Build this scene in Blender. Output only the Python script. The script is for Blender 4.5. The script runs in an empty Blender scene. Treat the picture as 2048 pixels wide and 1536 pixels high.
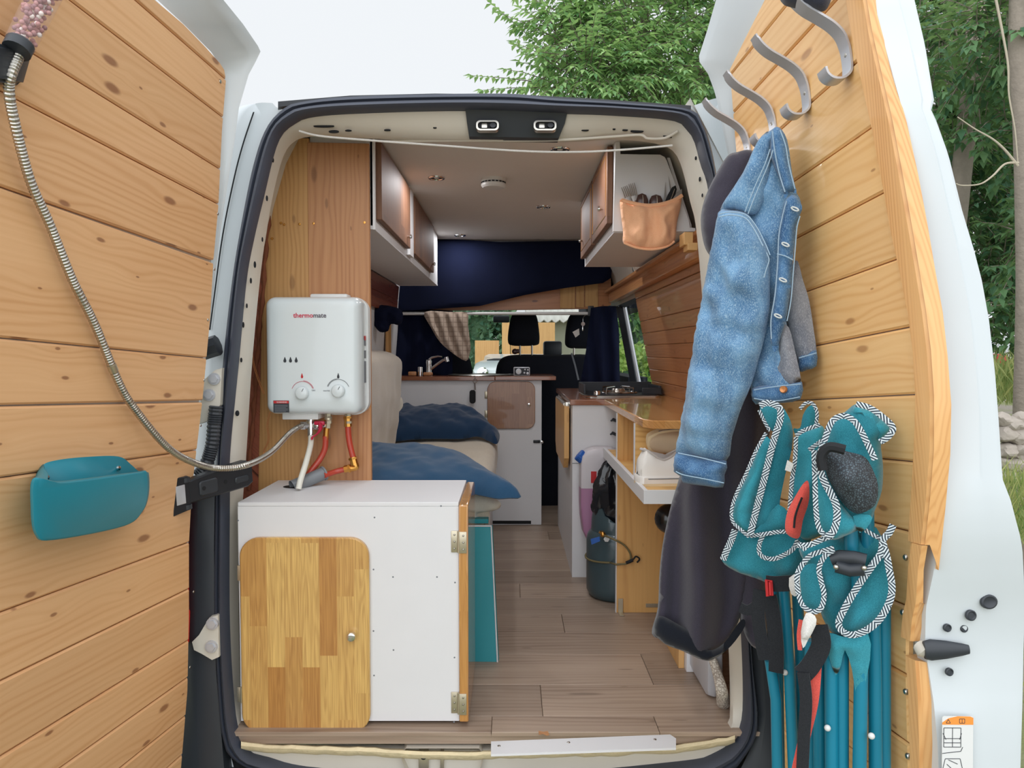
import bpy, bmesh, math, random
import numpy as np
from mathutils import Vector, Matrix, noise
from mathutils.geometry import delaunay_2d_cdt
random.seed(7)
C = bpy.context.scene.collection
PI = math.pi
FP, CAM, PITCH = 1500.0, Vector((0.0, -2.1, 1.078)), math.radians(2.4)
IDENT = Matrix.Identity(4)

# ---------- the camera's sight lines: they turn a measured direction and a known plane into a place ----------
def ray(px, py):
    x, z = (px - 1024) / FP, (768 - py) / FP
    c, s = math.cos(PITCH), math.sin(PITCH)
    return Vector((x, c + z * s, z * c - s))
def at(px, py, Y):
    r = ray(px, py); return CAM + r * ((Y - CAM.y) / r.y)
def atz(px, py, Z):
    r = ray(px, py); return CAM + r * ((Z - CAM.z) / r.z)
def atx(px, py, X):
    r = ray(px, py); return CAM + r * ((X - CAM.x) / r.x)
def onp(px, py, o, n):
    r = ray(px, py); return CAM + r * ((o - CAM).dot(n) / r.dot(n))

# ---------- mesh collector ----------
class MB:
    def __init__(s): s.v, s.f, s.uv = [], [], {}
    def add(s, vs, fs, uvs=None):
        b = len(s.v); s.v += [Vector(p) for p in vs]
        for i, f in enumerate(fs):
            if uvs is not None: s.uv[len(s.f)] = uvs[i]
            s.f.append([b + k for k in f])
        return s
    def bm(s, bm, M=IDENT):
        bm.verts.ensure_lookup_table(); bm.verts.index_update()
        s.add([M @ v.co for v in bm.verts], [[v.index for v in f.verts] for f in bm.faces]); bm.free(); return s
    def box(s, lo, hi, bev=0.0, M=IDENT, seg=2):
        lo, hi = Vector(lo), Vector(hi); c, d = (lo + hi) / 2, hi - lo
        b = bmesh.new(); bmesh.ops.create_cube(b, size=1.0)
        for v in b.verts: v.co = Vector((v.co.x * d.x, v.co.y * d.y, v.co.z * d.z)) + c
        if bev > 0: bmesh.ops.bevel(b, geom=b.edges[:], offset=min(bev, min(abs(d.x), abs(d.y), abs(d.z)) * .49), segments=seg, affect='EDGES', profile=.5)
        return s.bm(b, M)
    def tube(s, pts, r, seg=10, closed=False, caps=True, flat=1.0):
        pts = [Vector(p) for p in pts]; n = len(pts)
        rr = r if callable(r) else (lambda i: r[i] if isinstance(r, (list, tuple)) else r)
        t0 = (pts[1] - pts[0]).normalized()
        up = Vector((0, 0, 1)) if abs(t0.z) < .9 else Vector((1, 0, 0))
        a = t0.cross(up).normalized(); vs = []
        for i in range(n):
            if closed: t = pts[(i + 1) % n] - pts[i - 1]
            else: t = pts[min(i + 1, n - 1)] - pts[max(i - 1, 0)]
            t.normalize(); a = (a - t * a.dot(t)); 
            if a.length < 1e-6: a = t.orthogonal()
            a.normalize(); b = t.cross(a)
            for k in range(seg):
                q = 2 * PI * k / seg
                vs.append(pts[i] + (a * math.cos(q) + b * math.sin(q) * flat) * rr(i))
        fs = []
        for i in range(n if closed else n - 1):
            j = (i + 1) % n
            for k in range(seg):
                k2 = (k + 1) % seg
                fs.append([i * seg + k, i * seg + k2, j * seg + k2, j * seg + k])
        if caps and not closed:
            fs.append(list(range(seg))[::-1]); fs.append([(n - 1) * seg + k for k in range(seg)])
        return s.add(vs, fs)
    def cyl(s, p0, p1, r, seg=16, r1=None, bev=0.0):
        p0, p1 = Vector(p0), Vector(p1); r1 = r if r1 is None else r1
        if bev > 0:
            d = (p1 - p0).normalized() * bev
            return s.tube([p0, p0 + d * .3, p0 + d, p1 - d, p1 - d * .3, p1], [r - bev, r - bev * .3, r, r1, r1 - bev * .3, r1 - bev], seg)
        return s.tube([p0, p1], [r, r1], seg)
    def lathe(s, prof, M=IDENT, seg=24):
        vs = [M @ Vector((r * math.cos(2 * PI * k / seg), r * math.sin(2 * PI * k / seg), z)) for r, z in prof for k in range(seg)]
        n = len(prof); fs = [[i * seg + k, i * seg + (k + 1) % seg, (i + 1) * seg + (k + 1) % seg, (i + 1) * seg + k] for i in range(n - 1) for k in range(seg)]
        if prof[0][0] > 1e-6: fs.append(list(range(seg))[::-1])
        if prof[-1][0] > 1e-6: fs.append([(n - 1) * seg + k for k in range(seg)])
        return s.add(vs, fs)
    def prism(s, poly, z0, z1, M=IDENT, cham=0.0):
        a = sum(poly[i - 1][0] * poly[i][1] - poly[i][0] * poly[i - 1][1] for i in range(len(poly)))
        if a < 0: poly = poly[::-1]
        n = len(poly); rings = [(poly, z0)]
        if cham > 0:
            rings.append((poly, z1 - cham * (1 if z1 > z0 else -1))); rings.append((inset(poly, cham), z1))
        else: rings.append((poly, z1))
        vs = [M @ Vector((p[0], p[1], z)) for pl, z in rings for p in pl]
        fs = [list(range(n))[::-1], [(len(rings) - 1) * n + k for k in range(n)]]
        for i in range(len(rings) - 1):
            fs += [[i * n + k, i * n + (k + 1) % n, (i + 1) * n + (k + 1) % n, (i + 1) * n + k] for k in range(n)]
        return s.add(vs, fs)
    def loft(s, rows, close_u=False, close_v=False):
        m = len(rows[0]); n = len(rows); vs = [p for r in rows for p in r]
        fs = [[i * m + k, i * m + (k + 1) % m, ((i + 1) % n) * m + (k + 1) % m, ((i + 1) % n) * m + k]
              for i in range(n if close_v else n - 1) for k in range(m if close_u else m - 1)]
        return s.add(vs, fs)
    def ell(s, c, r, M=IDENT, seg=16, rings=10):
        prof = [(max(math.sin(PI * i / rings), 1e-7), -math.cos(PI * i / rings)) for i in range(rings + 1)]
        c = Vector(c); T = M @ Matrix.Translation(c) @ Matrix.Diagonal((r[0], r[1], r[2], 1))
        return s.lathe(prof, T, seg)
    def ribbon(s, pts, w, nrm, th=0.003, closed=False):
        """a strip w wide along pts, lying square to nrm, with thickness and a length/width map"""
        pts = [Vector(p) for p in pts]; n = len(pts); vs = []; L = [0.0]
        for i in range(1, n): L.append(L[-1] + (pts[i] - pts[i - 1]).length)
        nf = nrm if callable(nrm) else (lambda i: Vector(nrm))
        wf = w if callable(w) else (lambda i: w)
        for i in range(n):
            t = (pts[(i + 1) % n] - pts[i - 1]) if closed else pts[min(i + 1, n - 1)] - pts[max(i - 1, 0)]
            N = nf(i).normalized(); b = t.normalized().cross(N).normalized() * wf(i) / 2; N = N * th / 2
            vs += [pts[i] - b + N * .4, pts[i] + N * 1.3, pts[i] + b + N * .4, pts[i] + b - N, pts[i] - b - N]
        fs, uv = [], []
        ww = (0, .5, 1, 1, 0)
        for i in range(n if closed else n - 1):
            j = (i + 1) % n; lj = L[j] if j else L[i] + (pts[0] - pts[i]).length
            for k in range(5):
                k2 = (k + 1) % 5
                fs.append([i * 5 + k, j * 5 + k, j * 5 + k2, i * 5 + k2])
                uv.append([(L[i], ww[k] * wf(i)), (lj, ww[k] * wf(j)), (lj, ww[k2] * wf(j)), (L[i], ww[k2] * wf(i))])
        return s.add(vs, fs, uv)
    def xf(s, M):
        s.v = [M @ p for p in s.v]; return s

def inset(poly, d):
    n = len(poly); out = []
    for i in range(n):
        p0, p1, p2 = Vector(poly[i - 1][:2]), Vector(poly[i][:2]), Vector(poly[(i + 1) % n][:2])
        e1, e2 = (p1 - p0), (p2 - p1)
        if e1.length < 1e-9 or e2.length < 1e-9: out.append((p1.x, p1.y)); continue
        e1.normalize(); e2.normalize()
        n1, n2 = Vector((-e1.y, e1.x)), Vector((-e2.y, e2.x)); m = n1 + n2
        q = m / max(m.dot(m) / 2, .35) if m.length > 1e-6 else n1
        out.append((p1.x + q.x * d, p1.y + q.y * d))
    return out
def clip(poly, axis, val, keep_greater):
    out = []; n = len(poly)
    for i in range(n):
        a, b = poly[i], poly[(i + 1) % n]
        ia, ib = (a[axis] >= val) == keep_greater, (b[axis] >= val) == keep_greater
        if ia: out.append(a)
        if ia != ib:
            t = (val - a[axis]) / (b[axis] - a[axis]); out.append((a[0] + (b[0] - a[0]) * t, a[1] + (b[1] - a[1]) * t))
    return out
def rrect(x0, y0, x1, y1, r, seg=6):
    out = []
    for cx, cy, a0 in ((x1 - r, y0 + r, -PI / 2), (x1 - r, y1 - r, 0), (x0 + r, y1 - r, PI / 2), (x0 + r, y0 + r, PI)):
        out += [(cx + r * math.cos(a0 + PI / 2 * i / seg), cy + r * math.sin(a0 + PI / 2 * i / seg)) for i in range(seg + 1)]
    return out
def spline(pts, n=8, closed=False):
    """a smooth curve through points of any dimension"""
    P = [tuple(p) for p in pts]; m = len(P); out = []
    for i in range(m if closed else m - 1):
        if closed: p0, p1, p2, p3 = P[i - 1], P[i], P[(i + 1) % m], P[(i + 2) % m]
        else: p0, p1, p2, p3 = P[max(i - 1, 0)], P[i], P[i + 1], P[min(i + 2, m - 1)]
        for k in range(n):
            t = k / n
            out.append(tuple(.5 * (2 * b + (c - a) * t + (2 * a - 5 * b + 4 * c - d) * t * t + (3 * b - a - 3 * c + d) * t ** 3) for a, b, c, d in zip(p0, p1, p2, p3)))
    if not closed: out.append(P[-1])
    return out
def resample(pts, h, closed=False):
    P = [Vector(p) for p in pts]
    if closed: P.append(P[0])
    out = [P[0]]
    for a, b in zip(P, P[1:]):
        k = max(1, int(round((b - a).length / h)))
        out += [a.lerp(b, j / k) for j in range(1, k + 1)]
    return out[:-1] if closed else out

def puff(poly, M, front, back=None, edge=.04, h=.012, fold=None, mb=None, base=0.0, power=.6):
    """a soft filled cloth shape: poly is its outline (closed) in the plane of M, swelling by front / back to both sides away from the outline"""
    back = front if back is None else back
    bd = [tuple(p[:2]) for p in resample([Vector((p[0], p[1], 0)) for p in poly], h, True)]
    B = np.array(bd); x0, y0 = B.min(0); x1, y1 = B.max(0)
    gx, gy = np.meshgrid(np.arange(x0, x1, h), np.arange(y0, y1, h * .866))
    gx = gx + (np.arange(gx.shape[0]) % 2)[:, None] * h / 2
    G = np.stack([gx.ravel(), gy.ravel()], 1)
    def sd(P):
        a, b = B, np.roll(B, -1, 0); d = np.full(len(P), 1e9); ins = np.zeros(len(P), bool)
        for (ax, ay), (bx, by) in zip(a, b):
            ex, ey = bx - ax, by - ay; l = ex * ex + ey * ey + 1e-12
            t = np.clip(((P[:, 0] - ax) * ex + (P[:, 1] - ay) * ey) / l, 0, 1)
            d = np.minimum(d, np.hypot(P[:, 0] - ax - t * ex, P[:, 1] - ay - t * ey))
            c = (ay > P[:, 1]) != (by > P[:, 1])
            if by != ay: ins ^= c & (P[:, 0] < ex * (P[:, 1] - ay) / (by - ay) + ax)
        return d, ins
    d, ins = sd(G); G = G[ins & (d > h * .55)]
    V = [Vector(p) for p in bd] + [Vector(p) for p in G]; nb = len(bd)
    r = delaunay_2d_cdt(V, [(i, (i + 1) % nb) for i in range(nb)], [], 1, 1e-7)
    vo, fo = r[0], r[2]
    P = np.array([(p.x, p.y) for p in vo]); d, _ = sd(P); w = (1 - np.exp(-d / edge)) ** power
    w[d < 1e-5] = 0
    mb = mb or MB(); n = len(vo); vs = []; fr = []
    bb = base if callable(base) else (lambda x, y: base)
    for i in range(n):
        x, y = P[i]; z = bb(x, y); k = w[i]
        f = fold(x, y) * min(1, d[i] / edge * 1.2 + .15) if fold else 0
        vs.append(M @ Vector((x, y, z + front * k + f)))
    bidx = {}
    for i in range(n):
        x, y = P[i]
        if w[i] == 0: bidx[i] = i
        else:
            bidx[i] = len(vs); f = fold(x, y) * min(1, d[i] / edge * 1.2 + .15) if fold else 0
            vs.append(M @ Vector((x, y, bb(x, y) - back * w[i] + f * .6)))
    fs = []
    for t in fo:
        t = list(t); a = [P[k] for k in t]
        ccw = (a[1][0] - a[0][0]) * (a[2][1] - a[0][1]) - (a[2][0] - a[0][0]) * (a[1][1] - a[0][1]) > 0
        if not ccw: t = t[::-1]
        fs.append(t); fs.append([bidx[k] for k in t[::-1]])
    return mb.add(vs, fs)
def frontal(Y, tilt=0.0):
    """the upright plane at depth Y: (x, z, towards the viewer) -> world"""
    return Matrix(((1, 0, 0, 0), (0, 0, -1, Y), (0, 1, 0, 0), (0, 0, 0, 1)))
def pxpoly(pts, Y, n=0):
    q = [at(x, y, Y) for x, y in pts]; q = [(p.x, p.z) for p in q]
    return spline(q, n, True) if n else q
def pxline(pts, Y, n=0):
    q = [(p[0], p[1], p[2] if len(p) > 2 else Y) for p in pts]
    if n: q = spline(q, n)
    return [at(x, y, d) for x, y, d in q]

# ---------- objects ----------
W = {}
def obj(name, mb, mat, parent=None, smooth=40, local=False, label=None, kind=None):
    me = bpy.data.meshes.new(name); off = Vector((0, 0, 0))
    if parent is None and not local:
        xs = np.array([tuple(v) for v in mb.v]); off = Vector(((xs[:, 0].min() + xs[:, 0].max()) / 2, (xs[:, 1].min() + xs[:, 1].max()) / 2, xs[:, 2].min()))
    me.from_pydata([v - off for v in mb.v], [], mb.f)
    if mb.uv:
        ul = me.uv_layers.new(name='UVMap'); i = 0
        for fi, f in enumerate(mb.f):
            u = mb.uv.get(fi)
            for k in range(len(f)):
                ul.data[i].uv = u[k] if u else (0, 0); i += 1
    me.validate(); me.update()
    if smooth:
        me.shade_smooth()
        if smooth < 180: me.set_sharp_from_angle(angle=math.radians(smooth))
    me.materials.append(mat)
    o = bpy.data.objects.new(name, me); C.objects.link(o)
    if parent is not None:
        o.parent = parent
        if local: W[o] = W.get(parent, IDENT)
        else:
            o.matrix_parent_inverse = W.get(parent, IDENT).inverted(); W[o] = IDENT.copy()
    else:
        o.location = off; W[o] = Matrix.Translation(off)
    if label: o['label'] = label
    if kind: o['kind'] = kind
    return o
def tag(o, label=None, cat=None, group=None, kind=None):
    for k, v in (('label', label), ('category', cat), ('group', group), ('kind', kind)):
        if v: o[k] = v
    return o
def thing(name, label, cat, loc=(0, 0, 0), group=None, kind=None, M=None):
    o = bpy.data.objects.new(name, None); C.objects.link(o); o.empty_display_size = .05
    W[o] = M.copy() if M is not None else Matrix.Translation(Vector(loc)); o.matrix_world = W[o]
    return tag(o, label, cat, group, kind)
def dup(root, loc=None, label=None, rot=None, group=None, keep=None):
    r = root.copy(); C.objects.link(r); W[r] = W[root].copy()
    if loc is not None: r.location = Vector(loc)
    if rot is not None: r.rotation_euler = rot
    if label: r['label'] = label
    if group: r['group'] = group
    for ch in list(root.children):
        c = ch.copy(); C.objects.link(c); c.parent = r; c.matrix_parent_inverse = ch.matrix_parent_inverse
        for g in list(ch.children):
            d = g.copy(); C.objects.link(d); d.parent = c; d.matrix_parent_inverse = g.matrix_parent_inverse
    return r
def text(name, body, size, M, mat, parent, ext=.0004, align='CENTER', bold=0.0):
    cu = bpy.data.curves.new(name, 'FONT'); cu.body = body; cu.size = size; cu.extrude = ext; cu.align_x = align; cu.offset = bold; cu.resolution_u = 3
    t = bpy.data.objects.new(name, cu); C.objects.link(t); bpy.context.view_layer.update()
    me = bpy.data.meshes.new_from_object(t.evaluated_get(bpy.context.evaluated_depsgraph_get()))
    mb = MB().add([M @ v.co for v in me.vertices], [list(p.vertices) for p in me.polygons])
    bpy.data.objects.remove(t); bpy.data.curves.remove(cu); bpy.data.meshes.remove(me)
    return obj(name, mb, mat, parent, smooth=0)
def frame(o, x, y, z):
    x, y, z = Vector(x).normalized(), Vector(y).normalized(), Vector(z).normalized()
    return Matrix(((x.x, y.x, z.x, o[0]), (x.y, y.y, z.y, o[1]), (x.z, y.z, z.z, o[2]), (0, 0, 0, 1)))
def facing(p, n, up=(0, 0, 1)):
    """a frame at p whose z axis is n"""
    n = Vector(n).normalized(); u = Vector(up)
    if abs(u.dot(n)) > .98: u = Vector((0, 1, 0))
    x = u.cross(n).normalized(); return frame(p, x, n.cross(x), n)
def fbm(x, y, z=0.0, o=3):
    return noise.fractal(Vector((x, y, z)), 1.0, 2.0, o)
# ---------- materials ----------
def S(r, g=None, b=None):
    if g is None: g = b = r
    f = lambda c: ((c / 255) / 12.92 if c / 255 <= .04045 else ((c / 255 + .055) / 1.055) ** 2.4)
    return (f(r), f(g), f(b), 1.0)
class NT:
    def __init__(s, name):
        s.m = bpy.data.materials.new(name); s.m.use_nodes = True; s.t = s.m.node_tree; s.b = s.t.nodes['Principled BSDF']; s.out = s.t.nodes['Material Output']
    def n(s, typ, **kw):
        q = s.t.nodes.new('ShaderNode' + typ)
        for k, v in kw.items(): setattr(q, k, v)
        return q
    def put(s, sock, v):
        if v is None: return
        if hasattr(v, 'is_output') or hasattr(v, 'links'): s.t.links.new(v, sock)
        else: sock.default_value = v
    def math(s, op, a, b=None, c=None, clamp=False):
        q = s.n('Math', operation=op, use_clamp=clamp); s.put(q.inputs[0], a); s.put(q.inputs[1], b); s.put(q.inputs[2], c); return q.outputs[0]
    def mix(s, f, a, b, mode='MIX'):
        q = s.n('Mix', data_type='RGBA', blend_type=mode); s.put(q.inputs[0], f); s.put(q.inputs[6], a); s.put(q.inputs[7], b); return q.outputs[2]
    def xyz(s, x, y, z):
        q = s.n('CombineXYZ')
        for i, v in enumerate((x, y, z)): s.put(q.inputs[i], v)
        return q.outputs[0]
    def sep(s, v):
        q = s.n('SeparateXYZ'); s.put(q.inputs[0], v); return q.outputs
    def noise(s, vec, scale=5, detail=3, rough=.5, dist=0.0, col=False):
        q = s.n('TexNoise'); s.put(q.inputs['Vector'], vec); q.inputs['Scale'].default_value = scale; q.inputs['Detail'].default_value = detail
        q.inputs['Roughness'].default_value = rough; q.inputs['Distortion'].default_value = dist; return q.outputs[1 if col else 0]
    def ramp(s, f, a, b, lo=(0, 0, 0, 1), hi=(1, 1, 1, 1), mode='LINEAR'):
        q = s.n('ValToRGB'); s.put(q.inputs[0], f); e = q.color_ramp.elements; e[0].position, e[1].position = a, b; e[0].color, e[1].color = lo, hi
        q.color_ramp.interpolation = mode; return q.outputs[0]
    def sstep(s, f, a, b):
        q = s.n('MapRange', interpolation_type='SMOOTHSTEP'); s.put(q.inputs[0], f); q.inputs[1].default_value = a; q.inputs[2].default_value = b; return q.outputs[0]
    def coord(s, which='Object'): return s.n('TexCoord').outputs[which]
    def island(s): return s.n('NewGeometry').outputs['Random Per Island']
    def bump(s, h, strength=.3, dist=.002):
        q = s.n('Bump'); q.inputs['Strength'].default_value = strength; q.inputs['Distance'].default_value = dist; s.put(q.inputs['Height'], h); s.t.links.new(q.outputs[0], s.b.inputs['Normal'])
    def set(s, **kw):
        for k, v in kw.items(): s.put(s.b.inputs[{'col': 'Base Color', 'rough': 'Roughness', 'metal': 'Metallic', 'spec': 'Specular IOR Level', 'coat': 'Coat Weight', 'sheen': 'Sheen Weight', 'trans': 'Transmission Weight', 'alpha': 'Alpha', 'ior': 'IOR'}[k]], v)
        return s.m
def flat(name, col, rough=.5, metal=0.0, var=.06, scale=12, bump=0.0, bscale=300, bd=.0006, spec=.5, coat=0.0):
    n = NT(name); v = n.coord()
    c = n.mix(n.noise(v, scale, 3), tuple(x * (1 - var) for x in col[:3]) + (1,), tuple(min(1, x * (1 + var)) for x in col[:3]) + (1,))
    if bump: n.bump(n.noise(v, bscale, 2), bump, bd)
    return n.set(col=c, rough=rough, metal=metal, spec=spec, coat=coat)
def wood(name, c1, c2, knot, axis='X', rough=.42, knots=1.0, lines=75, spec=.5, kx=3.4, ky=9.5, vary=.16, coat=0.0):
    n = NT(name); p = n.sep(n.coord()); i = 'XYZ'.index(axis); g = p[i]; o = [p[k] for k in range(3) if k != i]
    r = n.island(); r7 = n.math('MULTIPLY', r, 37.0)
    g = n.math('ADD', g, r7); cr = n.math('ADD', n.math('ADD', o[0], o[1]), n.math('MULTIPLY', r, 5.3))
    vo = n.n('TexVoronoi', voronoi_dimensions='2D', feature='F1'); vo.inputs['Scale'].default_value = 1.0
    wob = n.noise(n.xyz(n.math('MULTIPLY', g, 9), n.math('MULTIPLY', cr, 30), 0.0), 1.0, 2)
    n.put(vo.inputs['Vector'], n.xyz(n.math('ADD', n.math('MULTIPLY', g, kx), n.math('MULTIPLY', wob, .08)), n.math('MULTIPLY', cr, ky), 0.0))
    d = vo.outputs['Distance']
    bend = n.math('MULTIPLY', n.sstep(d, .4, 0.0), .016 * knots)
    cb = n.math('ADD', cr, bend)
    warp = n.noise(n.xyz(n.math('MULTIPLY', g, 1.1), n.math('MULTIPLY', cb, 9), 0.0), 1.0, 2)
    ph = n.math('ADD', n.math('MULTIPLY', cb, 2 * PI * lines), n.math('MULTIPLY', warp, 26.0))
    w = n.math('MULTIPLY_ADD', n.math('SINE', ph), .5, .5); w = n.math('POWER', w, 2.2)
    st = n.noise(n.xyz(n.math('MULTIPLY', g, 2.2), n.math('MULTIPLY', cb, 160), 0.0), 1.0, 3)
    br = n.noise(n.xyz(n.math('MULTIPLY', g, .9), n.math('MULTIPLY', cb, 11), 3.0), 1.0, 2)
    amt = n.math('MULTIPLY', w, n.sstep(br, .28, .68)); amt = n.math('MULTIPLY_ADD', st, .42, n.math('MULTIPLY', amt, .5), clamp=True)
    c = n.mix(amt, c1, c2)
    c = n.mix(1.0, c, n.mix(r, (1 - vary,) * 3 + (1,), (1 + vary * .5,) * 3 + (1,)), 'MULTIPLY')
    c = n.mix(n.math('MULTIPLY', n.sstep(br, .3, .75), .22), c, c2)
    if knots:
        q = n.sep(vo.outputs['Color'])[0]
        big = n.math('MULTIPLY_ADD', n.math('POWER', q, 2.2), .10, .026)
        k = n.math('SUBTRACT', 1.0, n.math('DIVIDE', d, big), clamp=True)
        k = n.math('MULTIPLY', n.sstep(k, 0.0, .55), .85 * knots)
        halo = n.math('MULTIPLY', n.sstep(d, .16, .03), .2 * knots)
        c = n.mix(halo, c, c2); c = n.mix(k, c, knot)
    n.bump(n.math('ADD', n.math('MULTIPLY', st, .6), w), .12, .0006)
    return n.set(col=c, rough=n.math('MULTIPLY_ADD', st, .15, rough - .08), spec=spec, coat=coat)
def block_wood(name, c1, c2, c3, axis='X', other='Y', w=.045, ln=.42, rough=.28, coat=.3):
    """strips of hardwood glued side by side"""
    n = NT(name); p = n.sep(n.coord()); g, o = p['XYZ'.index(axis)], p['XYZ'.index(other)]; t = p[3 - 'XYZ'.index(axis) - 'XYZ'.index(other)]
    row = n.math('FLOOR', n.math('DIVIDE', o, w))
    sh = n.n('TexWhiteNoise', noise_dimensions='1D'); n.put(sh.inputs['W'], row)
    col = n.math('FLOOR', n.math('ADD', n.math('DIVIDE', g, ln), n.math('MULTIPLY', sh.outputs['Value'], 3.7)))
    wn = n.n('TexWhiteNoise', noise_dimensions='2D'); n.put(wn.inputs['Vector'], n.xyz(row, col, 0.0)); r = wn.outputs['Value']
    go, oo = n.math('ADD', g, n.math('MULTIPLY', r, 31)), n.math('ADD', n.math('ADD', o, t), n.math('MULTIPLY', r, 7))
    st = n.noise(n.xyz(n.math('MULTIPLY', go, 5), n.math('MULTIPLY', oo, 260), 0.0), 1.0, 3)
    wv = n.noise(n.xyz(n.math('MULTIPLY', go, 2), n.math('MULTIPLY', oo, 28), 0.0), 1.0, 2)
    w_ = n.math('MULTIPLY_ADD', n.math('SINE', n.math('MULTIPLY', wv, 70)), .5, .5)
    c = n.mix(r, c1, c2); c = n.mix(n.math('MULTIPLY', n.math('ADD', n.math('MULTIPLY', n.sstep(st, .3, .7), .6), n.math('MULTIPLY', w_, .35)), .55), c, c3)
    n.bump(st, .08, .0004)
    return n.set(col=c, rough=rough, coat=coat)
def fabric(name, col, col2=None, scale=900, rough=.95, bump=.25, sheen=.25, var=.5):
    n = NT(name); v = n.coord(); c2 = col2 or tuple(x * .78 for x in col[:3]) + (1,)
    a = n.noise(v, scale, 1); b = n.noise(v, 9, 3)
    c = n.mix(n.math('ADD', n.math('MULTIPLY', n.sstep(a, .35, .65), 1 - var), n.math('MULTIPLY', b, var)), c2, col)
    n.bump(a, bump, .0008); return n.set(col=c, rough=rough, sheen=sheen, spec=.2)

M = {}
M['pine_left'] = wood('honey pine boards, grain along', S(232, 186, 138), S(204, 148, 96), S(122, 70, 42), 'X', .5, lines=55, knots=.85, vary=.12)
M['pine_right'] = wood('varnished golden pine boards', S(250, 206, 144), S(226, 166, 98), S(152, 94, 48), 'X', .38, lines=55, coat=.12, knots=.7, vary=.1)
M['pine_edge'] = wood('golden pine edging', S(240, 190, 128), S(200, 136, 76), S(132, 78, 40), 'Y', .4, knots=.2, lines=110, coat=.1, kx=1.2)
M['pine_up'] = wood('upright pine board', S(214, 166, 106), S(172, 120, 66), S(100, 60, 32), 'Z', .5, lines=70, knots=.5)
M['pine_red'] = wood('upright brown pine board', S(196, 144, 98), S(156, 100, 60), S(88, 54, 34), 'Z', .45, lines=55, knots=.5)
M['pine_wall'] = wood('glossy pine wall boards', S(208, 148, 98), S(172, 114, 68), S(104, 62, 34), 'Y', .36, lines=70, coat=.35, knots=.4)
M['pine_cross'] = wood('crosswise pine board', S(206, 142, 92), S(160, 98, 56), S(96, 44, 26), 'X', .35, lines=40)
M['pine_shelf'] = wood('pale pine shelf boards', S(238, 196, 126), S(196, 140, 72), S(110, 64, 30), 'X', .45, lines=45, knots=.7)
M['pine_ply'] = wood('upright pale pine panel', S(226, 178, 112), S(190, 136, 74), S(110, 64, 30), 'Z', .42, lines=40, knots=.25)
M['oak_door'] = block_wood('oak strip door', S(186, 132, 70), S(232, 194, 118), S(134, 82, 40), 'Z', 'X', .050, .36)
M['oak_dark'] = block_wood('brown strip door, grain upright', S(150, 104, 74), S(176, 130, 94), S(104, 64, 42), 'Z', 'X', .045, .17)
M['oak_side'] = block_wood('dark varnished strip cupboard door', S(112, 76, 54), S(138, 96, 68), S(84, 56, 40), 'Z', 'Y', .1, .26, .62, .0)
M['oak_leaf'] = block_wood('varnished beech strip leaf', S(212, 160, 92), S(190, 136, 76), S(150, 92, 48), 'Z', 'Y', .05, .4, .15, .6)
M['worktop'] = block_wood('varnished strip worktop', S(204, 148, 88), S(222, 172, 110), S(156, 100, 52), 'Y', 'X', .05, .34, .2, .5)
M['worktop_dark'] = block_wood('dark strip worktop', S(140, 84, 58), S(160, 104, 74), S(98, 56, 38), 'X', 'Y', .05, .4, .2, .5)
M['laminate'] = wood('grey brown laminate boards', S(178, 158, 140), S(126, 104, 88), S(84, 68, 56), 'X', .42, knots=.5, lines=38, kx=1.6, ky=9, vary=.24)
M['white_paint'] = flat('white painted board', S(220, 220, 222), .5, var=.02, bump=.05, bscale=60)
M['cream_metal'] = flat('cream painted metal', S(206, 200, 188), .42, var=.05, scale=6)
M['white_metal'] = flat('white vehicle paint', S(202, 208, 211), .35, var=.03, scale=4, coat=.2)
M['white_gloss'] = flat('white enamel', S(212, 220, 222), .25, var=.01, coat=.4)
M['white_plastic'] = flat('white plastic', S(214, 214, 212), .4, var=.02)
M['ceiling'] = flat('off white ceiling board', S(226, 221, 216), .6, var=.02, bump=.05, bscale=40)
M['rubber'] = flat('black rubber seal', S(62, 67, 80), .5, var=.1)
M['black_plastic'] = flat('charcoal plastic', S(46, 50, 56), .45, var=.08, bump=.05)
M['black_metal'] = flat('black painted steel', S(38, 40, 45), .38, metal=.3, var=.1)
M['hole'] = flat('dark hole', S(20, 22, 26), .8)
M['chrome'] = flat('polished chrome', S(220), .12, metal=1.0, var=.01)
M['steel'] = flat('brushed steel', S(190, 186, 178), .3, metal=1.0, var=.05, scale=60)
M['alu'] = flat('silver grey enamel', S(196, 198, 204), .35, metal=.35, var=.03)
M['zinc'] = flat('zinc plated steel', S(196, 186, 164), .35, metal=.8, var=.08, scale=80)
M['brass'] = flat('brass', S(212, 156, 80), .28, metal=1.0, var=.05)
M['teal_plastic'] = flat('teal plastic', S(22, 128, 146), .42, var=.03)
M['teal_paint'] = flat('teal paint', S(16, 138, 148), .45, var=.06, scale=8)
M['teal_tube'] = flat('teal enamelled tube', S(24, 124, 150), .3, var=.04)
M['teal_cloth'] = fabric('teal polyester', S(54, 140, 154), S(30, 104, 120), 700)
M['teal_cloth_light'] = fabric('teal polyester, sheen', S(66, 156, 170), S(38, 122, 138), 700)  # paler copy of the teal cloth, its sheen put into the colour
M['navy'] = fabric('navy curtain cloth', S(14, 21, 48), S(9, 15, 35), 500, sheen=.0)
M['pillow'] = fabric('slate blue cotton', S(46, 84, 116), S(36, 68, 98), 800)
M['pillow_dark'] = fabric('dark blue cotton', S(30, 58, 88), S(22, 44, 70), 800)
M['linen'] = fabric('cream quilt cotton', S(206, 196, 178), S(184, 172, 154), 260, bump=.5)
M['sheet'] = fabric('white cotton sheet', S(222, 218, 208), S(206, 200, 188), 500)
M['cushion'] = fabric('beige upholstery', S(190, 180, 166), S(170, 160, 146), 420, bump=.4)
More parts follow.
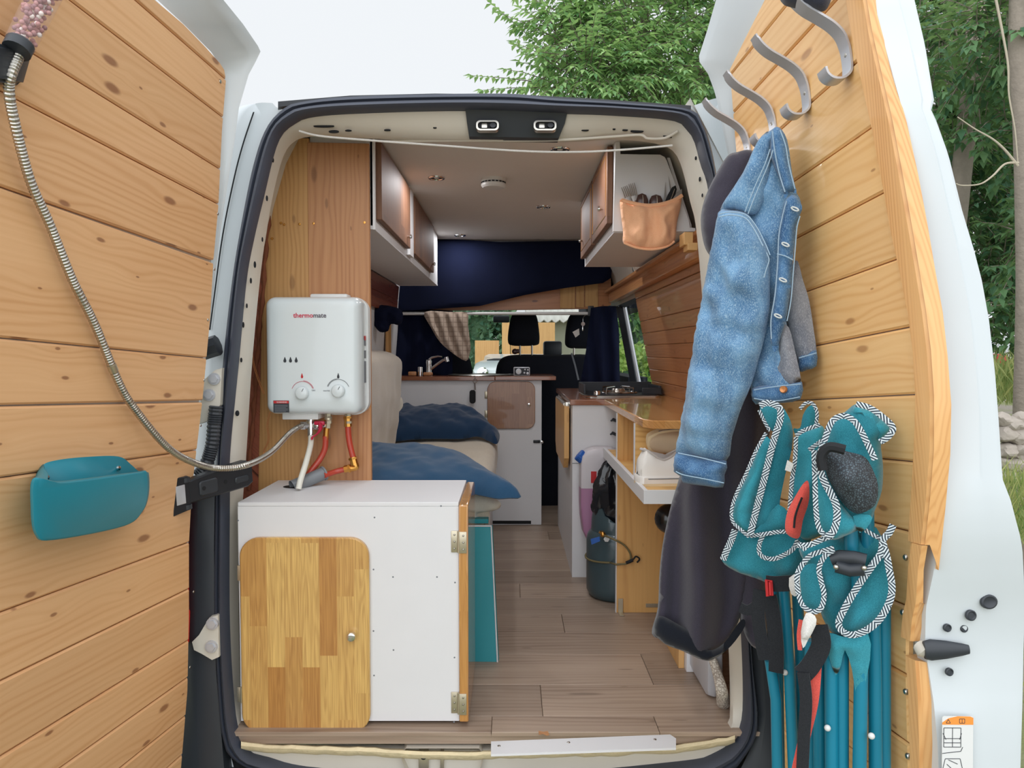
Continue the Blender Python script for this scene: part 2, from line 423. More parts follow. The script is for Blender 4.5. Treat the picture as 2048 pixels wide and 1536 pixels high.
M['hoodie'] = fabric('charcoal jersey', S(66, 62, 74), S(50, 47, 58), 700)
M['hoodie_dark'] = fabric('black jersey lining', S(24, 28, 38), S(16, 20, 28), 700)
M['black_web'] = fabric('black webbing', S(40, 42, 46), S(26, 28, 32), 500)
M['coral'] = fabric('coral webbing', S(224, 96, 84), S(200, 76, 68), 500)
M['apricot'] = fabric('apricot cloth', S(250, 196, 156), S(240, 176, 132), 600)
M['white_cloth'] = fabric('white label cloth', S(222, 220, 214), S(196, 192, 188), 500)
M['cap_cloth'] = fabric('slate cap cloth', S(62, 66, 82), S(44, 48, 62), 600)
M['seat'] = fabric('black seat cloth', S(30, 33, 42), S(20, 22, 30), 500, sheen=.05)
M['thread'] = flat('pale stitching', S(200, 206, 206), .9)
M['seam_thread'] = flat('blue grey seam stitching', S(150, 176, 196), .9)
M['red_pipe'] = flat('red hose', S(176, 62, 44), .35, var=.06, coat=.2)
M['white_hose'] = flat('white plastic hose', S(222, 220, 208), .35)
M['red_lever'] = flat('raspberry lever', S(196, 34, 70), .35)
M['grey_pipe'] = flat('grey drain pipe', S(122, 126, 130), .4)
M['red'] = flat('red', S(190, 40, 44), .5)
M['tail_red'] = flat('red lamp lens', S(214, 40, 34), .15, coat=.6)
M['ink'] = flat('dark print', S(46, 50, 56), .6)
M['ink_grey'] = flat('grey print', S(112, 116, 122), .6)
M['orange_print'] = flat('orange print', S(232, 142, 58), .5)
M['foam'] = flat('yellowed sealant foam', S(226, 210, 172), .9, var=.14, scale=30, bump=.6, bscale=60, bd=.006)
M['gas_green'] = flat('grey green bottle paint', S(58, 76, 82), .35, var=.12, scale=10, coat=.2)
M['blue_plastic'] = flat('blue plastic', S(34, 92, 176), .4)
M['shoe_white'] = flat('white leather', S(236, 232, 226), .5, var=.03, bump=.1)
M['shoe_lining'] = fabric('grey white lining', S(206, 200, 196))
M['shoe_beige'] = flat('beige suede', S(212, 190, 160), .8, var=.08, bump=.15)
M['gum'] = flat('cream rubber sole', S(234, 214, 176), .6)
M['bin_bag'] = flat('black bag film', S(22, 26, 32), .25, var=.2, coat=.3)
M['brown_wood'] = flat('dark wooden handle', S(74, 50, 46), .35, var=.15, coat=.3)
M['rust'] = flat('rusty edge', S(120, 66, 40), .85, var=.3, scale=40, bump=.5, bscale=90, bd=.003)
M['copper'] = flat('copper wire', S(206, 140, 90), .4, metal=.6)
M['bungee'] = flat('olive brown cord', S(112, 100, 66), .7, var=.2, scale=90)
M['net'] = flat('black mesh cord', S(44, 46, 52), .6)
M['stone'] = flat('grey rubble stone', S(170, 160, 150), .9, var=.25, scale=12, bump=.7, bscale=30, bd=.01)
M['bark'] = flat('grey bark', S(138, 128, 116), .9, var=.25, scale=14, bump=.6, bscale=40, bd=.01)
M['bark_dark'] = flat('brown bark', S(104, 92, 82), .9, var=.25, scale=14, bump=.6, bscale=40, bd=.01)
M['twig'] = flat('pale bare twig', S(176, 166, 146), .9)
M['ochre_board'] = wood('ochre boarding', S(222, 176, 116), S(196, 146, 88), S(150, 96, 50), 'Z', .6, lines=20, knots=.3)
M['render'] = flat('grey green rendered wall', S(168, 170, 150), .9, var=.15, scale=3)
M['roof_sheet'] = flat('pale corrugated sheet', S(196, 194, 186), .7)
M['trunk_cloth'] = M['hoodie']

def leafmat(name, a, b):
    n = NT(name); r = n.island(); c = n.mix(r, a, b)
    m = n.set(col=c, rough=.5, spec=.35); t = n.n('BsdfTranslucent'); n.put(t.inputs[0], n.mix(.3, c, (0.55, .7, .12, 1), 'MIX'))
    mx = n.n('MixShader'); mx.inputs[0].default_value = .38; n.t.links.new(n.b.outputs[0], mx.inputs[1]); n.t.links.new(t.outputs[0], mx.inputs[2]); n.t.links.new(mx.outputs[0], n.out.inputs[0]); return m
M['leaf_bright'] = leafmat('fresh green leaf', S(98, 146, 98), S(170, 204, 136))
M['leaf_dark'] = leafmat('deep green leaf', S(54, 98, 78), S(112, 150, 104))
M['leaf_hedge'] = leafmat('yellow green leaf', S(120, 164, 80), S(196, 214, 130))
M['grass'] = leafmat('meadow grass', S(112, 140, 80), S(190, 190, 128))
def glassmat(name, tint, rough=0.0, alpha=.12):
    n = NT(name); t = n.n('BsdfTransparent'); t.inputs[0].default_value = tint; g = n.n('BsdfGlossy'); g.inputs['Roughness'].default_value = rough + .01
    mx = n.n('MixShader'); mx.inputs[0].default_value = .05; n.t.links.new(t.outputs[0], mx.inputs[1]); n.t.links.new(g.outputs[0], mx.inputs[2]); n.t.links.new(mx.outputs[0], n.out.inputs[0]); return n.m
M['glass'] = glassmat('window glass', (.93, .95, .94, 1))
def translucent(name, col, alpha, rough=.3):
    n = NT(name); n.set(col=col, rough=rough, alpha=alpha); return n.m
M['jerry'] = flat('milky plastic', S(206, 200, 204), .35, var=.04)
M['jerry_pink'] = flat('milky plastic with pink liquid behind it', S(172, 122, 156), .35, var=.05)
M['clear_tube'] = translucent('clear plastic tube', S(216, 190, 186), .14, .1)
def denim(name, a, b, c, sc=700):
    n = NT(name); v = n.coord(); p = n.sep(v)
    f = n.noise(n.xyz(n.math('MULTIPLY', p[0], 1.0), n.math('MULTIPLY', p[1], 1.0), n.math('MULTIPLY', p[2], .35)), sc, 2)
    wv = n.noise(n.xyz(n.math('MULTIPLY', p[0], 2.2), n.math('MULTIPLY', p[1], 2.2), p[2]), 9, 4, .6); k = n.mix(n.sstep(wv, .38, .62), a, b); k = n.mix(n.math('MULTIPLY', n.sstep(f, .45, .75), .55), k, c)
    n.bump(f, .35, .0008); return n.set(col=k, rough=.9, sheen=.2, spec=.2)
M['denim'] = denim('washed blue denim', S(78, 116, 152), S(104, 145, 180), S(190, 214, 228))
M['denim_dark'] = denim('deeper blue denim', S(52, 88, 128), S(78, 118, 158), S(150, 182, 206))
M['denim_grey'] = denim('grey denim, inside out', S(108, 112, 122), S(134, 136, 142), S(180, 182, 186))
def trimmat():
    n = NT('black and white braid'); u = n.sep(n.coord('UV'))
    seg = n.math('MODULO', n.math('FLOOR', n.math('DIVIDE', u[0], .021)), 2.0); sg = n.math('MULTIPLY_ADD', seg, 2.0, -1.0)
    ph = n.math('ADD', u[0], n.math('MULTIPLY', n.math('MULTIPLY', u[1], 1.1), sg))
    w = n.math('SINE', n.math('MULTIPLY', ph, 2 * PI / .0068))
    c = n.mix(n.sstep(w, -.15, .15), S(44, 58, 70), S(206, 214, 218)); return n.set(col=c, rough=.85)
M['braid'] = trimmat()
def towelmat():
    n = NT('checked tea towel'); p = n.sep(n.coord())
    a = n.math('POWER', n.math('MULTIPLY_ADD', n.math('SINE', n.math('MULTIPLY', p[0], 2 * PI / .03)), .5, .5), 14.0)
    b = n.math('POWER', n.math('MULTIPLY_ADD', n.math('SINE', n.math('MULTIPLY', p[2], 2 * PI / .03)), .5, .5), 14.0)
    c = n.mix(n.math('MULTIPLY', n.math('MAXIMUM', a, b), .55), S(176, 158, 142), S(92, 74, 66)); return n.set(col=c, rough=.95)
M['towel'] = towelmat()
def groundmat():
    n = NT('gravel and grass ground'); v = n.coord(); a = n.noise(v, 1.2, 4); b = n.noise(v, 40, 3)
    c = n.mix(n.sstep(a, .42, .58), S(150, 142, 130), S(128, 136, 84)); c = n.mix(n.math('MULTIPLY', b, .5), c, S(96, 92, 80)); n.bump(b, .5, .02); return n.set(col=c, rough=.95)
M['ground'] = groundmat()
# ---------- the van: rear frame, floor, ceiling, walls ----------
RN = Vector((0, -1, .063))
def rear(px, py, off=0.0): return onp(px, py, Vector((0, off, 0)), RN)
def around(pts, n=320, c=(970, 880)):
    """a closed outline sampled at even bearings about its middle"""
    P = spline(pts, 6, True); out = []
    for k in range(n):
        q = 2 * PI * (k + .37) / n; dx, dy = math.cos(q), math.sin(q); best = None
        for a, b in zip(P, P[1:] + P[:1]):
            ex, ey = b[0] - a[0], b[1] - a[1]; det = dx * ey - dy * ex
            if abs(det) < 1e-9: continue
            t = ((a[0] - c[0]) * ey - (a[1] - c[1]) * ex) / det; u = ((a[0] - c[0]) * dy - (a[1] - c[1]) * dx) / det
            if t > 0 and -1e-6 <= u <= 1 + 1e-6: best = t if best is None else max(best, t)
        out.append((c[0] + dx * best, c[1] + dy * best))
    return out
SO = around([(531,260),(565,219),(602,204),(721,192),(1000,187),(1110,196),(1259,206),(1379,219),(1403,246),(1421,300),(1433,370),(1450,500),(1470,800),(1488,1100),(1503,1318),(1514,1415),(1512,1470),(1488,1513),(1463,1540),(1380,1565),(1000,1590),(620,1575),(520,1545),(461,1511),(448,1480),(440,1430),(430,1250),(430,1100),(435,904),(446,730),(465,560),(487,426),(507,329)])
SI = around([(559,263),(581,244),(615,229),(712,221),(927,216),(1136,222),(1226,225),(1349,235),(1379,255),(1394,279),(1406,324),(1421,372),(1435,500),(1455,800),(1475,1100),(1488,1275),(1492,1397),(1488,1452),(1470,1488),(1434,1513),(1362,1531),(1000,1560),(640,1545),(530,1522),(495,1511),(477,1485),(463,1430),(452,1250),(452,1000),(453,904),(470,730),(486,560),(502,472),(524,379),(543,300)])
S2 = around([(610,268),(700,270),(927,279),(1130,279),(1230,274),(1320,283),(1360,310),(1385,400),(1400,480),(1425,800),(1450,1100),(1462,1280),(1466,1420),(1462,1455),(1440,1478),(1380,1490),(1000,1500),(640,1500),(520,1496),(482,1480),(475,1450),(470,1250),(472,1100),(486,904),(497,730),(513,560),(528,450),(548,350),(570,290)])
rows_seal, rows_fl = [], []
for (ox, oy), (ix, iy), (jx, jy) in zip(SO, SI, S2):
    o, i = rear(ox, oy, -.012), rear(ix, iy, -.012)
    low = max(0.0, min(1.0, (iy - 1380) / 100))
    L = lambda t, d: o.lerp(i, t) + Vector((0, -d, 0))
    rows_seal.append([L(0, -.03), L(0, .0), L(.12, .012), L(.34, .016), L(.44, .006), L(.52, .006), L(.6, .020), L(.8, .024), L(.97, .012), L(1, -.03)])
    a, m_, b = rear(ix, iy, .012), None, rear(jx, jy, .075 - .065 * low)
    m_ = a.lerp(b, .62) + Vector((0, -.012 * (1 - low), 0))
    rows_fl.append([rear(ix + (ox - ix) * .3, iy + (oy - iy) * .3, .012), a, a.lerp(m_, .55), m_, m_.lerp(b, .5) + Vector((0, .0, 0)), b, b + Vector((0, .03, 0))])
wall_rear = obj('wall_rear', MB().loft(rows_fl, close_v=True), M['cream_metal'], smooth=50, kind='structure')
wall_rear['label'] = 'cream painted metal frame around the open rear of the van'
obj('weather_seal', MB().loft(rows_seal, close_v=True), M['rubber'], wall_rear, smooth=50, label='black rubber door seal')

# outer body panels either side of the seal and over it
def strip(cols, offs, n=6):
    """cols: outlines of equal length in the picture, offs: how far behind the rear plane each lies"""
    rr = [[rear(x, y, o) for x, y in spline(c, n)] for c, o in zip(cols, offs)]
    return MB().loft([list(r) for r in zip(*rr)])
left_outer = [(545,206),(512,207),(488,226),(470,268),(455,335),(436,450),(418,600),(404,720),(390,860),(380,960),(368,1100),(362,1330),(356,1540)]
left_mid = [(552,214),(528,224),(505,262),(490,310),(474,380),(456,470),(438,600),(424,720),(414,860),(406,960),(402,1100),(402,1330),(402,1560)]
left_in = [(568,222),(548,245),(531,272),(518,320),(505,370),(488,450),(466,580),(449,730),(440,880),(436,1000),(434,1150),(440,1400),(470,1545)]
pil = obj('body_pillar', strip([[(x - 26, y + 4) for x, y in left_outer], left_outer, left_mid, left_in], [.16, .03, .03, .02]), M['white_metal'], wall_rear, smooth=60, label='white body pillar beside the left door')
mb = strip([[(506,224),(484,290),(466,360),(444,470),(426,600),(418,660)], [(509,224),(487,290),(469,360),(447,470),(429,600),(421,660)]], [.026, .026]); 
obj('panel_gap', mb, M['hole'], pil)
right_outer = [(1402,206),(1440,196),(1462,215),(1478,300),(1492,420),(1505,560),(1520,760),(1540,1000),(1552,1250),(1556,1540)]
right_in = [(1378,214),(1402,238),(1420,286),(1433,350),(1442,420),(1452,520),(1470,780),(1487,1080),(1502,1300),(1500,1540)]
right_mid = [((a[0] * .5 + b[0] * .5), (a[1] * .5 + b[1] * .5)) for a, b in zip(right_outer, right_in)]
obj('body_pillar', strip([right_in, right_mid, right_outer, [(x + 26, y) for x, y in right_outer]], [.02, .03, .03, .16]), M['white_metal'], wall_rear, smooth=60, label='white body pillar beside the right door')
top = MB(); top.loft([[rear(x, y, o) for x, y, o in r] for r in zip(
    [(555,203,.012),(700,192,.012),(870,188,.012),(1040,190,.012),(1200,199,.012),(1382,212,.012)],
    [(556,203,-.02),(700,191,-.02),(870,187,-.02),(1040,189,-.02),(1200,198,-.02),(1382,211,-.02)],
    [(556,214,-.02),(700,197,-.02),(870,192,-.02),(1040,193,-.02),(1200,203,-.02),(1382,221,-.02)],
    [(556,220,.02),(700,202,.02),(870,196,.02),(1040,198,.02),(1200,208,.02),(1382,226,.02)])])
obj('roof_edge_strip', top, M['black_plastic'], wall_rear, label='dark plastic strip along the roof edge')
roof = MB(); roof.loft([[rear(x, y, .012) + Vector((0, dy, dz)) for dy, dz in ((0, -.01), (.05, .004), (3.3, .03))] for x, y in ((562,207),(600,203),(700,193),(870,189),(1040,191),(1200,200),(1380,215))])
obj('body_side', MB().box((-1.0, .24, -.45), (-.965, 5.0, 1.45), .01).box((.87, .24, -.45), (.90, 5.0, .82), .01), M['white_metal'], wall_rear)
obj('bumper', MB().box((-.93, -.07, -.5), (.80, .16, -.115), .03), M['black_plastic'], wall_rear)
obj('roof_skin', roof, M['white_metal'], wall_rear)
# black lower corner trims, tail lamp, hinges
mb = MB(); mb.loft([[rear(x, y, o) for x, y, o in r] for r in zip(
    [(352,975,.10),(352,1100,.10),(352,1300,.10),(352,1560,.10)], [(376,975,-.01),(374,1100,-.01),(370,1300,-.01),(352,1560,-.01)],
    [(396,960,-.03),(394,1100,-.03),(392,1300,-.03),(400,1560,-.03)], [(430,960,-.02),(428,1100,-.02),(432,1340,-.02),(450,1560,-.02)], [(440,960,.03),(438,1100,.03),(445,1340,.03),(470,1560,.03)])])
obj('corner_trim', mb, M['black_plastic'], wall_rear, label='charcoal corner trim below the left door hinge')
mb = MB(); mb.loft([[rear(x, y, o) for x, y, o in r] for r in zip(
    [(1500,1260,.0),(1506,1340,.0),(1516,1430,.0),(1500,1500,.0),(1470,1560,.0)], [(1520,1230,-.02),(1526,1340,-.02),(1532,1430,-.02),(1520,1520,-.02),(1500,1580,-.02)],
    [(1560,1230,-.02),(1566,1340,-.02),(1572,1430,-.02),(1575,1520,-.02),(1575,1580,-.02)], [(1590,1230,.08),(1590,1340,.08),(1590,1430,.08),(1590,1520,.08),(1590,1580,.08)])])
obj('corner_trim', mb, M['black_plastic'], wall_rear, label='charcoal corner trim below the right door hinge')
mb = MB(); mb.loft([[rear(x, y, o) for x, y, o in r] for r in zip([(356,985,.03),(358,1220,.03),(360,1222,.03),(362,1290,.03)], [(371,985,-.035),(372,1218,-.035),(372,1222,-.035),(369,1288,-.035)], [(376,985,-.035),(378,1218,-.035),(380,1222,-.035),(378,1284,-.035)], [(380,985,.0),(380,1218,.0),(383,1222,.0),(380,1284,.0)])])
obj('tail_lamp', mb, M['tail_red'], wall_rear, label='red tail lamp edge')
for y0, y1, label in ((770, 880, 'upper white door hinge'), (1240, 1320, 'lower white door hinge')):
    h = MB(); 
    pl = [(398, y0 + 30), (418, y0 - 4), (436, y0 - 10), (438, y1 - 6), (424, y1), (404, y1 - 12), (388, y1 - 20), (384, y0 + 44)] if y0 > 1000 else [(388, y0 + 8), (430, y0 - 30), (444, y0 - 34), (440, y1 - 70), (420, y1 - 40), (392, y1 - 30)]
    P = [rear(x, y, -.045) for x, y in pl]; Q = [p + Vector((0, .05, 0)) for p in P]
    h.add(P + Q, [list(range(len(P))), list(range(len(P), 2 * len(P)))[::-1]] + [[k, len(P) + k, len(P) + (k + 1) % len(P), (k + 1) % len(P)] for k in range(len(P))])
    hg = obj('hinge', h, M['cream_metal'], wall_rear, smooth=30, label=label)
    for bx, by in (((424, y0 + 8), (422, y1 - 26)) if y0 > 1000 else ((428, y0 - 12), (418, y1 - 90))):
        c = rear(bx, by, -.05); obj('bolt', MB().cyl(c + Vector((0, .01, 0)), c + Vector((0, -.006, 0)), .012, 6).cyl(c + Vector((0, .01, 0)), c + Vector((0, -.001, 0)), .017, 16), M['alu'], hg)
hp = [(388, 770), (432, 700), (440, 660), (418, 650), (404, 720)]
mb = MB().tube(pxline([(412, 655, 1), (432, 690, 1)], .05), .03, 6); obj('hinge_cover', MB().tube([rear(404, 700, -.02), rear(436, 690, -.02)], .03, 8), M['black_plastic'], wall_rear)
gv = spline([(432, 812), (428, 850), (424, 890), (412, 930), (398, 950)], 10)
gp = [rear(x, y, -.05) for x, y in gv]
gp = resample(gp, .004); obj('cable_gaiter', MB().tube(gp, lambda i: .0195 if i % 2 else .0165, 14), M['black_plastic'], wall_rear, smooth=20, label='black ribbed cable gaiter by the left door hinge')
mb = MB()
for x, y, w, h in ((648,252,22,3.2),(668,263,11,3.6),(697,261,7,2),(775,260,7,2),(870,255,4,2),(1170,260,8,2.4),(1228,258,3,2),(1250,260,6,2),(1298,246,22,3.2),(1274,262,14,4.2),(1340,270,16,7)):
    t = .12 + (y - 222) / 57 * .5
    c = rear(x, y, .02 + .045 * (y - 222) / 57) + Vector((0, -.004, 0)); sx, sz = w * .0014, h * .0014
    mb.lathe([(1e-6, 0), (.8, 0), (1, .2), (1, 1)], Matrix.Translation(c) @ Matrix.Rotation(-PI / 2 - .5, 4, 'X') @ Matrix.Diagonal((sx, sz, .004, 1)), 20)
for x, y, w, h in ((548,322,2,5),(536,398,2,6),(527,480,1.6,5),(512,530,2.4,7),(504,562,2,6),(496,612,1.6,5),(489,650,2,6),(485,720,2,5),(477,826,4,6),(1390,318,2,4),(1398,360,2,5),(1403,392,1.6,4)):
    c = rear(x, y, .035) + Vector((0, -.012, 0)); mb.lathe([(1e-6, 0), (.8, 0), (1, .2), (1, 1)], Matrix.Translation(c) @ Matrix.Rotation(-PI / 2, 4, 'X') @ Matrix.Diagonal((w * .0014, h * .0014, .004, 1)), 12)
obj('slot', mb, M['hole'], wall_rear, label='dark slots stamped in the frame', kind='stuff')
# sill: foam line, worn paint, catch pocket
mb = MB(); rw = []
for k in range(60):
    x = 482 + (1470 - 482) * k / 59; y = 1490 + 16 * math.sin(PI * k / 59) - (14 if k > 52 else 0) * (k - 52) / 7
    n1 = fbm(x * .03, 1.3) * .006
    if 810 < x < 960: y += 3
    rw.append([rear(x, y - 8 + n1 * 500, .02), rear(x, y - 5 + n1 * 700, -.014), rear(x, y + 2 + n1 * 300, -.022), rear(x, y + 8 + n1 * 600, -.016), rear(x, y + 11 + n1 * 600, .01)])
obj('sealant', mb.loft(rw), M['foam'], wall_rear, label='yellowed foam sealant along the sill')
pk = MB(); P0 = [(812,1497),(958,1497),(968,1512),(955,1560),(822,1560),(800,1512)]
f0 = [rear(x, y, -.014) for x, y in P0]; f1 = [p + Vector((0, .06, -.004)) for p in f0]; n6 = 6
pk.add(f0 + f1, [[k, (k + 1) % 6, 6 + (k + 1) % 6, 6 + k] for k in range(6)] + [[6, 7, 8, 9, 10, 11]])
pk = obj('catch_pocket', pk, M['cream_metal'], wall_rear, smooth=0, label='grimy recess for the door catch in the sill')
for x in (847, 884):
    c = rear(x, 1520, .0); obj('catch', MB().box(c - Vector((.014 if x < 860 else .005, .004, .03)), c + Vector((.014 if x < 860 else .005, .03, .026)), .003), M['zinc'], pk)
c = rear(847, 1513, -.008); obj('catch_hole', MB().cyl(c + Vector((0, .01, 0)), c + Vector((0, -.002, 0)), .009, 16), M['hole'], pk)

# latch cover on the header
lc = thing('latch_cover', 'dark latch cover with two chrome catches on the header over the opening', 'latch cover', rear(1030, 245, .03), kind='thing')
P = [(930,214),(1136,219),(1130,246),(1117,276),(938,273),(934,246)]
F_ = [rear(x, y, .0 + .045 * (y - 214) / 60) for x, y in P]; B_ = [p + Vector((0, .05, 0)) for p in F_]
mb = MB().add(F_ + B_, [[0, 1, 2, 3, 4, 5][::-1]] + [[k, (k + 1) % 6, 6 + (k + 1) % 6, 6 + k] for k in range(6)])
obj('cover_plate', mb, M['black_plastic'], lc, smooth=0)
for x in (975, 1090):
    c = rear(x, 252, .005); Mx = Matrix.Translation(c) @ Matrix.Rotation(PI / 2 - .28, 4, 'X')
    ring = MB(); a = rrect(-.033, -.0165, .033, .0165, .012); b = rrect(-.028, -.0115, .028, .0115, .009); n_ = len(a)
    ring.add([Mx @ Vector((p[0], p[1], z)) for pl, z in ((a, -.01), (a, .004), (b, .004), (b, -.006)) for p in pl], [[i * n_ + k, i * n_ + (k + 1) % n_, (i + 1) * n_ + (k + 1) % n_, (i + 1) * n_ + k] for i in range(3) for k in range(n_)])
    r_ = obj('catch_ring', ring, M['steel'], lc, label='chrome catch surround')
    obj('catch_well', MB().prism(b, -.006, -.0045, Mx), M['hole'], r_); obj('catch_tongue', MB().box((-.018, -.008, -.006), (.0, .009, .003), .003, Mx), M['steel'], r_)
    obj('catch_cam', MB().lathe([(.001, .006), (.0085, .005), (.0095, -.006)], Mx @ Matrix.Translation((.016, 0, 0)), 16), M['black_metal'], r_)

# floor boards, laid crosswise
ys = [-.012]; 
for py in (1432, 1369, 1308): ys.append(atz(1000, py, 0).y)
while ys[-1] < 3.0: ys.append(ys[-1] + .205)
ys += [5.2]
joins = {0: [(984, 1440)], 1: [(1083, 1400)], 2: [(1295, 1340)]}
mb = MB()
for i, (a, b) in enumerate(zip(ys, ys[1:])):
    xs = [-.86]
    if i in joins: xs.append(atz(joins[i][0][0], joins[i][0][1], 0).x)
    else: xs += [-.86 + ((i * .43) % 1.0) * 1.2 + .2]
    if i == 0: xs.append(.42)
    xs.append(.80)
    for x0, x1 in zip(xs, xs[1:]): mb.prism([(x0 + .0008, a + .0008), (x1 - .0008, a + .0008), (x1 - .0008, b - .0008), (x0 + .0008, b - .0008)], -.012, 0, cham=.0012)
floor = obj('floor', mb, M['laminate'], smooth=0, kind='structure'); floor['label'] = 'grey brown laminate floor laid crosswise in the van'
obj('subfloor', MB().box((-.9, .0, -.04), (.85, 5.2, -.012)), M['laminate'], floor)
p = atz(1088, 1466, 0); obj('floor_notch', MB().prism([(.000, .012), (.014, .006), (.026, .010), (.03, -.012), (.022, -.016), (.012, -.006), (0, -.010)], .0001, .0006, Matrix.Translation(p - Vector((.015, 0, 0)))), M['pine_red'], floor)
# white strip on the threshold
st = [atz(x, y, .003) for x, y in ((982,1487),(1340,1473),(1352,1481),(1352,1500),(982,1513))]
zz = [.012] * 5
strip_ = MB(); pf = [Vector((p.x, p.y, .003)) for p in st]; pt = [Vector((p.x, p.y, .009)) for p in st]
strip_.add(pf + pt, [[0, 1, 2, 3, 4], [9, 8, 7, 6, 5]] + [[k, 5 + k, 5 + (k + 1) % 5, (k + 1) % 5] for k in range(5)])
ts = thing('threshold_strip', 'white angled strip screwed along the sill', 'strip', (st[0] + st[2]) / 2)
obj('strip_body', strip_, M['white_paint'], ts, smooth=0)
for x, y in ((998,1492),(1137,1485),(1310,1479)):
    q = atz(x, y, .0092); obj('screw', MB().lathe([(.0045, 0), (.0045, .0008), (.003, .0014)], Matrix.Translation(q), 10), M['steel'], ts)

# ceiling and walls
CZ = 1.80
ce = obj('ceiling', MB().box((-.725, .2, CZ), (.585, 2.86, CZ + .008)), M['ceiling'], smooth=0, kind='structure')
obj('ceiling_edge', MB().box((-.73, 2.80, CZ - .018), (.7, 2.86, CZ - .0005), .003), M['white_paint'], ce, label='white edge strip across the far end of the ceiling')
def lw(z): return -.845 + .085 * z
wl = MB(); wl.loft([[Vector((lw(z), y, z)) for z in (0, .5, 1.0, 1.3, 1.8)] for y in (.42, 1.5, 2.9)]); wl.loft([[Vector((lw(z) - .03, y, z)) for z in (0, .5, 1.0, 1.3, 1.8)] for y in (.42, 1.5, 2.9)])
wall_left = obj('wall_left', wl, M['white_paint'], smooth=0, kind='structure')
obj('body_skin', MB().loft([[Vector((x, y, z)) for x, z in ((-.90, 0), (-.90, 1.0), (-.85, 1.25), (-.79, 1.55), (-.745, 1.7), (-.69, 1.802))] for y in (.20, .44)]), M['cream_metal'], wall_left)
mb = MB()
for k, (z0, z1) in enumerate(((1.315, 1.40), (1.402, 1.485))):
    A = [Vector((lw(z) + d, y, z)) for d in (.001, .02) for y in (.45, 2.56) for z in (z0, z1)]
    mb.add(A, [[0, 1, 3, 2], [4, 6, 7, 5], [0, 4, 5, 1], [2, 3, 7, 6], [0, 2, 6, 4], [1, 5, 7, 3]])
WOODRED = wood('dark red brown wall boards', S(150, 84, 62), S(108, 56, 40), S(60, 30, 22), 'Y', .3, lines=40)
obj('wall_boards', mb, WOODRED, wall_left, smooth=0, label='red brown boards under the left wall cupboard')
obj('wall_post', MB().box((lw(1.15) + .01, 2.28, .92), (lw(1.15) + .03, 2.36, 1.316)), M['pine_up'], wall_left, smooth=0)
def rw_(z): return .80 - .2 * (z - .86) if z > .86 else .80
mb = MB(); zs = [.10, .23, .36, .49, .62, .74, .86, .925, .99, 1.055, 1.12, 1.185, 1.25, 1.375, 1.50]
for z0, z1 in zip(zs, zs[1:]):
    nx = Vector((-1, 0, -.2)).normalized() if z0 >= .86 else Vector((-1, 0, 0))
    a, b = Vector((rw_(z0), 0, z0)), Vector((rw_(z1), 0, z1)); d = (b - a).normalized()
    y1 = 2.06
    cr = []
    for y in (.16, y1):
        cr += [a + d * .001 + Vector((0, y, 0)), a + d * .001 + nx * .011 + Vector((0, y, 0)), a + d * .004 + nx * .014 + Vector((0, y, 0)), b - d * .004 + nx * .014 + Vector((0, y, 0)), b - d * .001 + nx * .011 + Vector((0, y, 0)), b - d * .001 + Vector((0, y, 0))]
    mb.add(cr, [[k, 6 + k, 6 + (k + 1) % 6, (k + 1) % 6] for k in range(6)] + [[5, 4, 3, 2, 1, 0], [6, 7, 8, 9, 10, 11]])
wall_right = obj('wall_right', mb, M['pine_wall'], smooth=20, kind='structure'); wall_right['label'] = 'glossy pine boarded right side wall'
mb = MB(); mb.loft([[Vector((x, y, z)) for x, z in ((.83, 0), (.83, .85))] for y in (.12, 2.06, 3.3)])
mb.loft([[Vector((x, y, z)) for x, z in ((.83, .84), (.72, 1.40), (.66, 1.56), (.52, 1.82))] for y in (.12, 2.06)])
mb.loft([[Vector((x, y, z)) for x, z in ((.695, 1.385), (.66, 1.56), (.52, 1.82))] for y in (2.06, 3.3)])
obj('body_skin', mb, M['cream_metal'], wall_right, label='bare cream metal above the boarding')
mb = MB(); a, b = Vector((.655, 0, 1.475)), Vector((.668, 0, 1.405))
mb.box((.628, .34, 1.40), (.668, 2.8, 1.465), .004); mb.box((.60, .34, 1.462), (.668, 2.8, 1.478), .003)
obj('wall_rail', mb, M['pine_wall'], wall_right, smooth=30, label='pine rail under the right wall cupboard')
# side window in the right wall
w1 = thing('window_1', 'side window in the right wall looking onto a hedge', 'window', (.75, 2.5, .86), kind='structure')
def wp(y, z, d=0.0): return Vector((rw_(z) + .02 - d, y, z))
mb = MB()
for y, r in ((2.82, .035), (2.09, .012)): mb.tube([wp(y, .84), wp(y, 1.38)], r, 4, flat=1)
mb.tube([wp(2.06, 1.385), wp(2.85, 1.385)], .022, 4); mb.tube([wp(2.06, .86), wp(2.85, .86)], .016, 4)
obj('window_frame', mb, M['black_plastic'], w1, smooth=0)
obj('sash', MB().tube([wp(2.70, .88), wp(2.70, 1.37)], .012, 6), M['alu'], w1)
obj('pane', MB().loft([[wp(y, z, -.02) for z in (.86, 1.39)] for y in (2.06, 2.85)]), M['glass'], w1, smooth=0)
# inner end of the right pillar seen through the opening
mb = MB(); mb.loft([[Vector((rw_(z) - .01, y, z)) for z in (.1, .86, 1.3, 1.5)] for y in (.11, .165)])
obj('pillar_return', mb, M['cream_metal'], wall_right)

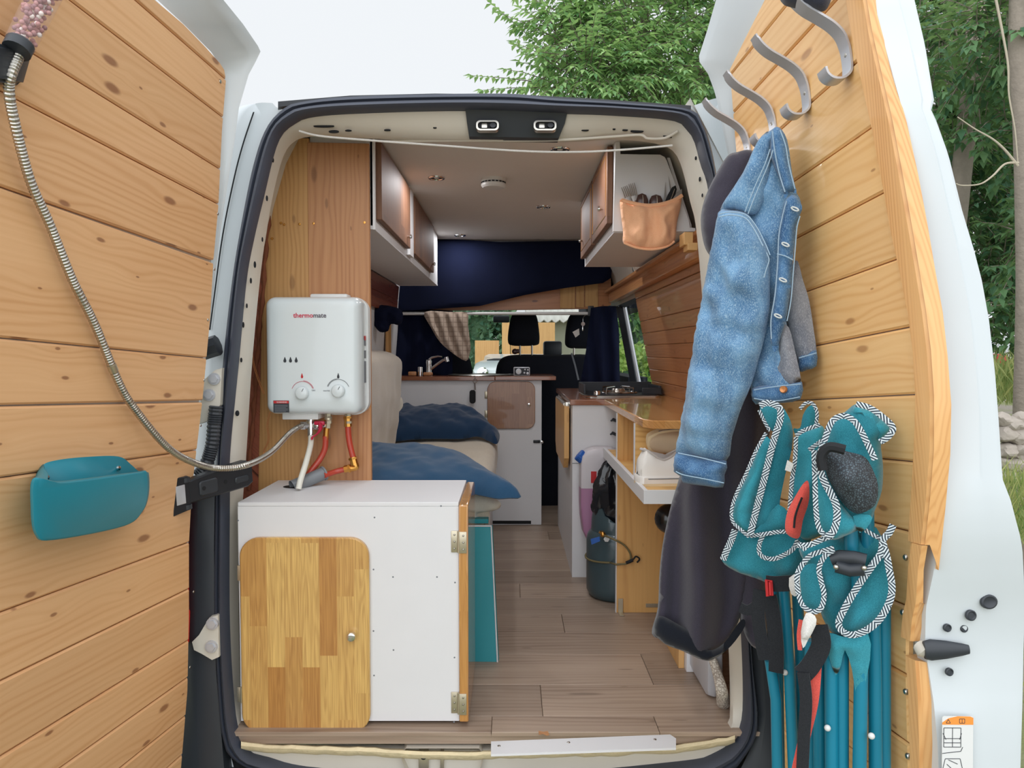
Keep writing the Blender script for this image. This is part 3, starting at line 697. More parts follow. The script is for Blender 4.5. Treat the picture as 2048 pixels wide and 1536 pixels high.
# ---------- cab ----------
wf = thing('wall_front', 'cab end of the van with a crosswise pine board over the opening', 'wall', (0, 2.85, 0), kind='structure')
bt = [at(x, y, 2.84) for x, y in ((770, 520), (1222, 520), (1222, 610), (1195, 617), (1020, 620), (770, 622))]
mb = MB().add(bt + [p + Vector((0, .04, 0)) for p in bt], [[0, 1, 2, 3, 4, 5], [11, 10, 9, 8, 7, 6]] + [[k, 6 + k, 6 + (k + 1) % 6, (k + 1) % 6] for k in range(6)])
obj('header_board', mb, M['pine_cross'], wf, smooth=0, label='pine board across the cab opening')
mb = MB()
for x0, x1, y0, y1 in ((1120, 1150, 555, 617), (1152, 1168, 552, 615), (1170, 1196, 552, 614)):
    p, q = at(x0, y1, 2.835), at(x1, y0, 2.835); mb.box((p.x, 2.825, p.z), (q.x, 2.838, q.z), .001)
obj('board_blocks', mb, M['ochre_board'], wf, smooth=0)
cab = MB()
cab.box((-1.0, 2.86, 1.38), (-.70, 4.9, 1.95)); cab.box((.62, 3.35, 1.40), (1.0, 4.9, 1.95)); cab.box((-1.0, 2.88, 1.46), (.9, 4.2, 1.5)); cab.box((-.9, 2.88, 1.46), (.9, 2.9, 1.82))
cab.box((-1.0, 2.9, 0), (-.84, 4.4, 1.4)); cab.box((.84, 3.32, 0), (.98, 4.5, .9)); cab.box((-.95, 4.3, 0), (.95, 4.8, .84), .05)
obj('cab_lining', cab, M['seat'], wf, smooth=0, label='dark cab lining and dashboard')
mb = MB()
for s in (-1, 1): mb.tube([Vector((s * .92, 4.75, .85)), Vector((s * .80, 4.1, 1.5))], .045, 8)
mb.tube([Vector((-.80, 4.1, 1.5)), Vector((.80, 4.1, 1.5))], .03, 8)
w2 = thing('window_2', 'windscreen beyond the front seats', 'window', (0, 4.7, .85), kind='structure')
obj('window_frame', mb, M['black_plastic'], w2)
obj('pane', MB().loft([[Vector((s * .92, 4.75, .85)), Vector((s * .80, 4.1, 1.5))] for s in (-1, 1)]), M['glass'], w2, smooth=0)
# ---------- the two rear doors, swung open ----------
def doorframe(vp, side, x0, z0, y0, lean):
    d = ray(*vp).normalized(); u = -d                     # along the door, from its hinges to its free edge
    a = Vector((lean, 0, 1)); a = (a - u * a.dot(u)).normalized()
    n = u.cross(a) * (-1 if side == 'L' else 1)
    return frame((x0, y0, z0), -u if side == 'L' else u, a, n), u, a, (u.cross(a) * (-1 if side == 'L' else 1)).normalized()
ML, uL, aL, nL = doorframe((1170, 790), 'L', -.891, .265, -.06, .059)
MR, uR, aR, nR = doorframe((910, 835), 'R', .705, .265, -.06, -.059)
if nL.x < 0: raise ValueError('left door normal')
if nR.x > 0: raise ValueError('right door normal')
def dl(Md, n, px, py, off=0.0):
    o = Md.translation + n * off; p = Md.inverted() @ onp(px, py, o, n); return (p.x, p.y)
def ds(Md, px, py, s):
    """where a sight line meets the plane across the door at distance s from the hinges (local x)"""
    ax = Md.col[0].to_3d(); p = Md.inverted() @ onp(px, py, Md.translation + ax * s, ax); return p
def boards(poly, cuts, th=.012, gap=.0012, cham=.004):
    mb = MB(); lo, hi = min(p[1] for p in poly), max(p[1] for p in poly); cs = [lo - 1] + sorted(cuts) + [hi + 1]
    for a, b in zip(cs, cs[1:]):
        q = clip(clip(poly, 1, a + gap, True), 1, b - gap, False)
        q = [p for i, p in enumerate(q) if (Vector(p) - Vector(q[i - 1])).length > 6e-3]
        if len(q) >= 3: mb.prism(q, 0, th, cham=cham)
    return mb
L = lambda x, y, o=0.0: dl(ML, nL, x, y, o)
R = lambda x, y, o=0.0: dl(MR, nR, x, y, o)

# left door
door_1 = thing('door_1', 'left rear door swung open, its inside boarded in honey pine', 'door', kind='structure', M=ML)
pe = [(303,0),(360,48),(405,94),(432,124),(441,138),(445,160),(441,210),(437,260),(430,410),(420,520),(413,640),(398,800),(386,900),(377,975),(371,1084),(371,1230),(368,1380),(355,1536)]
pl = [L(*p) for p in pe]; k0 = (pl[0][1] - pl[1][1]) / (pl[0][0] - pl[1][0]); x_free = -.86
poly = [(x_free, pl[0][1] + k0 * .5 * (x_free - pl[0][0]))] + pl + [(pl[-1][0], -.55), (x_free, -.55)]
cuts = [L(*p)[1] for p in ((437,233),(427,334),(430,408),(419,525),(397,715),(390,804),(375,901),(371,1084),(371,1177),(371,1279))]
cuts = sorted(cuts); 
while cuts[0] > -.5: cuts.insert(0, cuts[0] - .105)
top = max(p[1] for p in poly)
while cuts[-1] < top: cuts.append(cuts[-1] + .105)
print('left cuts', [round(c, 3) for c in cuts])
obj('boarding', boards(poly, cuts), M['pine_left'], door_1, local=True, smooth=20, label='honey pine boards with dark knots')
obj('panel_back', MB().prism(inset(poly, .004), -.014, -.001), M['cream_metal'], door_1, local=True, smooth=0)
# white shell round the boarding: lip points lie near the hinge plane, standing towards the van
lip = [(447,0,-.17),(486,48,-.06),(516,92,.0),(521,103,.012),(512,122,.012),(497,150,.012),(478,215,.012),(468,290,.012),(452,390,.012),(440,470,.012),(425,600,.012),(413,700,.012),(402,800,.012),(388,930,.01),(378,1040,.008),(373,1300,.006),(362,1536,.006)]
inn = [(318,0),(372,50),(425,104),(440,126),(446,138),(448,150),(444,210),(440,270),(437,350),(434,420),(424,530),(414,650),(400,800),(388,905),(378,1000),(374,1250),(360,1536)]
rows = []
for (ax, ay, s), (bx, by) in zip(lip, inn):
    q = L(bx, by); b = Vector((q[0], q[1], -.004)); e = ds(ML, ax, ay, s)
    rows.append([b, b.lerp(e, .25) + Vector((0, 0, -.004)), b.lerp(e, .72) + Vector((0, 0, -.004)), b.lerp(e, .76), e, e + Vector((.004, .006, -.012)), e + Vector((.01, .01, -.09))])
f_ = rows[0]; rows.insert(0, [p + Vector((-.7, .62, 0)) for p in f_])
rows.append([p + Vector((0, -.6, 0)) for p in rows[-1]])
obj('door_shell', MB().loft(rows), M['white_metal'], door_1, local=True, smooth=35, label='white steel door edge with chipped paint')
sk = MB().box((x_free, -.55, -.13), (-.0, 1.7, -.11)); obj('outer_skin', sk, M['white_metal'], door_1, local=True)
mb = MB()
for k, y in enumerate((430, 540, 640, 760, 850, 960, 1180, 1330)):
    q = L(432 - k * 7 - (y > 600) * 6, y); mb.lathe([(.004, .0125), (.0035, .0135), (1e-6, .0138)], Matrix.Translation((q[0] - .014, q[1], 0)), 10)
q = L(432, 163); mb.lathe([(.005, .0125), (.0045, .0138), (1e-6, .0142)], Matrix.Translation((q[0], q[1], 0)), 10)
obj('panel_screw', mb, M['steel'], door_1, local=True, label='screws along the board edge', kind='stuff')
# check arm between pillar and door
arm = MB(); A0, A1 = rear(490, 952, -.005), at(372, 985, -.14)
dx = (A0 - A1).normalized(); up = Vector((0, 0, 1)); up = (up - dx * up.dot(dx)).normalized(); nn = dx.cross(up)
Ma = frame(A1, dx, up, -nn if nn.y > 0 else nn); l_ = (A0 - A1).length
prof = [(0, -.03), (0, .03), (l_ * .1, .034), (l_ * .5, .042), (l_, .046), (l_ + .02, .03), (l_ + .02, -.02), (l_, -.03), (l_ * .5, -.03)]
arm.prism(prof, -.012, .012, Ma, cham=.004)
ck = obj('check_arm', arm, M['black_metal'], door_1, smooth=30, label='black steel check arm from pillar to door')
obj('arm_rib', MB().prism(rrect(l_ * .16, -.018, l_ * .46, .022, .008), .012, .016, Ma, cham=.003).prism(rrect(l_ * .76, -.012, l_ * 1.0, .006, .006), .012, .016, Ma, cham=.003), M['black_plastic'], ck, smooth=30)
mb = MB()
for t in (.22, .6): mb.cyl(Ma @ Vector((l_ * t, .002, .0)), Ma @ Vector((l_ * t, .002, .0165 if t < .3 else .0126)), .006, 14)
obj('rivet', mb, M['hole'], ck)
br = MB(); c = at(357, 985, -.16)
br.prism([(-.035, -.05), (.022, -.044), (.022, .044), (-.035, .05)], -.006, .010, Ma @ Matrix.Translation((-.02, 0, .004)), cham=.002)
obj('door_bracket', br, M['black_metal'], ck, smooth=0, label='black bracket let into the boards')
pb = MB()
for yy in (-.036, .036): pb.cyl(Ma @ Vector((-.005, yy - .006, .006)), Ma @ Vector((-.005, yy + .006, .006)), .013, 14)
pb.cyl(Ma @ Vector((-.005, -.045, .006)), Ma @ Vector((-.005, .045, .006)), .007, 12)
obj('pivot_pin', pb, M['black_plastic'], ck)
obj('bracket_plate', MB().box((-.042, -.024, .013), (-.014, .026, .0155), .001, Ma), M['alu'], ck)

# right door
door_2 = thing('door_2', 'right rear door swung open, its inside boarded in golden pine', 'door', kind='structure', M=MR)
edge = [(1712,0),(1730,100),(1757,220),(1788,379),(1814,514),(1834,600),(1848,700),(1853,788),(1849,924),(1838,1063),(1827,1211),(1826,1350),(1829,1487),(1830,1536)]
er = [R(*p) for p in edge]
tl = [R(1537, 0), R(1500, 72), R(1467, 138)]
k0 = (tl[0][1] - tl[2][1]) / (tl[0][0] - tl[2][0])
x0 = tl[2][0]
poly = [(x0, -.6), (er[-1][0], -.6)] + er[::-1] + [(er[0][0] - .1, tl[0][1] + k0 * (er[0][0] - .1 - tl[0][0]))] + tl
if poly[-4][1] < er[0][1]: poly[-4] = (poly[-4][0], er[0][1] + .05)
cuts = [R(*p)[1] for p in ((1639,47),(1730,118),(1759,250),(1788,379),(1814,514),(1850,788),(1848,924),(1832,1063),(1823,1211),(1826,1350),(1829,1487))]
cuts.append(R(1848, 650)[1]); cuts = sorted(cuts)
while cuts[0] > -.55: cuts.insert(0, cuts[0] - .105)
top = max(p[1] for p in poly)
while cuts[-1] < top: cuts.append(cuts[-1] + .105)
print('right cuts', [round(c, 3) for c in cuts])
obj('boarding', boards(poly, cuts), M['pine_right'], door_2, local=True, smooth=20, label='golden pine boards with deep grooves')
obj('panel_back', MB().prism(inset(poly, .004), -.014, -.001), M['cream_metal'], door_2, local=True, smooth=0)
# edging: a lath on the face and a lipping down the side
tin = [(1732,0),(1742,60),(1760,140),(1783,240),(1802,340),(1820,440),(1837,540),(1850,620),(1860,700),(1866,790),(1866,900),(1858,1000),(1848,1090)]
tout = [(1745,0),(1763,66),(1786,150),(1812,245),(1835,350),(1854,452),(1868,535),(1884,625),(1894,715),(1901,810),(1899,910),(1890,1010),(1876,1140)]
lath = MB(); side = MB(); rl, rs = [], []
for k, ((ax, ay), (bx, by)) in enumerate(zip(tin, tout)):
    c = R(ax, ay, .02); s = c[0]; p = Vector((c[0], c[1], .02)); ex = R(edge[0][0], edge[0][1])
    e = spline(er, 12); q = min(e, key=lambda v: abs(v[1] - c[1])); i0 = Vector((q[0] - .004, c[1], .0))
    rl.append([i0, i0 + Vector((0, 0, .018)), i0 + Vector((.006, 0, .022)), p + Vector((-.006, 0, .002)), p + Vector((0, 0, -.004)), p + Vector((0, 0, -.02))])
    o = ds(MR, bx, by, s + .002); rs.append([p + Vector((.001, 0, -.001)), p + Vector((.004, 0, -.008)), Vector((o.x + .002, o.y, o.z)), Vector((o.x - .01, o.y, o.z - .002))])
ez = [r[-2].z for r in rs]; print('edge n', [round(v, 3) for v in ez])
for lst in (rl, rs):
    f0, f1 = lst[0], lst[1]; lst.insert(0, [a + (a - b) * 6 for a, b in zip(f0, f1)])
obj('edge_lath', lath.loft(rl), M['pine_edge'], door_2, local=True, smooth=25, label='pine lath along the free edge of the boards')
obj('edge_lipping', side.loft(rs), M['pine_edge'], door_2, local=True, smooth=30, label='pine lipping covering the side of the panel')
# lower lath in two lengths with the lever notch between
for (tops, bots, outs) in ((((1846,1092),(1880,1140)), None, None),):
    pass
def lath2(inn, out, sgap=.002):
    a, b = [], []
    for (ax, ay), (bx, by) in zip(inn, out):
        c = R(ax, ay, .022); p = Vector((c[0], c[1], .022)); i0 = p + Vector((-.034, 0, 0))
        o = ds(MR, bx, by, p.x + sgap)
        a.append([i0 + Vector((0, 0, -.022)), i0, i0 + Vector((.004, 0, .003)), p + Vector((-.003, 0, .002)), p + Vector((0, 0, -.003)), Vector((p.x + .001, o.y, o.z)), Vector((p.x - .02, o.y, o.z))])
    mb = MB().loft(a); n = len(a[0]); mb.add(a[0] + a[-1], [list(range(n)), list(range(n, 2 * n))[::-1]]); return mb
obj('edge_lath', lath2([(1848,1092),(1840,1140),(1836,1205),(1828,1240),(1824,1283)], [(1856,1092),(1848,1140),(1847,1207),(1864,1212),(1861,1281)]), M['pine_edge'], door_2, local=True, smooth=25, label='pine edging above the door lever')
obj('edge_lath', lath2([(1834,1322),(1840,1400),(1842,1480),(1843,1560)], [(1866,1327),(1874,1400),(1879,1480),(1880,1560)]), M['pine_edge'], door_2, local=True, smooth=25, label='pine edging below the door lever')
# white free edge of the door
win = [(1743,0),(1763,66),(1786,150),(1812,245),(1835,350),(1854,452),(1866,540),(1882,630),(1891,720),(1898,820),(1894,910),(1886,1000),(1876,1080),(1866,1150),(1852,1215),(1850,1290),(1856,1330),(1868,1410),(1876,1500),(1878,1570)]
wout = [(1829,0),(1850,90),(1868,200),(1862,222),(1872,240),(1897,310),(1924,420),(1948,500),(1964,562),(1978,640),(1990,745),(1998,850),(2005,958),(2022,1002),(2033,1045),(2040,1070),(2045,1100),(2048,1160),(2049,1230),(2047,1300),(2045,1400),(2042,1500),(2040,1570)]
def xat(pl, y):
    for (a, b), (c, d) in zip(pl, pl[1:]):
        if b <= y <= d: return a + (c - a) * (y - b) / (d - b)
    return pl[-1][0]
def shell_s(y): return min(max(R(xat(win, y), y, 0)[0] + .004, .60), .80)
rows = []
for y in list(range(0, 1000, 20)) + list(range(1000, 1571, 15)):
    sv = [shell_s(min(max(y + d, 0), 1570)) for d in (-90, -45, 0, 45, 90)]; s0 = sum(sv) / 5
    ax, bx = xat(win, y), xat(wout, y)
    a = ds(MR, ax, y, s0); b = ds(MR, bx, y, s0 + .012)
    rows.append([a + Vector((-.03, 0, .0)), a, a.lerp(b, .3) + Vector((.004, 0, 0)), a.lerp(b, .55) + Vector((.008, 0, 0)), a.lerp(b, .64) + Vector((.004, 0, 0)), a.lerp(b, .9) + Vector((.004, 0, 0)), b, b + Vector((-.01, 0, -.004)), b + Vector((-.06, 0, -.004))])
rows.insert(0, [p + Vector((-.12, .3, 0)) for p in rows[0]])
shell = obj('door_shell', MB().loft(rows), M['white_metal'], door_2, local=True, smooth=35, label='white steel free edge of the door')
# lip towards the hinges
lip = [(1432,0,-.0),(1414,62,-.0),(1398,112,-.0),(1399,124,-.0),(1416,148,-.0),(1428,180,-.0),(1436,210,0),(1446,260,-.0),(1460,330,-.0),(1474,420,-.0),(1490,560,-.0)]
inn = [(1539,0),(1500,70),(1470,130),(1466,140),(1464,152),(1464,180),(1465,215),(1468,260),(1474,310),(1485,420),(1500,560)]
rows = []
for (ax, ay, s), (bx, by) in zip(lip, inn):
    q = R(bx, by); b = Vector((q[0], q[1], -.004)); e = ds(MR, ax, ay, s + (.10 if ay < 10 else .04 if ay < 70 else .0))
    rows.append([b, b.lerp(e, .25) + Vector((0, 0, -.004)), b.lerp(e, .55) + Vector((0, 0, -.004)), b.lerp(e, .8), b.lerp(e, .84), e, e + Vector((-.004, .006, -.012)), e + Vector((-.01, .01, -.09))])
rows.insert(0, [p + Vector((.5, .45, 0)) for p in rows[0]]); rows.append([p + Vector((0, -1.4, 0)) for p in rows[-1]])
obj('door_shell', MB().loft(rows), M['white_metal'], door_2, local=True, smooth=35, label='white steel hinge edge of the door')
obj('outer_skin', MB().box((0, -.55, -.07), (.62, 1.55, -.05)), M['white_metal'], door_2, local=True)
# fittings on the white edge
def on_edge(px, py, s=.735): return ds(MR, px, py, s)
for px, py, r, rr in ((1976,1203,.0125,1.2),(1940,1230,.0095,1),(1893,1255,.007,1),(1926,1256,.007,1),(1897,1343,.007,1)):
    c = on_edge(px, py, shell_s(py) + (.013 if px < 1930 else .021))
    g = MB().lathe([(r * 1.02, .0), (r, .004), (r * .8, .005), (r * .6, .003), (1e-6, .003)], Matrix.Translation(c) @ Matrix.Rotation(PI / 2, 4, 'Y') @ Matrix.Diagonal((rr, 1, 1, 1)), 20)
    obj('blanking_plug', g, M['black_plastic'], door_2, local=True)
c0, c1 = on_edge(1848, 1300, shell_s(1300) + .012), on_edge(1938, 1299, shell_s(1300) + .03)
lv = MB().tube([c0, c0.lerp(c1, .15), c0.lerp(c1, .5), c0.lerp(c1, .85), c1], [.016, .019, .016, .011, .008], 12, flat=.6)
obj('door_lever', lv, M['black_plastic'], door_2, local=True, label='black door lever')
obj('lever_boss', MB().tube([on_edge(1838, 1290, shell_s(1300) - .006), on_edge(1848, 1300, shell_s(1300) + .004), on_edge(1856, 1308, shell_s(1300) + .004)], [.012, .016, .010], 10), M['cream_metal'], door_2, local=True, label='scraped hole round the lever')
sl0 = shell_s(1490) + .012; o = on_edge(1880, 1536, sl0); o2 = on_edge(1942, 1536, sl0); ox = (o2 - o).normalized(); oz = Vector((1, 0, 0)); oy = oz.cross(ox).normalized()
if oy.y < 0: oy = -oy
Ms = frame(o + Vector((.0045, 0, 0)), ox, oy, ox.cross(oy))
if (Ms.col[2].to_3d()).x < 0: Ms = frame(o + Vector((.0045, 0, 0)), ox, oy, oz)
lw_ = (o2 - o).length; lh = (on_edge(1900, 1430, sl0) - on_edge(1900, 1536, sl0)).length
stk = obj('warning_label', MB().prism(rrect(0, -lh, lw_, lh, .004), 0, .0006, Ms), M['white_plastic'], door_2, local=True, label='white warning label with orange header')
obj('label_header', MB().prism([(0, lh * .84), (lw_, lh * .84), (lw_, lh * .97), (lw_ * .9, lh * .995), (lw_ * .5, lh * 1.0), (lw_ * .2, lh * .96), (0, lh * .88)], .0006, .001, Ms), M['orange_print'], stk, local=True)
mb = MB()
def ln(a, b, w=.0011): 
    a, b = Vector((a[0] * lw_, a[1] * lh, 0)), Vector((b[0] * lw_, b[1] * lh, 0)); d = (b - a).normalized(); t = Vector((-d.y, d.x, 0)) * w / 2
    mb.add([Ms @ (p + Vector((0, 0, .0011))) for p in (a - t, b - t, b + t, a + t)], [[0, 1, 2, 3]])
for a, b in (((.05,.42),(.05,.78)),((.05,.78),(.6,.78)),((.6,.78),(.6,.42)),((.05,.42),(.6,.42)),((.33,.42),(.33,.78)),((.05,.5),(.6,.5)),((.05,.58),(.6,.58)),((.0,.3),(.6,.34)),((.6,.34),(.66,.42)),((.1,.2),(.58,.2)),((.1,.2),(.02,0)),((.58,.2),(.66,0)),((.2,.18),(.5,.1)),((.15,.1),(.3,.02)),((.02,.68),(.12,.56)),((.62,.68),(.56,.56)),((.55,.87),(.55,.95)),((.55,.95),(.72,.95)),((.72,.95),(.72,.87)),((.55,.87),(.72,.87)),((.635,.87),(.635,.94)),((.12,.87),(.19,.94)),((.19,.94),(.26,.87)),((.12,.87),(.26,.87))): ln(a, b)
obj('label_print', mb, M['ink'], stk, local=True, smooth=0)
mb = MB()
for px, py in ((1820,1117),(1814,1228),(1820,1388),(1824,1518)):
    q = R(px, py, .012); mb.lathe([(.006, .0), (.006, .0135), (.004, .016), (1e-6, .0165)], Matrix.Translation((q[0] - .012, q[1], 0)), 10)
obj('panel_screw', mb, M['steel'], door_2, local=True, label='screws beside the edging', kind='stuff')
# ---------- left side: partition boards, water heater and its pipes, corner cupboard, door fittings ----------
YB = .40
xl = at(508, 600, YB).x; xm = at(617, 600, YB).x; xr = at(740, 600, YB).x
pa = thing('partition', 'two upright pine boards closing off the left corner behind the water heater', 'partition', ((xl + xr) / 2, YB, 0))
zt = at(680, 287, YB).z
mb = MB().prism([(xl - .05, 0), (xm - .001, 0)] + pxpoly([(616.5, 276), (586, 276), (574, 300), (556, 372), (545, 420), (530, 500), (519, 560), (506, 640), (495, 760), (486, 900)], YB), 0, .018, frontal(YB + .018), cham=.002)
obj('board', mb, M['pine_up'], pa, smooth=20, label='narrower yellow pine board beside the door pillar')
obj('board', MB().prism([(xm + .001, 0), (xr, 0), (xr, zt), (xm + .001, zt + .004)], 0, .02, frontal(YB + .018), cham=.002), M['pine_red'], pa, smooth=20, label='wider brown pine board with curved grain')
mb = MB()
for px, py in ((562,446),(568,449),(627,447),(729,445),(544,477),(599,448)):
    c = at(px, py, YB - .002); mb.lathe([(.0045, 0), (.004, .0012), (1e-6, .0016)], facing(c, (0, -1, 0)), 10)
obj('screw', mb, M['brass'], pa, kind='stuff')
rr = []
for k in range(40):
    z = .62 + k * .026; x = at(524 - (1.078 - z) * 30, 600, YB - .01).x
    rr.append(at(524 - (1.25 - z) * 46 + fbm(z * 9, 4) * 5, 705 - (z - 1.078) * 600, YB - .012))
obj('sealant_edge', MB().tube(rr, lambda i: .007 + .003 * math.sin(i * 1.9), 6), M['rust'], pa, label='rusty brown sealant along the board')
obj('gap_filler', MB().prism(pxpoly([(486, 1000), (516, 1000), (524, 600), (530, 500), (519, 540), (500, 720)], YB - .008), 0, .004, frontal(YB - .006)), WOODRED, pa, smooth=0)

# water heater
YH = .255
def hp(px, py, y=YH): return at(px, py, y)
hx0, hx1 = hp(527, 700).x, hp(719, 700).x; hz0, hz1 = hp(600, 830).z, hp(600, 592).z
he = thing('water_heater', 'white gas water heater with two dials, fixed to the boards above the corner cupboard', 'water heater', ((hx0 + hx1) / 2, .33, hz0))
mb = MB(); n = 40
def rr3(x0, z0, x1, z1, r, y): return [Vector((p[0], y, p[1])) for p in rrect(x0, z0, x1, z1, r, 8)]
ring = []
for ins, y in ((0, .365), (0, .30), (.004, .275), (.012, .262), (.024, YH + .001), (.05, YH)):
    ring.append(rr3(hx0 + ins, hz0 + ins, hx1 - ins, hz1 - ins, max(.028 - ins * .3, .008), y))
mb.loft(ring, close_u=True); b = len(mb.v); k = len(ring[0]); mb.f.append([b - k + i for i in range(k)])
cov = obj('cover', mb, M['white_gloss'], he, smooth=60, label='white enamelled front cover')
mb = MB(); e = .008
mb.loft([rr3(hx0 + .07, hz0 - e, hx1 + e, hz1 + .004, .045, y) for y in (.398, .36)], close_u=True)
a = rr3(hx0 + .07, hz0 - e, hx1 + e, hz1 + .004, .045, .36); mb.add(a, [list(range(len(a)))])
mb.box((hp(626, 590, .37).x, .33, hz1 - .02), (hp(700, 590, .37).x, .39, hz1 + .013), .006); mb.box((hx0 + .045, .29, hz0 - .018), (hx0 + .16, .38, hz0 + .02), .003)
obj('back_plate', mb, M['white_plastic'], he, smooth=40)
mb = MB(); xx = hx1 + .0015
for z0, z1 in ((1.10, 1.13), (1.06, 1.085), (.98, 1.05)): mb.box((hx1 - .002, .325, z0), (xx, .352, z1))
sl = obj('rating_label', mb, M['ink_grey'], he, smooth=0, label='printed rating label on the side'); obj('label_mark', MB().box((hx1, .325, 1.118), (xx + .0004, .352, 1.132)), M['red'], sl, smooth=0)
def fm(px, py, off=.0006): return Matrix.Translation(hp(px, py, YH - off)) @ Matrix.Rotation(PI / 2, 4, 'X')
RED_T = flat('crimson print', S(196, 44, 74), .4); GREY_T = flat('slate print', S(88, 80, 92), .4)
text('brand_lettering', 'thermo', .0205, fm(626.3, 635), RED_T, he, align='RIGHT', bold=.0004)
text('brand_lettering', 'mate', .0205, fm(626.3, 635), GREY_T, he, align='LEFT', bold=.0004)
drop = spline([(0, .0095), (.0028, .003), (.0046, -.002), (.0035, -.0062), (0, -.0078), (-.0035, -.0062), (-.0046, -.002), (-.0028, .003)], 5, True)
mb = MB()
for px in (569.8, 581, 592.4): mb.prism(drop, 0, .0006, fm(px, 720))
obj('drop_mark', mb, M['ink'], he, smooth=0, label='three dark drop marks')
for kx, ky, word, wx, ax in ((605, 786, 'GAS', 627, 1), (677, 782, 'WATER', 653, -1)):
    c = fm(kx, ky)
    kn = obj('dial', MB().lathe([(.021, 0), (.0205, .012), (.0185, .017), (.015, .0185), (1e-6, .019)], c, 28), M['white_gloss'], he, smooth=50, label='white dial')
    obj('dial_mark', MB().prism([(-.001, .006), (.001, .006), (.001, .017), (-.001, .017)], .0188, .0195, c @ Matrix.Rotation(-.5, 4, 'Z')), M['ink_grey'], kn, smooth=0)
    mb = MB()
    for r0, q0, q1 in ((.0345, 20, 160), (.037, 20 if ax > 0 else 95, 85 if ax > 0 else 160)):
        P = [c @ Vector((r0 * math.cos(math.radians(q)), .002 + r0 * math.sin(math.radians(q)), .0006)) for q in range(q0, q1 + 1, 5)]
        mb.tube(P, .0006, 4)
    obj('dial_scale', mb, RED_T if ax > 0 else M['ink'], he, label='curved scale over the dial')
    text('dial_lettering', word, .0062, fm(wx, 782 if ax > 0 else 783), M['ink_grey'], he)
    ic = MB().prism([(p[0] * .8, p[1] * (1 if ax < 0 else .9)) for p in drop], 0, .0006, fm(604 if ax > 0 else 676.5, 752)); obj('dial_icon', ic, M['red'] if ax > 0 else M['ink'], he, smooth=0)
p0, p1 = hp(547, 825, YH - .0004), hp(578, 801, YH - .0004)
w_ = obj('warning_sticker', MB().box((p0.x, YH - .0008, p0.z), (p1.x, YH + .0005, p1.z)), M['ink'], he, smooth=0, label='black warning sticker with a red header')
obj('sticker_header', MB().box((p0.x + .001, YH - .0012, p1.z - .009), (p1.x - .001, YH, p1.z - .001)), M['red'], w_, smooth=0)
text('sticker_lettering', 'WARNING', .0068, Matrix.Translation(((p0.x + p1.x) / 2 + .002, YH - .0014, p1.z - .0075)) @ Matrix.Rotation(PI / 2, 4, 'X'), M['white_plastic'], w_)
mb = MB()
for k in range(6): mb.box((p0.x + .004, YH - .0011, p0.z + .003 + k * .0038), (p1.x - .004 - .006 * (k % 3 == 0), YH, p0.z + .0044 + k * .0038))
obj('sticker_lines', mb, M['ink_grey'], w_, smooth=0)
YP = .335
for px, py in ((620, 832), (656, 832), (696, 832)):
    mb = MB(); c = at(px, py, YP); obj('pipe_union', mb.cyl(c + Vector((0, 0, .03)), c + Vector((0, 0, -.018)), .011, 6).cyl(c + Vector((0, 0, -.016)), c + Vector((0, 0, -.024)), .0135, 6), M['zinc'], he, smooth=20)

# ball valve
bv = thing('ball_valve', 'small chrome ball valve with a raspberry red lever under the heater', 'valve', at(632, 860, YP))
c = at(622, 851, YP); mb = MB().cyl(c + Vector((-.03, 0, 0)), c + Vector((.05, 0, .002)), .011, 12).cyl(c + Vector((-.032, 0, 0)), c + Vector((-.016, 0, 0)), .0145, 6).cyl(c + Vector((0, 0, .026)), c + Vector((0, 0, -.035)), .0125, 12).ell(c + Vector((.022, 0, 0)), (.016, .016, .016))
obj('valve_body', mb, M['chrome'], bv)
lv = pxline([(640, 845), (641, 857), (634, 868), (625, 874), (624, 879)], YP - .025, 4)
mb = MB().tube(lv, [.009 + .004 * math.sin(i * .5) if i < 12 else .007 for i in range(len(lv))], 10, flat=.5).box(at(628, 850, YP - .022) - Vector((0, .004, 0)), at(649, 842, YP - .022) + Vector((0, .01, 0)), .004)
obj('lever', mb, M['red_lever'], bv, label='raspberry red lever')
def pipe(name, label, cat, pts, r, mat, Y=YP):
    t = obj(name, MB().tube(pxline(pts, Y, 8), r, 12), mat, None); return tag(t, label, cat)
wh = pipe('water_hose', 'white plastic hose from the ball valve down through the cupboard top', 'hose', [(622, 868, .335), (621, 890, .31), (612, 925, .25), (601, 960, .215), (597, 978, .205)], .0092, M['white_hose'])
def brass_end(p, q, parent, r=.0125):
    d = (q - p).normalized(); return obj('brass_fitting', MB().cyl(p, q, r, 8).cyl(p + d * .002, p + d * .008, r * 1.18, 6), M['brass'], parent, smooth=25)
rp = thing('gas_pipe', 'red rubber pipe curving behind the white hose under the heater', 'pipe', at(640, 900, YP))
obj('pipe_run', MB().tube(pxline([(651, 872, .335), (650, 896, .335), (640, 918, .33), (622, 942, .31), (606, 968, .27)], YP, 8), .0098, 12), M['red_pipe'], rp)
brass_end(at(654, 838, YP), at(651, 880, YP), rp, .0095); obj('elbow', MB().cyl(at(656, 836, YP), at(655, 856, YP), .011, 6).ell(at(657, 838, YP), (.013,) * 3), M['zinc'], rp)
rq = thing('hot_water_pipe', 'red pipe with brass fittings and an elbow at the right under the heater', 'pipe', at(700, 900, YP))
obj('pipe_run', MB().tube(pxline([(696, 852), (697, 870), (700, 890), (707, 918)], YP, 6), .0098, 12), M['red_pipe'], rq)
obj('pipe_run', MB().tube(pxline([(692, 938, .335), (672, 943, .33), (648, 951, .30)], YP, 6), .0092, 12), M['red_pipe'], rq)
brass_end(at(695, 832, YP), at(696, 853, YP), rq); brass_end(at(705, 914, YP), at(709, 930, YP), rq); brass_end(at(702, 936, YP), at(689, 939, YP), rq)
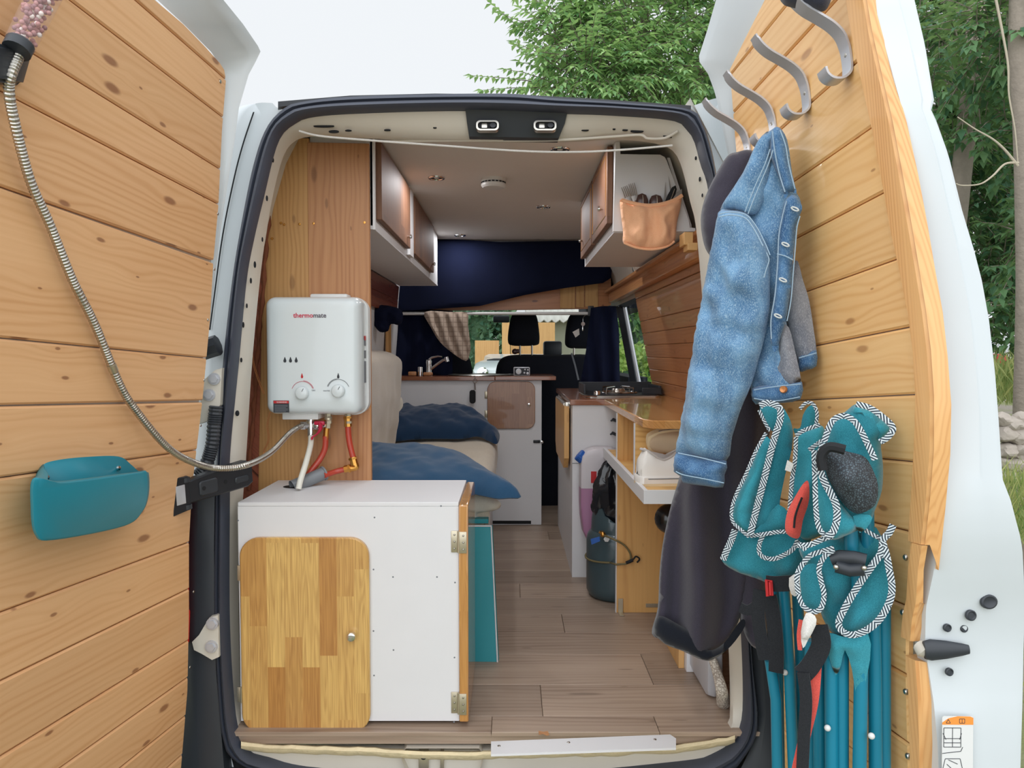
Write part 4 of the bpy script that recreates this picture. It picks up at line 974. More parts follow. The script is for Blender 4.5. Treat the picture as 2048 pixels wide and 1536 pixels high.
obj('elbow', MB().tube(pxline([(708, 924), (712, 932), (709, 936), (698, 937)], YP, 5), .0105, 10), M['brass'], rq)
dp = thing('drain_pipe', 'short grey pipe end leaning out of the cupboard top', 'pipe', at(610, 962, .28))
a, b = at(584, 974, .25), at(649, 946, .32)
rows = []; d = (b - a).normalized(); s1 = d.orthogonal().normalized(); s2 = d.cross(s1)
for t, r in ((0, .021), (.94, .021), (.95, .024), (1.0, .024), (1.0, .02), (.6, .018)): rows.append([a.lerp(b, t) + (s1 * math.cos(q) + s2 * math.sin(q)) * r for q in [2 * PI * k / 20 for k in range(20)]])
obj('pipe_shell', MB().loft(rows, close_u=True), M['grey_pipe'], dp, smooth=40)
# bare wire
for pts, lab in (([(502, 702, .38), (506, 728, .37), (516, 760, .33), (527, 788, .30)], 'thin copper wire looping into the left edge of the heater'), ([(539, 824, .33), (534, 850, .35), (536, 880, .37), (527, 902, .38), (530, 912, .38), (537, 908, .38)], 'thin copper wire hanging down below the heater')):
    mb = MB().tube(pxline(pts, .38, 8), .0013, 5).tube([p + Vector((.004, 0, .001)) for p in pxline(pts, .38, 8)], .0011, 5); tag(obj('bare_wire', mb, M['copper'], None), lab, 'wire')
mb = MB()
for q in ((530, 888, 520, 898), (520, 898, 534, 912), (540, 905, 545, 922), (536, 908, 541, 918)): mb.tube(pxline([(q[0], q[1]), (q[2], q[3])], .385), .0016, 5)

# shower: bead-filled handle in a holder on the door, ribbed steel hose down to the heater
def ld(px, py, off): return onp(px, py, ML.translation + nL * off, nL)
sh = thing('shower_holder', 'charcoal shower head holder on the left door boards', 'holder', ld(30, 130, .02))
hold = [ld(-40, 78, .02), ld(65, 108, .02), ld(46, 172, .02), ld(-40, 168, .02)]; H2 = [ld(-30, 84, .07), ld(34, 92, .07), ld(24, 168, .07), ld(-30, 160, .07)]
hb = MB().add(hold + H2, [[0, 3, 2, 1], [4, 5, 6, 7], [0, 1, 5, 4], [1, 2, 6, 5], [2, 3, 7, 6], [3, 0, 4, 7]])
bb = bmesh.new(); vv = [bb.verts.new(v) for v in hb.v]; [bb.faces.new([vv[k] for k in f]) for f in hb.f]; bmesh.ops.bevel(bb, geom=bb.edges[:], offset=.006, segments=3, affect='EDGES')
obj('holder_body', MB().bm(bb), M['black_plastic'], sh)
hd = thing('shower_wand', 'clear shower wand filled with pink and white beads', 'shower head', ld(60, 60, .06))
a, b = ld(40, 88, .075), ld(120, -70, .075)
obj('tube_shell', MB().tube([a, a.lerp(b, .5), b], [.0225, .025, .026], 18), M['clear_tube'], hd)
PINK, PEARL, CLAY = flat('dusty pink bead', S(186, 134, 132), .4), flat('pearl bead', S(232, 222, 216), .35), flat('mauve bead', S(150, 108, 112), .4)
rnd = random.Random(4); d = (b - a).normalized(); s1 = d.orthogonal().normalized(); s2 = d.cross(s1); beads = [MB(), MB(), MB()]
for k in range(300):
    q, t, r = rnd.random() * 2 * PI, rnd.random(), .0205 * math.sqrt(rnd.random()); c = a.lerp(b, .02 + t * .98) + (s1 * math.cos(q) + s2 * math.sin(q)) * r
    beads[rnd.choice((0, 0, 2, 2, 1))].ell(c, (.0042,) * 3, seg=8, rings=5)
for m_, mt, nm in zip(beads, (PINK, PEARL, CLAY), ('pink beads', 'white beads', 'mauve beads')): obj('bead_filling', m_, mt, hd, label=nm + ' inside the clear handle', kind='stuff')
obj('handle_collar', MB().cyl(a + d * .002, a - d * .016, .0215, 18), M['black_plastic'], hd)
hpts = [(40, 106, .07), (22, 150, .07), (18, 180, .06), (28, 240, .05), (60, 360, .035), (100, 450, .03), (145, 560, .03), (190, 650, .03), (240, 770, .03), (275, 825, .035), (330, 890, .05)]
P3 = [ld(x, y, o) for x, y, o in hpts] + [ld(375, 920, .06), at(430, 936, -.11), at(490, 931, -.05), at(540, 906, .10), at(580, 866, .26), at(606, 850, .33), at(620, 850, .335)]
P3 = [Vector(p) for p in spline(P3, 14)]; P3 = resample(P3, .0022); P3 = [P3[0]] + P3[1:]
hose = thing('shower_hose', 'ribbed steel shower hose sagging from the door holder to the heater', 'hose', P3[len(P3) // 2])
obj('hose_run', MB().tube(P3, lambda i: (.0088, .0088, .0076)[i % 3], 12), M['steel'], hose, smooth=10)
obj('hose_joint', MB().tube(resample(P3[len(P3) * 40 // 100:len(P3) * 40 // 100 + 8], .004), .0098, 12), M['zinc'], hose); obj('hose_nut', MB().cyl(P3[-1] + Vector((-.024, 0, 0)), P3[-1], .0125, 6), M['chrome'], hose, smooth=20)

# teal caddy on the left door
def lc_(px, py, off): q = L(px, py, off); return Vector((q[0], q[1]))
ca = thing('wall_caddy', 'teal plastic caddy screwed to the left door boards', 'caddy', ld(180, 1075, .045))
TD = .088
back = [lc_(75, 1010, .012), lc_(72, 960, .012), lc_(84, 932, .012), lc_(110, 921, .012), lc_(170, 914, .012), lc_(236, 913, .012), lc_(262, 930, .012), lc_(276, 942, .012), lc_(291, 944, .012), lc_(291, 985, .012), lc_(276, 1020, .012), lc_(240, 1040, .012), lc_(120, 1060, .012), lc_(92, 1055, .012)]
frt = [lc_(67, 1010, TD), lc_(70, 960, TD), lc_(96, 962, TD), lc_(120, 966, TD), lc_(170, 961, TD), lc_(236, 952, TD), lc_(262, 948, TD), lc_(285, 945, TD), lc_(296, 946, TD), lc_(297, 990, TD), lc_(286, 1024, TD), lc_(250, 1052, TD), lc_(110, 1080, TD), lc_(74, 1068, TD)]
def lay(poly, z, n=6): return [ML @ Vector((p[0], p[1], z)) for p in spline([tuple(q) for q in poly], n, True)]
def mixp(t): return [a.lerp(b, t) for a, b in zip(back, frt)]
ctr = lambda pl: sum(pl, Vector((0, 0))) / len(pl)
def shrink(pl, k): c = ctr(pl); return [c + (p - c) * k for p in pl]
n_ = len(lay(back, .012)); rows = [lay(back, .012), lay(mixp(.25), .03), lay(mixp(.6), .06), lay(shrink(mixp(.95), 1.0), TD - .008), lay(shrink(frt, .985), TD - .002), lay(shrink(frt, .95), TD)]
mb = MB()
vs = [p for r in rows for p in r]; fs = []
opn = range(int(n_ * 2.2 / 14), int(n_ * 8.1 / 14))
for i in range(len(rows) - 1):
    for k in range(n_):
        if k in opn and i < 3: continue
        fs.append([i * n_ + k, i * n_ + (k + 1) % n_, (i + 1) * n_ + (k + 1) % n_, (i + 1) * n_ + k])
mb.add(vs, fs + [[(len(rows) - 1) * n_ + k for k in range(n_)]]); mb.add(rows[0], [list(range(n_))])
body = obj('caddy_shell', mb, M['teal_plastic'], ca, smooth=50)
so = body.modifiers.new('thick', 'SOLIDIFY'); so.thickness = .003; so.offset = 0
for px, py in ((92, 955), (236, 936)): obj('screw', MB().lathe([(.006, 0), (.005, .004), (1e-6, .0055)], facing(ld(px, py, .014), nL), 12), M['chrome'], ca)

# corner cupboard by the opening
cx0, cx1, cy0, cy1, cz1 = -.785, -.153, .03, .405, .650
cu = thing('corner_cupboard', 'white corner cupboard at the left of the opening with an oak strip door', 'cupboard', ((cx0 + cx1) / 2, .2, 0))
mb = MB(); hole = at(588, 970, .225)
mb.box((cx0, cy0, .012), (cx1, cy0 + .015, cz1 - .012)); mb.box((cx0, cy0 + .015, .012), (cx0 + .015, cy1, cz1 - .012)); mb.box((cx1 - .015, cy0 + .015, .012), (cx1, cy1, cz1 - .012)); mb.box((cx0, cy0, cz1 - .012), (cx1, cy1, cz1), .002)
obj('carcass', mb, M['white_paint'], cu, smooth=20)
q = atz(592, 973, cz1 + .0006); obj('pipe_hole', MB().lathe([(1e-6, 0), (.028, 0), (.03, .0004), (.03, -.0004)], Matrix.Translation(q) @ Matrix.Diagonal((1.35, 1.0, 1, 1)), 24), M['hole'], cu)
a, b = at(484, 1466, cy0 - .016), at(737, 1076, cy0 - .016)
od = obj('door', MB().prism(rrect(a.x, a.z, b.x, b.z, .055, 8), 0, .016, frontal(cy0), cham=.003), M['oak_door'], cu, smooth=20, label='oak strip door with rounded corners')
kb = at(705, 1269, cy0 - .016); obj('knob', MB().lathe([(.008, 0), (.0075, .006), (.0125, .012), (.0135, .018), (.012, .0225), (.009, .024), (1e-6, .0235)], facing(kb, (0, -1, 0)), 24), M['chrome'], od, label='round chrome knob')
for py in (1146, 1389):
    p = at(479, py, cy0 - .004); h = MB().box(p - Vector((.006, .002, .022)), p + Vector((.008, .004, .022)), .001).cyl(p + Vector((.007, -.004, -.022)), p + Vector((.007, -.004, .022)), .0035, 8)
    obj('hinge', h, M['zinc'], od)
lf = obj('side_door', MB().box((cx1 + .001, cy0 - .012, .014), (cx1 + .028, cy1, cz1 - .006), .004), M['oak_leaf'], cu, smooth=20, label='thick oak leaf closing the right side')
for py in (1083, 1405):
    p = at(918, py, cy0 - .002); h = MB()
    for s in (-1, 1): h.box(p + Vector((s * .012 - .0105, -.002 - (.0115 if s > 0 else 0), -.031)), p + Vector((s * .012 + .0105, .002 - (.0115 if s > 0 else 0), .031)), .001)
    h.cyl(p + Vector((0, -.006, -.031)), p + Vector((0, -.006, .031)), .0042, 10)
    hg = obj('hinge', h, M['zinc'], lf); sc_ = MB()
    for s in (-1, 1):
        for t in (-.02, 0, .02): sc_.lathe([(.0032, 0), (.002, .0016), (1e-6, .0018)], facing(p + Vector((s * .013, -.003 - (.0115 if s > 0 else 0), t)), (0, -1, 0)), 8)
    obj('hinge_screw', sc_, M['steel'], hg)
mb = MB()
for px, py in ((749,1035),(882,1012),(747,1139),(747,1262),(748,1351),(786,1154),(874,1154),(787,1300),(910,1165),(909,1315),(908,1444),(886,1466),(751,1466),(476,1041)):
    mb.lathe([(.0026, 0), (.002, .0006), (1e-6, .0008)], facing(at(px, py, cy0), (0, -1, 0)), 8)
obj('screw', mb, M['ink_grey'], cu, kind='stuff')

# wall cupboard, left
lcx = -.46
wc = thing('wall_cupboard', 'long white wall cupboard at upper left with two dark strip doors', 'cupboard', (-.62, 1.5, 1.49))
def xwall(z): return lw(z) + .022
mb = MB()
def slab(x0, x1, y0, y1, z0, z1): mb.add([Vector((xwall(z) if x is None else x, y, z)) for y in (y0, y1) for x, z in ((x0, z0), (x1, z0), (x1, z1), (x0, z1))], [[0, 1, 2, 3], [7, 6, 5, 4], [0, 4, 5, 1], [1, 5, 6, 2], [2, 6, 7, 3], [3, 7, 4, 0]])
slab(None, lcx, .425, 2.56, 1.49, 1.502); slab(lcx - .012, lcx, .425, 2.56, 1.502, CZ); slab(None, lcx, .425, .437, 1.502, CZ); slab(None, lcx, 2.548, 2.56, 1.502, CZ)
mb.box((lcx - .004, .420, 1.488), (lcx + .004, .436, CZ)); mb.box((lcx, 1.19, 1.505), (lcx + .016, 1.31, CZ))
obj('carcass', mb, M['white_paint'], wc, smooth=0)
for y0, y1 in ((.455, 1.175), (1.335, 2.15)):
    d_ = obj('door', MB().box((lcx, y0, 1.527), (lcx + .02, y1, 1.787), .003), M['oak_side'], wc, smooth=20, label='dark varnished strip door')
    obj('knob', MB().lathe([(.005, 0), (.005, .006), (.009, .012), (.008, .018), (1e-6, .02)], facing((lcx + .02, y1 - .10, 1.565), (1, 0, 0)), 14), M['chrome'], d_)
# ---------- ceiling fittings and cords ----------
def ceil_p(px, py): return atz(px, py, CZ)
dlp = ceil_p(873, 355)
dn = thing('downlight', 'chrome recessed downlight nearest the left wall cupboard', 'downlight', dlp, 'recessed downlights in the ceiling')
Md = Matrix.Translation(dlp)
obj('ring', MB().lathe([(.024, -.002), (.026, -.006), (.033, -.006), (.036, -.002), (.036, .0)], Md, 28), M['chrome'], dn)
obj('lens', MB().lathe([(1e-6, .001), (.014, -.0005), (.0245, -.0025)], Md, 24), M['hole'], dn); obj('lamp', MB().lathe([(1e-6, -.0035), (.010, -.003), (.012, .0)], Md, 16), M['white_plastic'], dn)
for (x, y), lab in (((920, 470), 'chrome recessed downlight far back at the left of the ceiling'), ((1120, 298), 'chrome recessed downlight nearest the opening, crossed by the sagging cord'), ((1087, 413), 'chrome recessed downlight in the ceiling beside the right wall cupboard')):
    dup(dn, ceil_p(x, y), lab)
p = ceil_p(987, 358)
sa = thing('smoke_alarm', 'round white smoke alarm on the ceiling', 'smoke alarm', p)
Ma_ = Matrix.Translation(p)
obj('alarm_body', MB().lathe([(.052, 0), (.052, -.012), (.050, -.014), (.050, -.020), (.052, -.022), (.051, -.030), (.044, -.037), (.03, -.039), (1e-6, -.039)], Ma_, 32), M['white_plastic'], sa, smooth=35)
mb = MB()
for k in range(20):
    q = 2 * PI * k / 20; mb.box((-.006, .0495, -.0195), (.006, .0512, -.0145), M=Ma_ @ Matrix.Rotation(q, 4, 'Z'))
obj('vent_slot', mb, M['hole'], sa, smooth=0)
tag(obj('white_cord', MB().tube(pxline([(598, 262, .13), (640, 272, .14), (730, 280, .16), (880, 291, .17), (1040, 302, .17), (1150, 304, .17), (1240, 300, .16), (1345, 291, .14)], .15, 8), .0032, 8), M['white_cloth'], None), 'white cord sagging across the opening under the header', 'cord')
tag(obj('cable', MB().tube(pxline([(770, 283, .22), (900, 281, .20), (1060, 281, .19), (1140, 279, .18), (1230, 273, .17), (1280, 270, .15), (1296, 277, .15), (1330, 276, .15), (1356, 262, .13)], .15, 8), .004, 8), M['cream_metal'], None), 'cream cable clipped along the header above the sagging cord', 'cable')

# ---------- bed ----------
bd = thing('bed_base', 'low white bed base along the left wall with a teal flap at its foot', 'bed', (-.45, 1.5, 0))
mb = MB().box((-.80, .62, .30), (-.10, 2.54, .446)).box((-.14, .62, 0), (-.12, 2.5, .30)).box((-.80, .6, 0), (-.14, .62, .30)); obj('frame', mb, M['white_paint'], bd, smooth=0)
b0, b1, t1, t0 = at(945, 1341, .47), at(996, 1334, .47), at(983, 1052, .56), at(925, 1052, .56)
T = [t0, t1, b1, b0]; off = Vector((.004, .016, 0))
mb = MB().add(T + [p + off for p in T], [[0, 1, 2, 3][::-1], [4, 5, 6, 7], [0, 4, 5, 1], [1, 5, 6, 2], [2, 6, 7, 3], [3, 7, 4, 0]])
fl = obj('flap', mb, M['teal_paint'], bd, smooth=0, label='teal painted flap leaning at the foot of the bed')
mb = MB().tube([t1 + Vector((-.001, -.001, 0)), b1 + Vector((-.001, -.001, 0))], .0028, 6).tube([t0, t1], .003, 6); obj('flap_edge', mb, M['white_paint'], fl, label='worn white edge')
mb = MB(); a = at(945, 1050, .58); mb.box((a.x - .15, .58, .462), (-.085, .95, .478), .002); obj('step', mb, M['teal_paint'], bd, smooth=0)
obj('vent', MB().box((a.x - .01, .80, .478), (a.x + .06, .93, .484), .002), M['hole'], bd)
def cloth_box(x0, x1, y0, y1, z0, z1, r, amp, seed, nx=36, ny=44, fall=None):
    """a padded slab with a soft edge and a rumpled top"""
    rows = []
    for j in range(ny + 1):
        v = j / ny; y = y0 + (y1 - y0) * v; row = []
        prof = [(x0, z0), (x0, z0 + (z1 - z0) * .5)] + [(x0 + r - r * math.cos(q), z1 - r + r * math.sin(q)) for q in [PI / 2 * k / 5 for k in range(6)]]
        mid = [(x0 + r + (x1 - x0 - 2 * r) * k / nx, z1) for k in range(1, nx)]
        pr = prof + mid + [(x1 - (p[0] - x0), p[1]) for p in prof[::-1]]
        e = min(1, min(v, 1 - v) * ny / 4); dz = (1 - math.sqrt(max(0, 1 - (1 - e) ** 2))) * r
        for x, z in pr:
            k = (z - z0) / (z1 - z0); row.append(Vector((x + fbm(y * 5, z * 9, seed) * amp * .8, y, z - dz * k + fbm(x * 7, y * 7, seed) * amp * k)))
        rows.append(row)
    m = MB().loft(rows); n = len(rows[0]); L_ = len(rows) - 1; m.add(rows[0] + rows[-1], [list(range(n))[::-1], list(range(n, 2 * n))]); return m
mt = thing('mattress', 'cream quilted mattress on the bed with a white sheet bunched at its foot', 'mattress', (-.45, 1.5, .45))
obj('mattress_pad', cloth_box(-.79, -.085, .62, 2.46, .45, .585, .05, .008, 3), M['linen'], mt, smooth=60)
sp = MB(); pl = pxpoly([(800, 995), (880, 985), (960, 985), (998, 1002), (1000, 1015), (985, 1022), (955, 1028), (968, 1048), (950, 1062), (880, 1060), (800, 1050)], .62, 5)
puff(pl, frontal(.62), .035, .03, edge=.03, h=.01, fold=lambda x, y: .012 * fbm(x * 8, y * 30, 2), mb=sp)
obj('sheet', sp, M['sheet'], mt, smooth=70, label='bunched white sheet')
def pillow(name, label, outline, y0, z0, deg, thick, mat, seed, fold):
    q = math.radians(deg); o = Vector((0, y0, z0)); v = Vector((0, math.cos(q), math.sin(q))); nn = Vector((0, -math.sin(q), math.cos(q))); Mp = frame(o, (1, 0, 0), v, nn); inv = Mp.inverted()
    pl = spline([tuple((inv @ onp(x, y, o, nn))[:2]) for x, y in outline], 5, True)
    m = puff(pl, Mp, thick, .03, edge=.09, h=.013, fold=lambda x, y: fold * fbm(x * 8 + y * 3, y * 8 - x * 4, seed) + fold * .6 * fbm(x * 24, y * 12, seed + 3) + fold * .4 * math.sin(x * 34 + y * 30 + 2 * fbm(x * 5, y * 5, seed)))
    return tag(obj(name, m, mat, None, smooth=70), label, 'pillow')
pillow('pillow', 'dark blue pillow at the head of the bed against the sink unit', [(753, 866), (757, 846), (775, 832), (800, 824), (818, 817), (836, 824), (890, 821), (930, 821), (952, 830), (972, 842), (985, 858), (999, 868), (994, 888), (974, 881), (955, 873), (920, 878), (860, 877), (800, 881), (757, 884)], 2.0, .60, 16, .10, M['pillow_dark'], 5, .010)
pillow('pillow', 'slate blue pillow nearest the opening with its corner drooping off the bed', [(690, 920), (735, 897), (760, 897), (800, 900), (830, 898), (870, 904), (905, 909), (940, 922), (975, 945), (1010, 966), (1030, 978), (1042, 994), (1020, 996), (995, 997), (960, 990), (935, 986), (900, 992), (800, 998), (690, 1000)], .62, .605, 11, .075, M['pillow'], 9, .007)
# upholstered backrest along the left wall
bk = thing('backrest_cushion', 'tall beige upholstered cushion standing against the left wall over the bed', 'cushion', (-.68, 1.3, .585))
def bkx(z): return -.575 - .14 * max(0, (.86 - z)) 
rows = []
for j in range(30):
    v = j / 29; y = .50 + 1.40 * v; e = min(1, (1 - v) * 29 / 3); row = []
    zt_ = 1.088 - .0 * v; rr_ = .06
    cut = (1 - math.sqrt(max(0, 1 - (1 - e) ** 2))) * .09
    for k in range(26):
        t = k / 25
        if t < .7: z = .60 + (zt_ - rr_ - .60) * t / .7; x = bkx(z)
        else: q = (t - .7) / .3 * PI / 2; z = zt_ - rr_ + rr_ * math.sin(q); x = bkx(z) - .12 * (1 - math.cos(q))
        row.append(Vector((x + fbm(y * 4, z * 5, 8) * .012 - cut * .5, y, z - cut * (z > 1.0))))
    row.append(Vector((-.745, y, zt_ - cut))); row.append(Vector((-.76, y, .60))); rows.append(row)
m = MB().loft(rows, close_u=True); n = len(rows[0]); m.add(rows[0] + rows[-1], [list(range(n))[::-1], list(range(n, 2 * n))])
obj('cushion_pad', m, M['cushion'], bk, smooth=60)
m = puff(pxpoly([(767, 842), (778, 800), (800, 792), (806, 812), (792, 830), (775, 850)], 2.0, 4), frontal(2.0), .012, .012, edge=.02, h=.012, fold=lambda x, y: .01 * fbm(x * 20, y * 20, 1))
obj('loose_cover', m, M['sheet'], bk, smooth=70, label='pale loose cover hanging off the cushion end')

# ---------- sink unit across the far end ----------
YG = 2.56
su = thing('sink_unit', 'white sink unit across the far end with a rounded strip door and dark worktop', 'cabinet', (-.25, 2.8, 0))
g = lambda px, py, y=YG: at(px, py, y)
gx1 = g(1083, 900).x
obj('carcass', MB().box((-.75, YG, .0), (gx1, YG + .5, .905)), M['white_paint'], su, smooth=0)
a, b = g(975, 857), g(1070, 763)
sd_ = obj('door', MB().prism(rrect(a.x, a.z, b.x, b.z, .05, 8), 0, .018, frontal(YG), cham=.003), M['oak_dark'], su, smooth=20, label='brown strip door with rounded corners')
obj('knob', MB().lathe([(.006, 0), (.006, .008), (.011, .015), (.010, .022), (1e-6, .024)], facing(g(1058, 809, YG - .018), (0, -1, 0)), 16), M['chrome'], sd_)
for py in (790, 828):
    c = g(973, py, YG - .003); obj('hinge', MB().box(c - Vector((.012, .002, .022)), c + Vector((.012, .003, .022)), .001).cyl(c + Vector((.008, -.005, -.022)), c + Vector((.008, -.005, .022)), .004, 8), M['zinc'], sd_)
a, b = g(988, 1052), g(1083, 860)
fd = obj('fridge_door', MB().box((a.x - .12, YG - .012, a.z + .01), (gx1, YG - .001, b.z), .002), M['white_paint'], su, smooth=20, label='plain white fridge door below the strip door')
c = g(1073, 883, YG - .014); obj('latch', MB().box(c - Vector((.02, .006, .009)), c + Vector((.022, .003, .009)), .002), M['black_metal'], fd)
c = g(1084, 884, YG - .014); obj('lock_stud', MB().lathe([(.009, 0), (.009, .006), (1e-6, .008)], facing(c, (0, -1, 0)), 12), M['chrome'], fd)
obj('toe_gap', MB().box((g(985, 1050).x, YG - .014, .008), (g(1062, 1050).x, YG - .011, .028)), M['hole'], su, smooth=0)
wx0, wx1 = -.755, g(1112, 752, YG - .03).x
obj('counter_top', MB().box((wx0, YG - .03, .905), (g(990, 752).x, YG + .52, .930), .003).box((g(990, 752).x + .001, YG - .03, .907), (wx1, YG + .52, .932), .003), M['worktop_dark'], su, smooth=20, label='dark strip worktop')
sk_ = obj('sink_bowl', MB().lathe([(.2, .004), (.205, .001), (.2, .006), (.17, .007), (.16, -.002), (.14, -.02), (1e-6, -.022)], Matrix.Translation((g(1000, 750).x - .12, YG + .22, .932)) @ Matrix.Diagonal((1.1, .9, 1, 1)), 36), M['steel'], su, label='round steel sink rim')
tp = thing('tap', 'chrome mixer tap standing on the sink unit', 'tap', g(855, 747, YG + .15))
c = g(858, 749, YG + .12); c.z = .932
obj('body', MB().lathe([(.028, 0), (.028, .006), (.02, .01), (.019, .07), (.021, .085), (.018, .1), (1e-6, .106)], Matrix.Translation(c), 20), M['chrome'], tp)
obj('lever', MB().tube([c + Vector((.0, 0, .1)), c + Vector((.02, -.005, .115)), c + Vector((.06, -.015, .123)), c + Vector((.085, -.02, .12))], [.008, .008, .006, .005], 10), M['chrome'], tp)
obj('spout', MB().tube([c + Vector((.01, -.005, .04)), c + Vector((.05, -.01, .07)), c + Vector((.09, -.015, .098)), c + Vector((.118, -.02, .105))], .0095, 12).cyl(c + Vector((.112, -.02, .118)), c + Vector((.12, -.02, .088)), .014, 14), M['chrome'], tp)
c2 = c + Vector((-.052, -.03, 0)); tag(obj('soap_pump', MB().lathe([(.016, 0), (.016, .055), (.013, .058), (1e-6, .06)], Matrix.Translation(c2), 16), M['chrome'], None), 'small chrome cylinder beside the tap', 'dispenser')
m = MB().box(c + Vector((-.125, -.06, .0)), c + Vector((-.075, -.02, .026)), .006); tag(obj('scrubbing_brush', m, M['pine_red'], None), 'brown wooden scrubbing block left of the tap', 'brush')
m = MB().box(c + Vector((-.03, -.07, .0)), c + Vector((.03, -.045, .022)), .007); tag(obj('sponge', m, M['pine_red'], None), 'small brown sponge lying in front of the tap', 'sponge')
# little radio on the worktop
rc0, rc1 = at(1027, 747, YG + .02), at(1060, 729, YG + .02)
ra = thing('radio', 'small silver radio speaker standing on the dark worktop', 'radio', ((rc0.x + rc1.x) / 2, YG + .04, .932)); zb = .932; rh = rc1.z - rc0.z
obj('casing', MB().box((rc0.x, YG + .02, zb), (rc1.x, YG + .055, zb + rh), .007), M['alu'], ra)
mr_ = frontal(YG + .0195)
obj('face_panel', MB().prism(rrect(rc0.x + .006, zb + .006, rc1.x - .006, zb + rh - .006, .004), 0, .001, mr_), M['ink'], ra, smooth=0)
obj('speaker_ring', MB().lathe([(.017, 0), (.018, .004), (.013, .005), (.012, .002)], facing((rc0.x + .032, YG + .0185, zb + rh * .5), (0, -1, 0)), 20), M['alu'], ra); obj('speaker_cone', MB().lathe([(.012, .001), (.006, .003), (1e-6, .004)], facing((rc0.x + .032, YG + .0185, zb + rh * .5), (0, -1, 0)), 16), M['white_plastic'], ra)
for dx_, dz_, r_ in ((.068, .35, .006), (.088, .3, .008), (.072, .72, .005), (.09, .68, .005)): obj('button', MB().lathe([(r_, 0), (r_, .003), (1e-6, .004)], facing((rc0.x + dx_, YG + .0185, zb + rh * dz_), (0, -1, 0)), 12), M['alu'], ra)
# car key hanging from the worktop edge
ky = thing('car_key', 'black car key hanging on a keyring from the dark worktop edge', 'key', g(946, 780, YG - .05))
obj('key_fob', MB().prism(rrect(g(939, 807, YG - .05).x, g(939, 807, YG - .05).z, g(951, 780, YG - .05).x, g(951, 780, YG - .05).z, .016, 6), 0, .014, frontal(YG - .036), cham=.004), M['hole'], ky)
obj('split_ring', MB().tube([g(950, 762, YG - .05) + Vector((.012 * math.cos(q), 0, .012 * math.sin(q))) for q in [2 * PI * k / 16 for k in range(16)]], .0022, 6, closed=True).tube([g(949, 766, YG - .05), g(950, 780, YG - .05)], .006, 8).tube([g(950, 757, YG - .05), g(950, 751, YG - .034)], .002, 6), M['chrome'], ky)
# tea towel over the curtain rail, rail, curtains
YR = 2.74
rl = tag(obj('curtain_rail', MB().tube([at(790, 627, YR), at(1202, 627, YR)], .0105, 12), M['white_plastic'], None), 'white curtain rail across the cab opening', 'rail')
obj('rail_clip', MB().box(at(1180, 632, YR) - Vector((.014, .014, 0)), at(1186, 612, YR) + Vector((.004, .0, 0)), .003), M['black_plastic'], rl)
tw = puff(pxpoly([(849, 624), (900, 624), (934, 626), (936, 650), (941, 690), (940, 705), (932, 722), (905, 706), (880, 684), (862, 655)], YR - .03, 3), frontal(YR - .03), .012, .012, edge=.012, h=.009, fold=lambda x, y: .012 * math.sin(x * 95 + y * 30) + .008 * fbm(x * 12, y * 12, 3))
tag(obj('tea_towel', tw, M['towel'], None, smooth=70), 'checked beige tea towel hanging from the curtain rail', 'towel')
kz = thing('door_keys', 'silver key with a white tag dangling from the right end of the curtain rail', 'keys', at(1160, 655, YR - .03))
kk = at(1166, 648, YR - .03); obj('key', MB().lathe([(.006, 0), (.013, 0), (.013, .003), (.006, .003)], facing(kk, (0, -1, 0)), 16).box(kk + Vector((-.005, -.003, -.045)), kk + Vector((.003, 0, -.01)), .001), M['chrome'], kz)
obj('ring', MB().tube(pxline([(1172, 630), (1166, 636), (1166, 646)], YR - .03, 4), .0016, 6), M['chrome'], kz)
q = pxpoly([(1145, 664), (1158, 657), (1159, 669), (1151, 675)], YR - .03); obj('paper_tag', MB().prism(q, 0, .002, frontal(YR - .03)), M['white_cloth'], kz, smooth=0)
def drape(name, label, pts, Y, amp, freq, mat, seed, n=0, h=.016, th=.012):
    m = puff(pxpoly(pts, Y, n), frontal(Y), th, th, edge=.02, h=h, fold=lambda x, y: amp * math.sin(x * freq + 1.5 * fbm(x * 2, y * 2, seed)) + amp * .5 * fbm(x * 6, y * 4, seed))
    return tag(obj(name, m, mat, None, smooth=70), label, 'curtain')
drape('curtain', 'navy curtain stretched under the ceiling with a slanting hem', [(770, 470), (1000, 484), (1230, 480), (1222, 556), (1206, 566), (1130, 576), (1050, 590), (1000, 602), (960, 612), (900, 616), (800, 622), (770, 600)], 2.72, .006, 12, M['navy'], 2)
drape('curtain', 'navy curtain drawn across the left half of the cab opening', [(772, 612), (850, 618), (906, 622), (905, 752), (772, 752)], 2.80, .016, 48, M['navy'], 5)
drape('curtain', 'navy curtain gathered at the right beside the side window', [(1182, 616), (1205, 612), (1232, 612), (1238, 660), (1240, 770), (1160, 772), (1172, 700)], 2.60, .02, 70, M['navy'], 7)
m = puff(pxpoly([(740, 618), (765, 610), (800, 618), (806, 634), (800, 650), (782, 648), (776, 662), (760, 664), (748, 650), (742, 640)], 1.95, 3), frontal(1.95), .03, .03, edge=.02, h=.012, fold=lambda x, y: .025 * fbm(x * 22, y * 22, 6))
tag(obj('tied_curtain', m, M['navy'], None, smooth=70), 'crumpled navy curtain tied up below the red brown boards', 'curtain')

